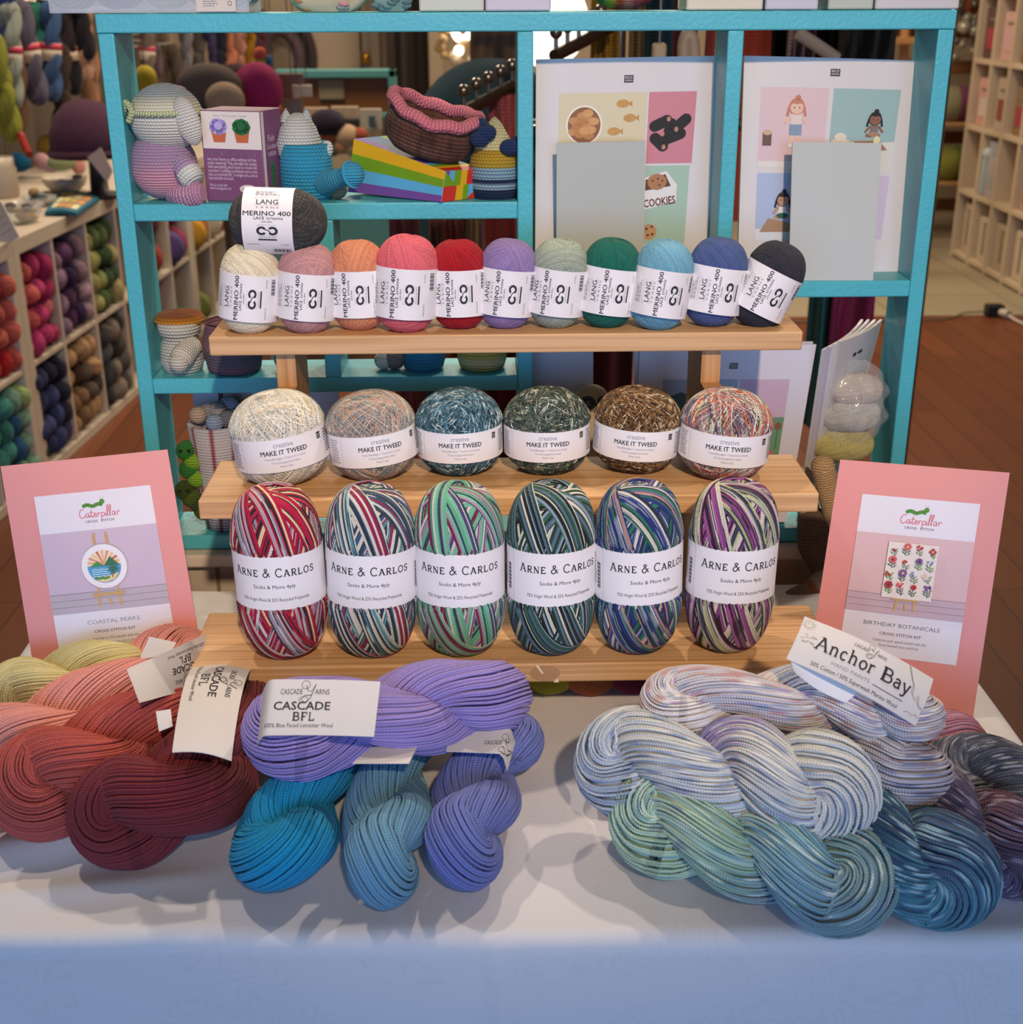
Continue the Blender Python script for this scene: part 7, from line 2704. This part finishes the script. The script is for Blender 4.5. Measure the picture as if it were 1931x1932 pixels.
# leaning magazines at the right of the bottom row
for k in range(4):
    x = 1520 + 22 * k
    a_ = [at_z(1508 + 8 * k, 985 - 2 * k, ZF), at_y(1560 + 10 * k, 880, 1.385), at_y(1556 + 10 * k, 660 - 5 * k, 1.325), at_y(1630 + 12 * k, 603, 1.395)]
    def mag_draw(pen, W, H, k=k):
        pen.rect(W * .2, H * .45, W * .8, H * .85, pm('#9a8f90', .5, vary=.1))
        pen.rect(W * .3, H * .88, W * .5, H * .9, INK)
    leaflet(('nearest', 'second', 'third', 'rearmost')[3 - k] + ' of the pale magazines leaning at the right of the bottom row', [a_[0], a_[1], a_[2], a_[3]], mag_draw if k == 3 else None, .003, ('#b5b0b2', '#a9a7b4', '#c0bcbc', '#b3aeac')[k], 'magazine', 'magazine', .004)

# yarn balls in clear bags on the bottom right
def bagged(lab, px, py, rx, ry, c, print_):
    q = at_y(px, py, 1.345)
    t = thing('yarn_ball', lab, 'yarn ball', q, (0, rad(90), 0))
    rx, ry = rx * PXM, ry * PXM
    me = ball_mesh('yarn', 91 + px, ry, rx, 2.3, 24, (.1, .6), .6, 10, 48, .001, solid(3, .12), None, 0, core='#cccccc')
    place('yarn', me, t, c)
    mb = MB()
    mb.lathe([(ry * 1.02, -.012), (ry * 1.03, -.012), (ry * 1.03, .012), (ry * 1.02, .012)], pm('#b3b3ba', .5), 32)
    b = mb.build('label_band', t)
    mb = MB()
    cm = cyl_map(ry * 1.035)
    pen = Pen(mb, lambda u, v, h: cm(-np.asarray(v), np.asarray(u), h), .0003)
    small_print(pen, -.010, .0, .018, 6, .0022, INK, 4)
    mb.build('printed_text', b)
    return t


bagged('pale yellow yarn ball in clear film on the bottom right shelf', 1588, 838, 60, 32, '#c2b878', 1)
bagged('white yarn ball in clear film on the pale yellow one', 1602, 782, 58, 32, '#c4c2b8', 1)
bagged('cream yarn ball in clear film at the top of the bagged stack', 1612, 735, 52, 28, '#c9bba8', 1)
mb = MB()
q = at_y(1606, 770, 1.345)
FILM = pm('#e8e6e2', .12, alpha=.16, spec=.8, vary=0)
u, v = np.meshgrid(np.linspace(0, 2 * PI, 49), np.linspace(0, 1, 25))
rr = .034 * np.sin(PI * np.clip(v * .94 + .05, 0, 1)) ** .5 * (1 + .10 * np.sin(5 * u + 11 * v) + .07 * np.sin(9 * u - 17 * v) + .04 * np.sin(23 * v + 3 * u))
mb.grid(np.stack([rr * 1.02 * np.cos(u) + .004 * v, rr * .85 * np.sin(u), -.045 + .10 * v], -1), FILM, flip=True)
tag(mb.build('clear_bag'), 'crinkled clear plastic bag round the white and cream yarn balls', 'bag').location = q

# crocheted doll sitting at the right end of the bench
base = Vector((at_y(1530, 1050, 1.30).x, 1.29, .7685))
t = thing('crochet_doll', 'crocheted doll with beige arms and brown trousers beside the right kit', 'doll', base)


def limb(name, pts, r, col):
    mb = MB()
    P_ = spline([np.array(at_y(*v) - base) for v in pts], 18)
    mb.tube(P_, np.interp(np.linspace(0, 1, 18), np.linspace(0, 1, len(r)), r), CROCHET, 16, stitch=(18, .0042), col=col if isinstance(col, np.ndarray) else lin(col))
    cro(mb, P_[0], r[0] * .99, col[0] if isinstance(col, np.ndarray) else col, None, .004, 16, 10)
    cro(mb, P_[-1], r[-1] * .99, col[-1] if isinstance(col, np.ndarray) else col, None, .004, 16, 10)
    mb.build(name, t)


limb('arm', [(1553, 880, 1.27), (1564, 930, 1.275), (1578, 985, 1.285)], [.0125, .0115, .012], '#c9a77c')
limb('arm', [(1517, 895, 1.30), (1520, 935, 1.30), (1530, 970, 1.295)], [.009, .0105, .012], '#bfa27c')
limb('torso', [(1535, 985, 1.29), (1540, 1030, 1.285), (1560, 1075, 1.285)], [.017, .019, .016], ball_cols(17, [(0, '#6a5548'), (.25, '#5a463c'), (1, '#54423a')]))
limb('leg', [(1568, 1085, 1.275), (1540, 1110, 1.265), (1490, 1132, 1.255)], [.016, .013, .010], ball_cols(17, [(0, '#a09a90'), (.55, '#b0a698'), (.6, '#a04a2a'), (.72, '#8f7a68'), (1, '#7d6a5a')]))

# dim yarn balls on the table behind the lowest step
for lab, px, py, c, r in [('yellow yarn ball in the shade under the lowest step', 1038, 1300, '#a89a1f', .026), ('orange yarn ball in the shade under the lowest step', 1116, 1302, '#b0602a', .026), ('dark raspberry yarn ball in the shade under the lowest step', 1200, 1300, '#7d1f38', .028)]:
    q = at_z(px, py + 18, TZ)
    me = ball_mesh('yarn', 200 + px, r, r * .9, 2.2, 18, (.1, .9), .6, 10, 40, .0011, solid(1, .12), None, 0, core='#bbbbbb')
    o = tag(place('yarn_ball', me, None, c), lab, 'yarn ball', 'shaded balls behind the stand')
    o.location = (q.x, q.y + r * .8, TZ + r * .9)

# ---- on top of the shelf, cut by the upper edge of the photo
def topbox(lab, x0, x1, h, d, c, name='box', cat='box', Y=1.325, bottom=20, rz=0.0, words=None, alpha=False):
    p, q = at_y(x0, bottom, Y), at_y(x1, bottom, Y)
    t = thing(name, lab, cat, ((p.x + q.x) / 2, Y, ZT_ + .0004), (0, 0, rz))
    mb = MB()
    w_ = q.x - p.x
    mb.bx(-w_ / 2, w_ / 2, 0, d, 0, h, c if not isinstance(c, str) else pm(c, .4, vary=.02), .002)
    bo = mb.build('carton', t)
    mb = MB()
    pen = Pen(mb, plane_map((-w_ / 2, -.0001, 0), (1, 0, 0), (0, 0, 1)), .0002)
    if words:
        pen.text(words, w_ / 2, .0100, .0052, GREYINK, bold=.01, width=.024)
    pen.rect(w_ * .25, h * .4, w_ * .75, h * .7, pm('#c4b9ae', .4))
    mb.build('printed_front', bo)
    return t


topbox('pale green and cream carton on top of the shelf', 791, 914, .09, .06, '#c2c4b2', 'carton')
topbox('lavender white carton right of the pale green one on the top board', 916, 1040, .09, .06, '#c4bcc4', 'carton')
topbox('cream carton with maker lettering on top of the shelf', 1295, 1440, .10, .06, '#d0c6ae', 'carton', words='RICORUMI')
topbox('lilac grey carton beside the lettered cream one on the top board', 1444, 1544, .10, .06, '#bdb9c0', 'carton')
topbox('grey green carton on the right of the top board', 1562, 1648, .09, .06, '#b0b3a2', 'carton')
topbox('white carton at the right end of the top board', 1651, 1810, .10, .06, '#c2bcb8', 'carton', bottom=18)
# tray of yarn cakes
p, q = at_y(92, 22, 1.318), at_y(470, 22, 1.318)
t = thing('clear_tray', 'clear plastic tray of yarn cakes on the left of the top board', 'tray', ((p.x + q.x) / 2, 1.32, ZT_ + .0005))
w_ = q.x - p.x
mb = MB()
for b in ((-w_ / 2, w_ / 2, 0, .002, 0, .05), (-w_ / 2, w_ / 2, .07, .072, 0, .05), (-w_ / 2, w_ / 2, 0, .072, 0, .002), (-w_ / 2, -w_ / 2 + .002, 0, .072, 0, .05), (w_ / 2 - .002, w_ / 2, 0, .072, 0, .05)):
    mb.bx(*b, CLEARP)
mb.build('tray', t)
for lab, px, cols in [('grey and cream yarn cake in the clear tray', 142, ['#b8ab90', '#8a8478', '#c4b89c', '#5a5650', '#a89c84']), ('plum purple yarn cake in the clear tray', 228, ['#7a3f5a', '#6a3550', '#8a4a66', '#5a2a44', '#6f3a56']),
                      ('green and pink yarn cake in the clear tray', 318, ['#9ab884', '#a8c090', '#b87a72', '#8a9a6a', '#c0a08a']), ('rust orange yarn cake in the clear tray', 398, ['#a8603a', '#b06a42', '#9a5532', '#b8754a', '#8a4a2c']),
                      ('pale blue grey yarn cake in the clear tray', 452, ['#8f9a9c', '#9aa5a6', '#848f92', '#a5aeae', '#7a8588'])]:
    P_ = np.array([lin(c) for c in cols])
    c0_ = at_y(px, -8, 1.352)
    K, m = 26, 60
    th = np.linspace(0, 2 * PI, m, endpoint=False)
    rr = np.linspace(.006, .019, K)
    G = np.stack([np.stack([r * np.cos(th), -.012 + .006 * np.sin(3 * th + k) * 0 - .0009 * (k % 3) - .004 * math.sin(k * PI / K), r * np.sin(th)], -1) if False else np.stack([r * np.cos(th), np.full(m, -.026 + .0012 * (k % 2)), r * np.sin(th)], -1) for k, r in enumerate(rr)])
    rim = np.stack([np.stack([.0195 * np.cos(th), np.full(m, -.025 + .0022 * k), .0195 * np.sin(th)], -1) for k in range(20)])
    G = np.concatenate([G, rim])
    Nn = np.concatenate([np.tile(np.array([0, -1.0, 0]), (K, m, 1)), np.stack([np.stack([np.cos(th), 0 * th, np.sin(th)], -1)] * 20)])
    col = P_[(np.arange(len(G)) // 3) % len(P_)][:, None, :] * np.ones((1, m, 1))
    mb = MB()
    mb.strands(G, Nn, .0012, 4, YARN, True, col)
    mb.sphere((0, 0, 0), (.018, .024, .018), YARN, 18, 10, col=lin(cols[1]))
    o = tag(mb.build('yarn_cake'), lab, 'yarn cake', 'yarn cakes on top of the shelf')
    o.location = (c0_.x, 1.352, ZT_ + .024)
# white printed card in front of the tray
p, q = at_y(369, 14, 1.314), at_y(444, 14, 1.314)
t = thing('price_card', 'white printed card in front of the rust orange yarn cake on the top board', 'card', ((p.x + q.x) / 2, 1.3175, ZT_ + .0006))
mb = MB()
mb.bx(-(q.x - p.x) / 2, (q.x - p.x) / 2, 0, .001, .001, .05, pm('#d3c8ba', .5))
co = mb.build('card', t)
mb = MB()
pen = Pen(mb, plane_map((0, -.0001, 0), (1, 0, 0), (0, 0, 1)), .0002)
small_print(pen, -.012, .0095, .014, 3, .002, GREYINK, 5)
pen.ring(.013, .008, .0018, .0004, INK)
mb.build('printed_text', co)


def pouch(lab, x0, x1, c, spots, seed):
    p, q = at_y(x0, 20, 1.33), at_y(x1, 20, 1.33)
    w_ = q.x - p.x
    t = thing('fabric_pouch', lab, 'pouch', ((p.x + q.x) / 2, 1.35, ZT_ + .0005))
    u, v = np.meshgrid(np.linspace(0, 2 * PI, 41), np.linspace(0, 1, 14))
    rg = np.random.default_rng(seed)
    rad_ = np.clip(np.sin(PI * (v * .86 + .07)), 0, 1) ** .4
    X_ = w_ / 2 * np.sign(np.cos(u)) * np.abs(np.cos(u)) ** .6 * rad_ * (1 + .03 * np.sin(5 * u + 9 * v))
    Y_ = .028 * np.sign(np.sin(u)) * np.abs(np.sin(u)) ** .7 * rad_ * (1 + .05 * np.sin(7 * u - 6 * v))
    Z_ = np.maximum(0, .06 * v + .002 * np.sin(4 * u) * (v > .02))
    mb = MB()
    mb.grid(np.stack([X_, Y_, Z_], -1), pm(c, .8, bmp=.3, scale=80), flip=True)
    mb.add([[0, 0, 0]] + np.stack([X_[0, :-1], Y_[0, :-1], Z_[0, :-1]], -1).tolist(), np.array([[0, 1 + (i + 1) % 40, 1 + i] for i in range(40)]), pm(c, .8, bmp=.3, scale=80))
    po = mb.build('pouch', t)
    mb = MB()
    rg = random.Random(seed)
    for k in range(16):
        a = -PI / 2 + rg.uniform(-1.1, 1.1)
        vv = rg.uniform(.04, .6)
        rd = max(0, math.sin(PI * (vv * .86 + .07))) ** .4
        x = w_ / 2 * math.copysign(abs(math.cos(a)) ** .6, math.cos(a)) * rd * (1 + .03 * math.sin(5 * a + 9 * vv))
        y = .028 * math.copysign(abs(math.sin(a)) ** .7, math.sin(a)) * rd * (1 + .05 * math.sin(7 * a - 6 * vv))
        mb.sphere((x, y, .06 * vv), (.005, .0012, .0026), pm(spots[k % len(spots)], .8), 10, 6)
    mb.build('printed_pattern', po)


pouch('cream fabric pouch with a small animal print on the top board', 525, 705, '#cdbf9e', ['#a8784a', '#b0885a', '#8a8f8a', '#c08a8a'], 3)
pouch('pale turquoise patterned pouch beside the cream one on the top board', 690, 786, '#8fa89c', ['#5f7a78', '#6a8a84'], 4)
# rainbow ball and red knitted thing
p = at_y(1180, 18, 1.345)
t = thing('crochet_ball', 'large red and rainbow striped crocheted ball on the top board', 'ball', (p.x, 1.356, ZT_ + .0005))
mb = MB()
prof, cols = [], []
pal = ['#8a1c28', '#8f1f2c', '#a02030', '#a8464a', '#c07a6a', '#b04a2a', '#a0b02f', '#2f7a3a']
tt = np.linspace(-PI / 2, PI / 2, 25)
colv = np.zeros((25, 41, 3))
for i in range(25):
    for j in range(41):
        xx = math.cos(tt[i]) * math.cos(j / 40 * 2 * PI)
        colv[i, j] = lin(pal[min(7, int((0.5 - xx * .5) * 9.5))])
mb.lathe(np.c_[.042 * np.cos(tt), .036 + .036 * np.sin(tt)], CROCHET, 40, sy=.8, stitch=(60, .0045), col=colv)
mb.build('ball', t)
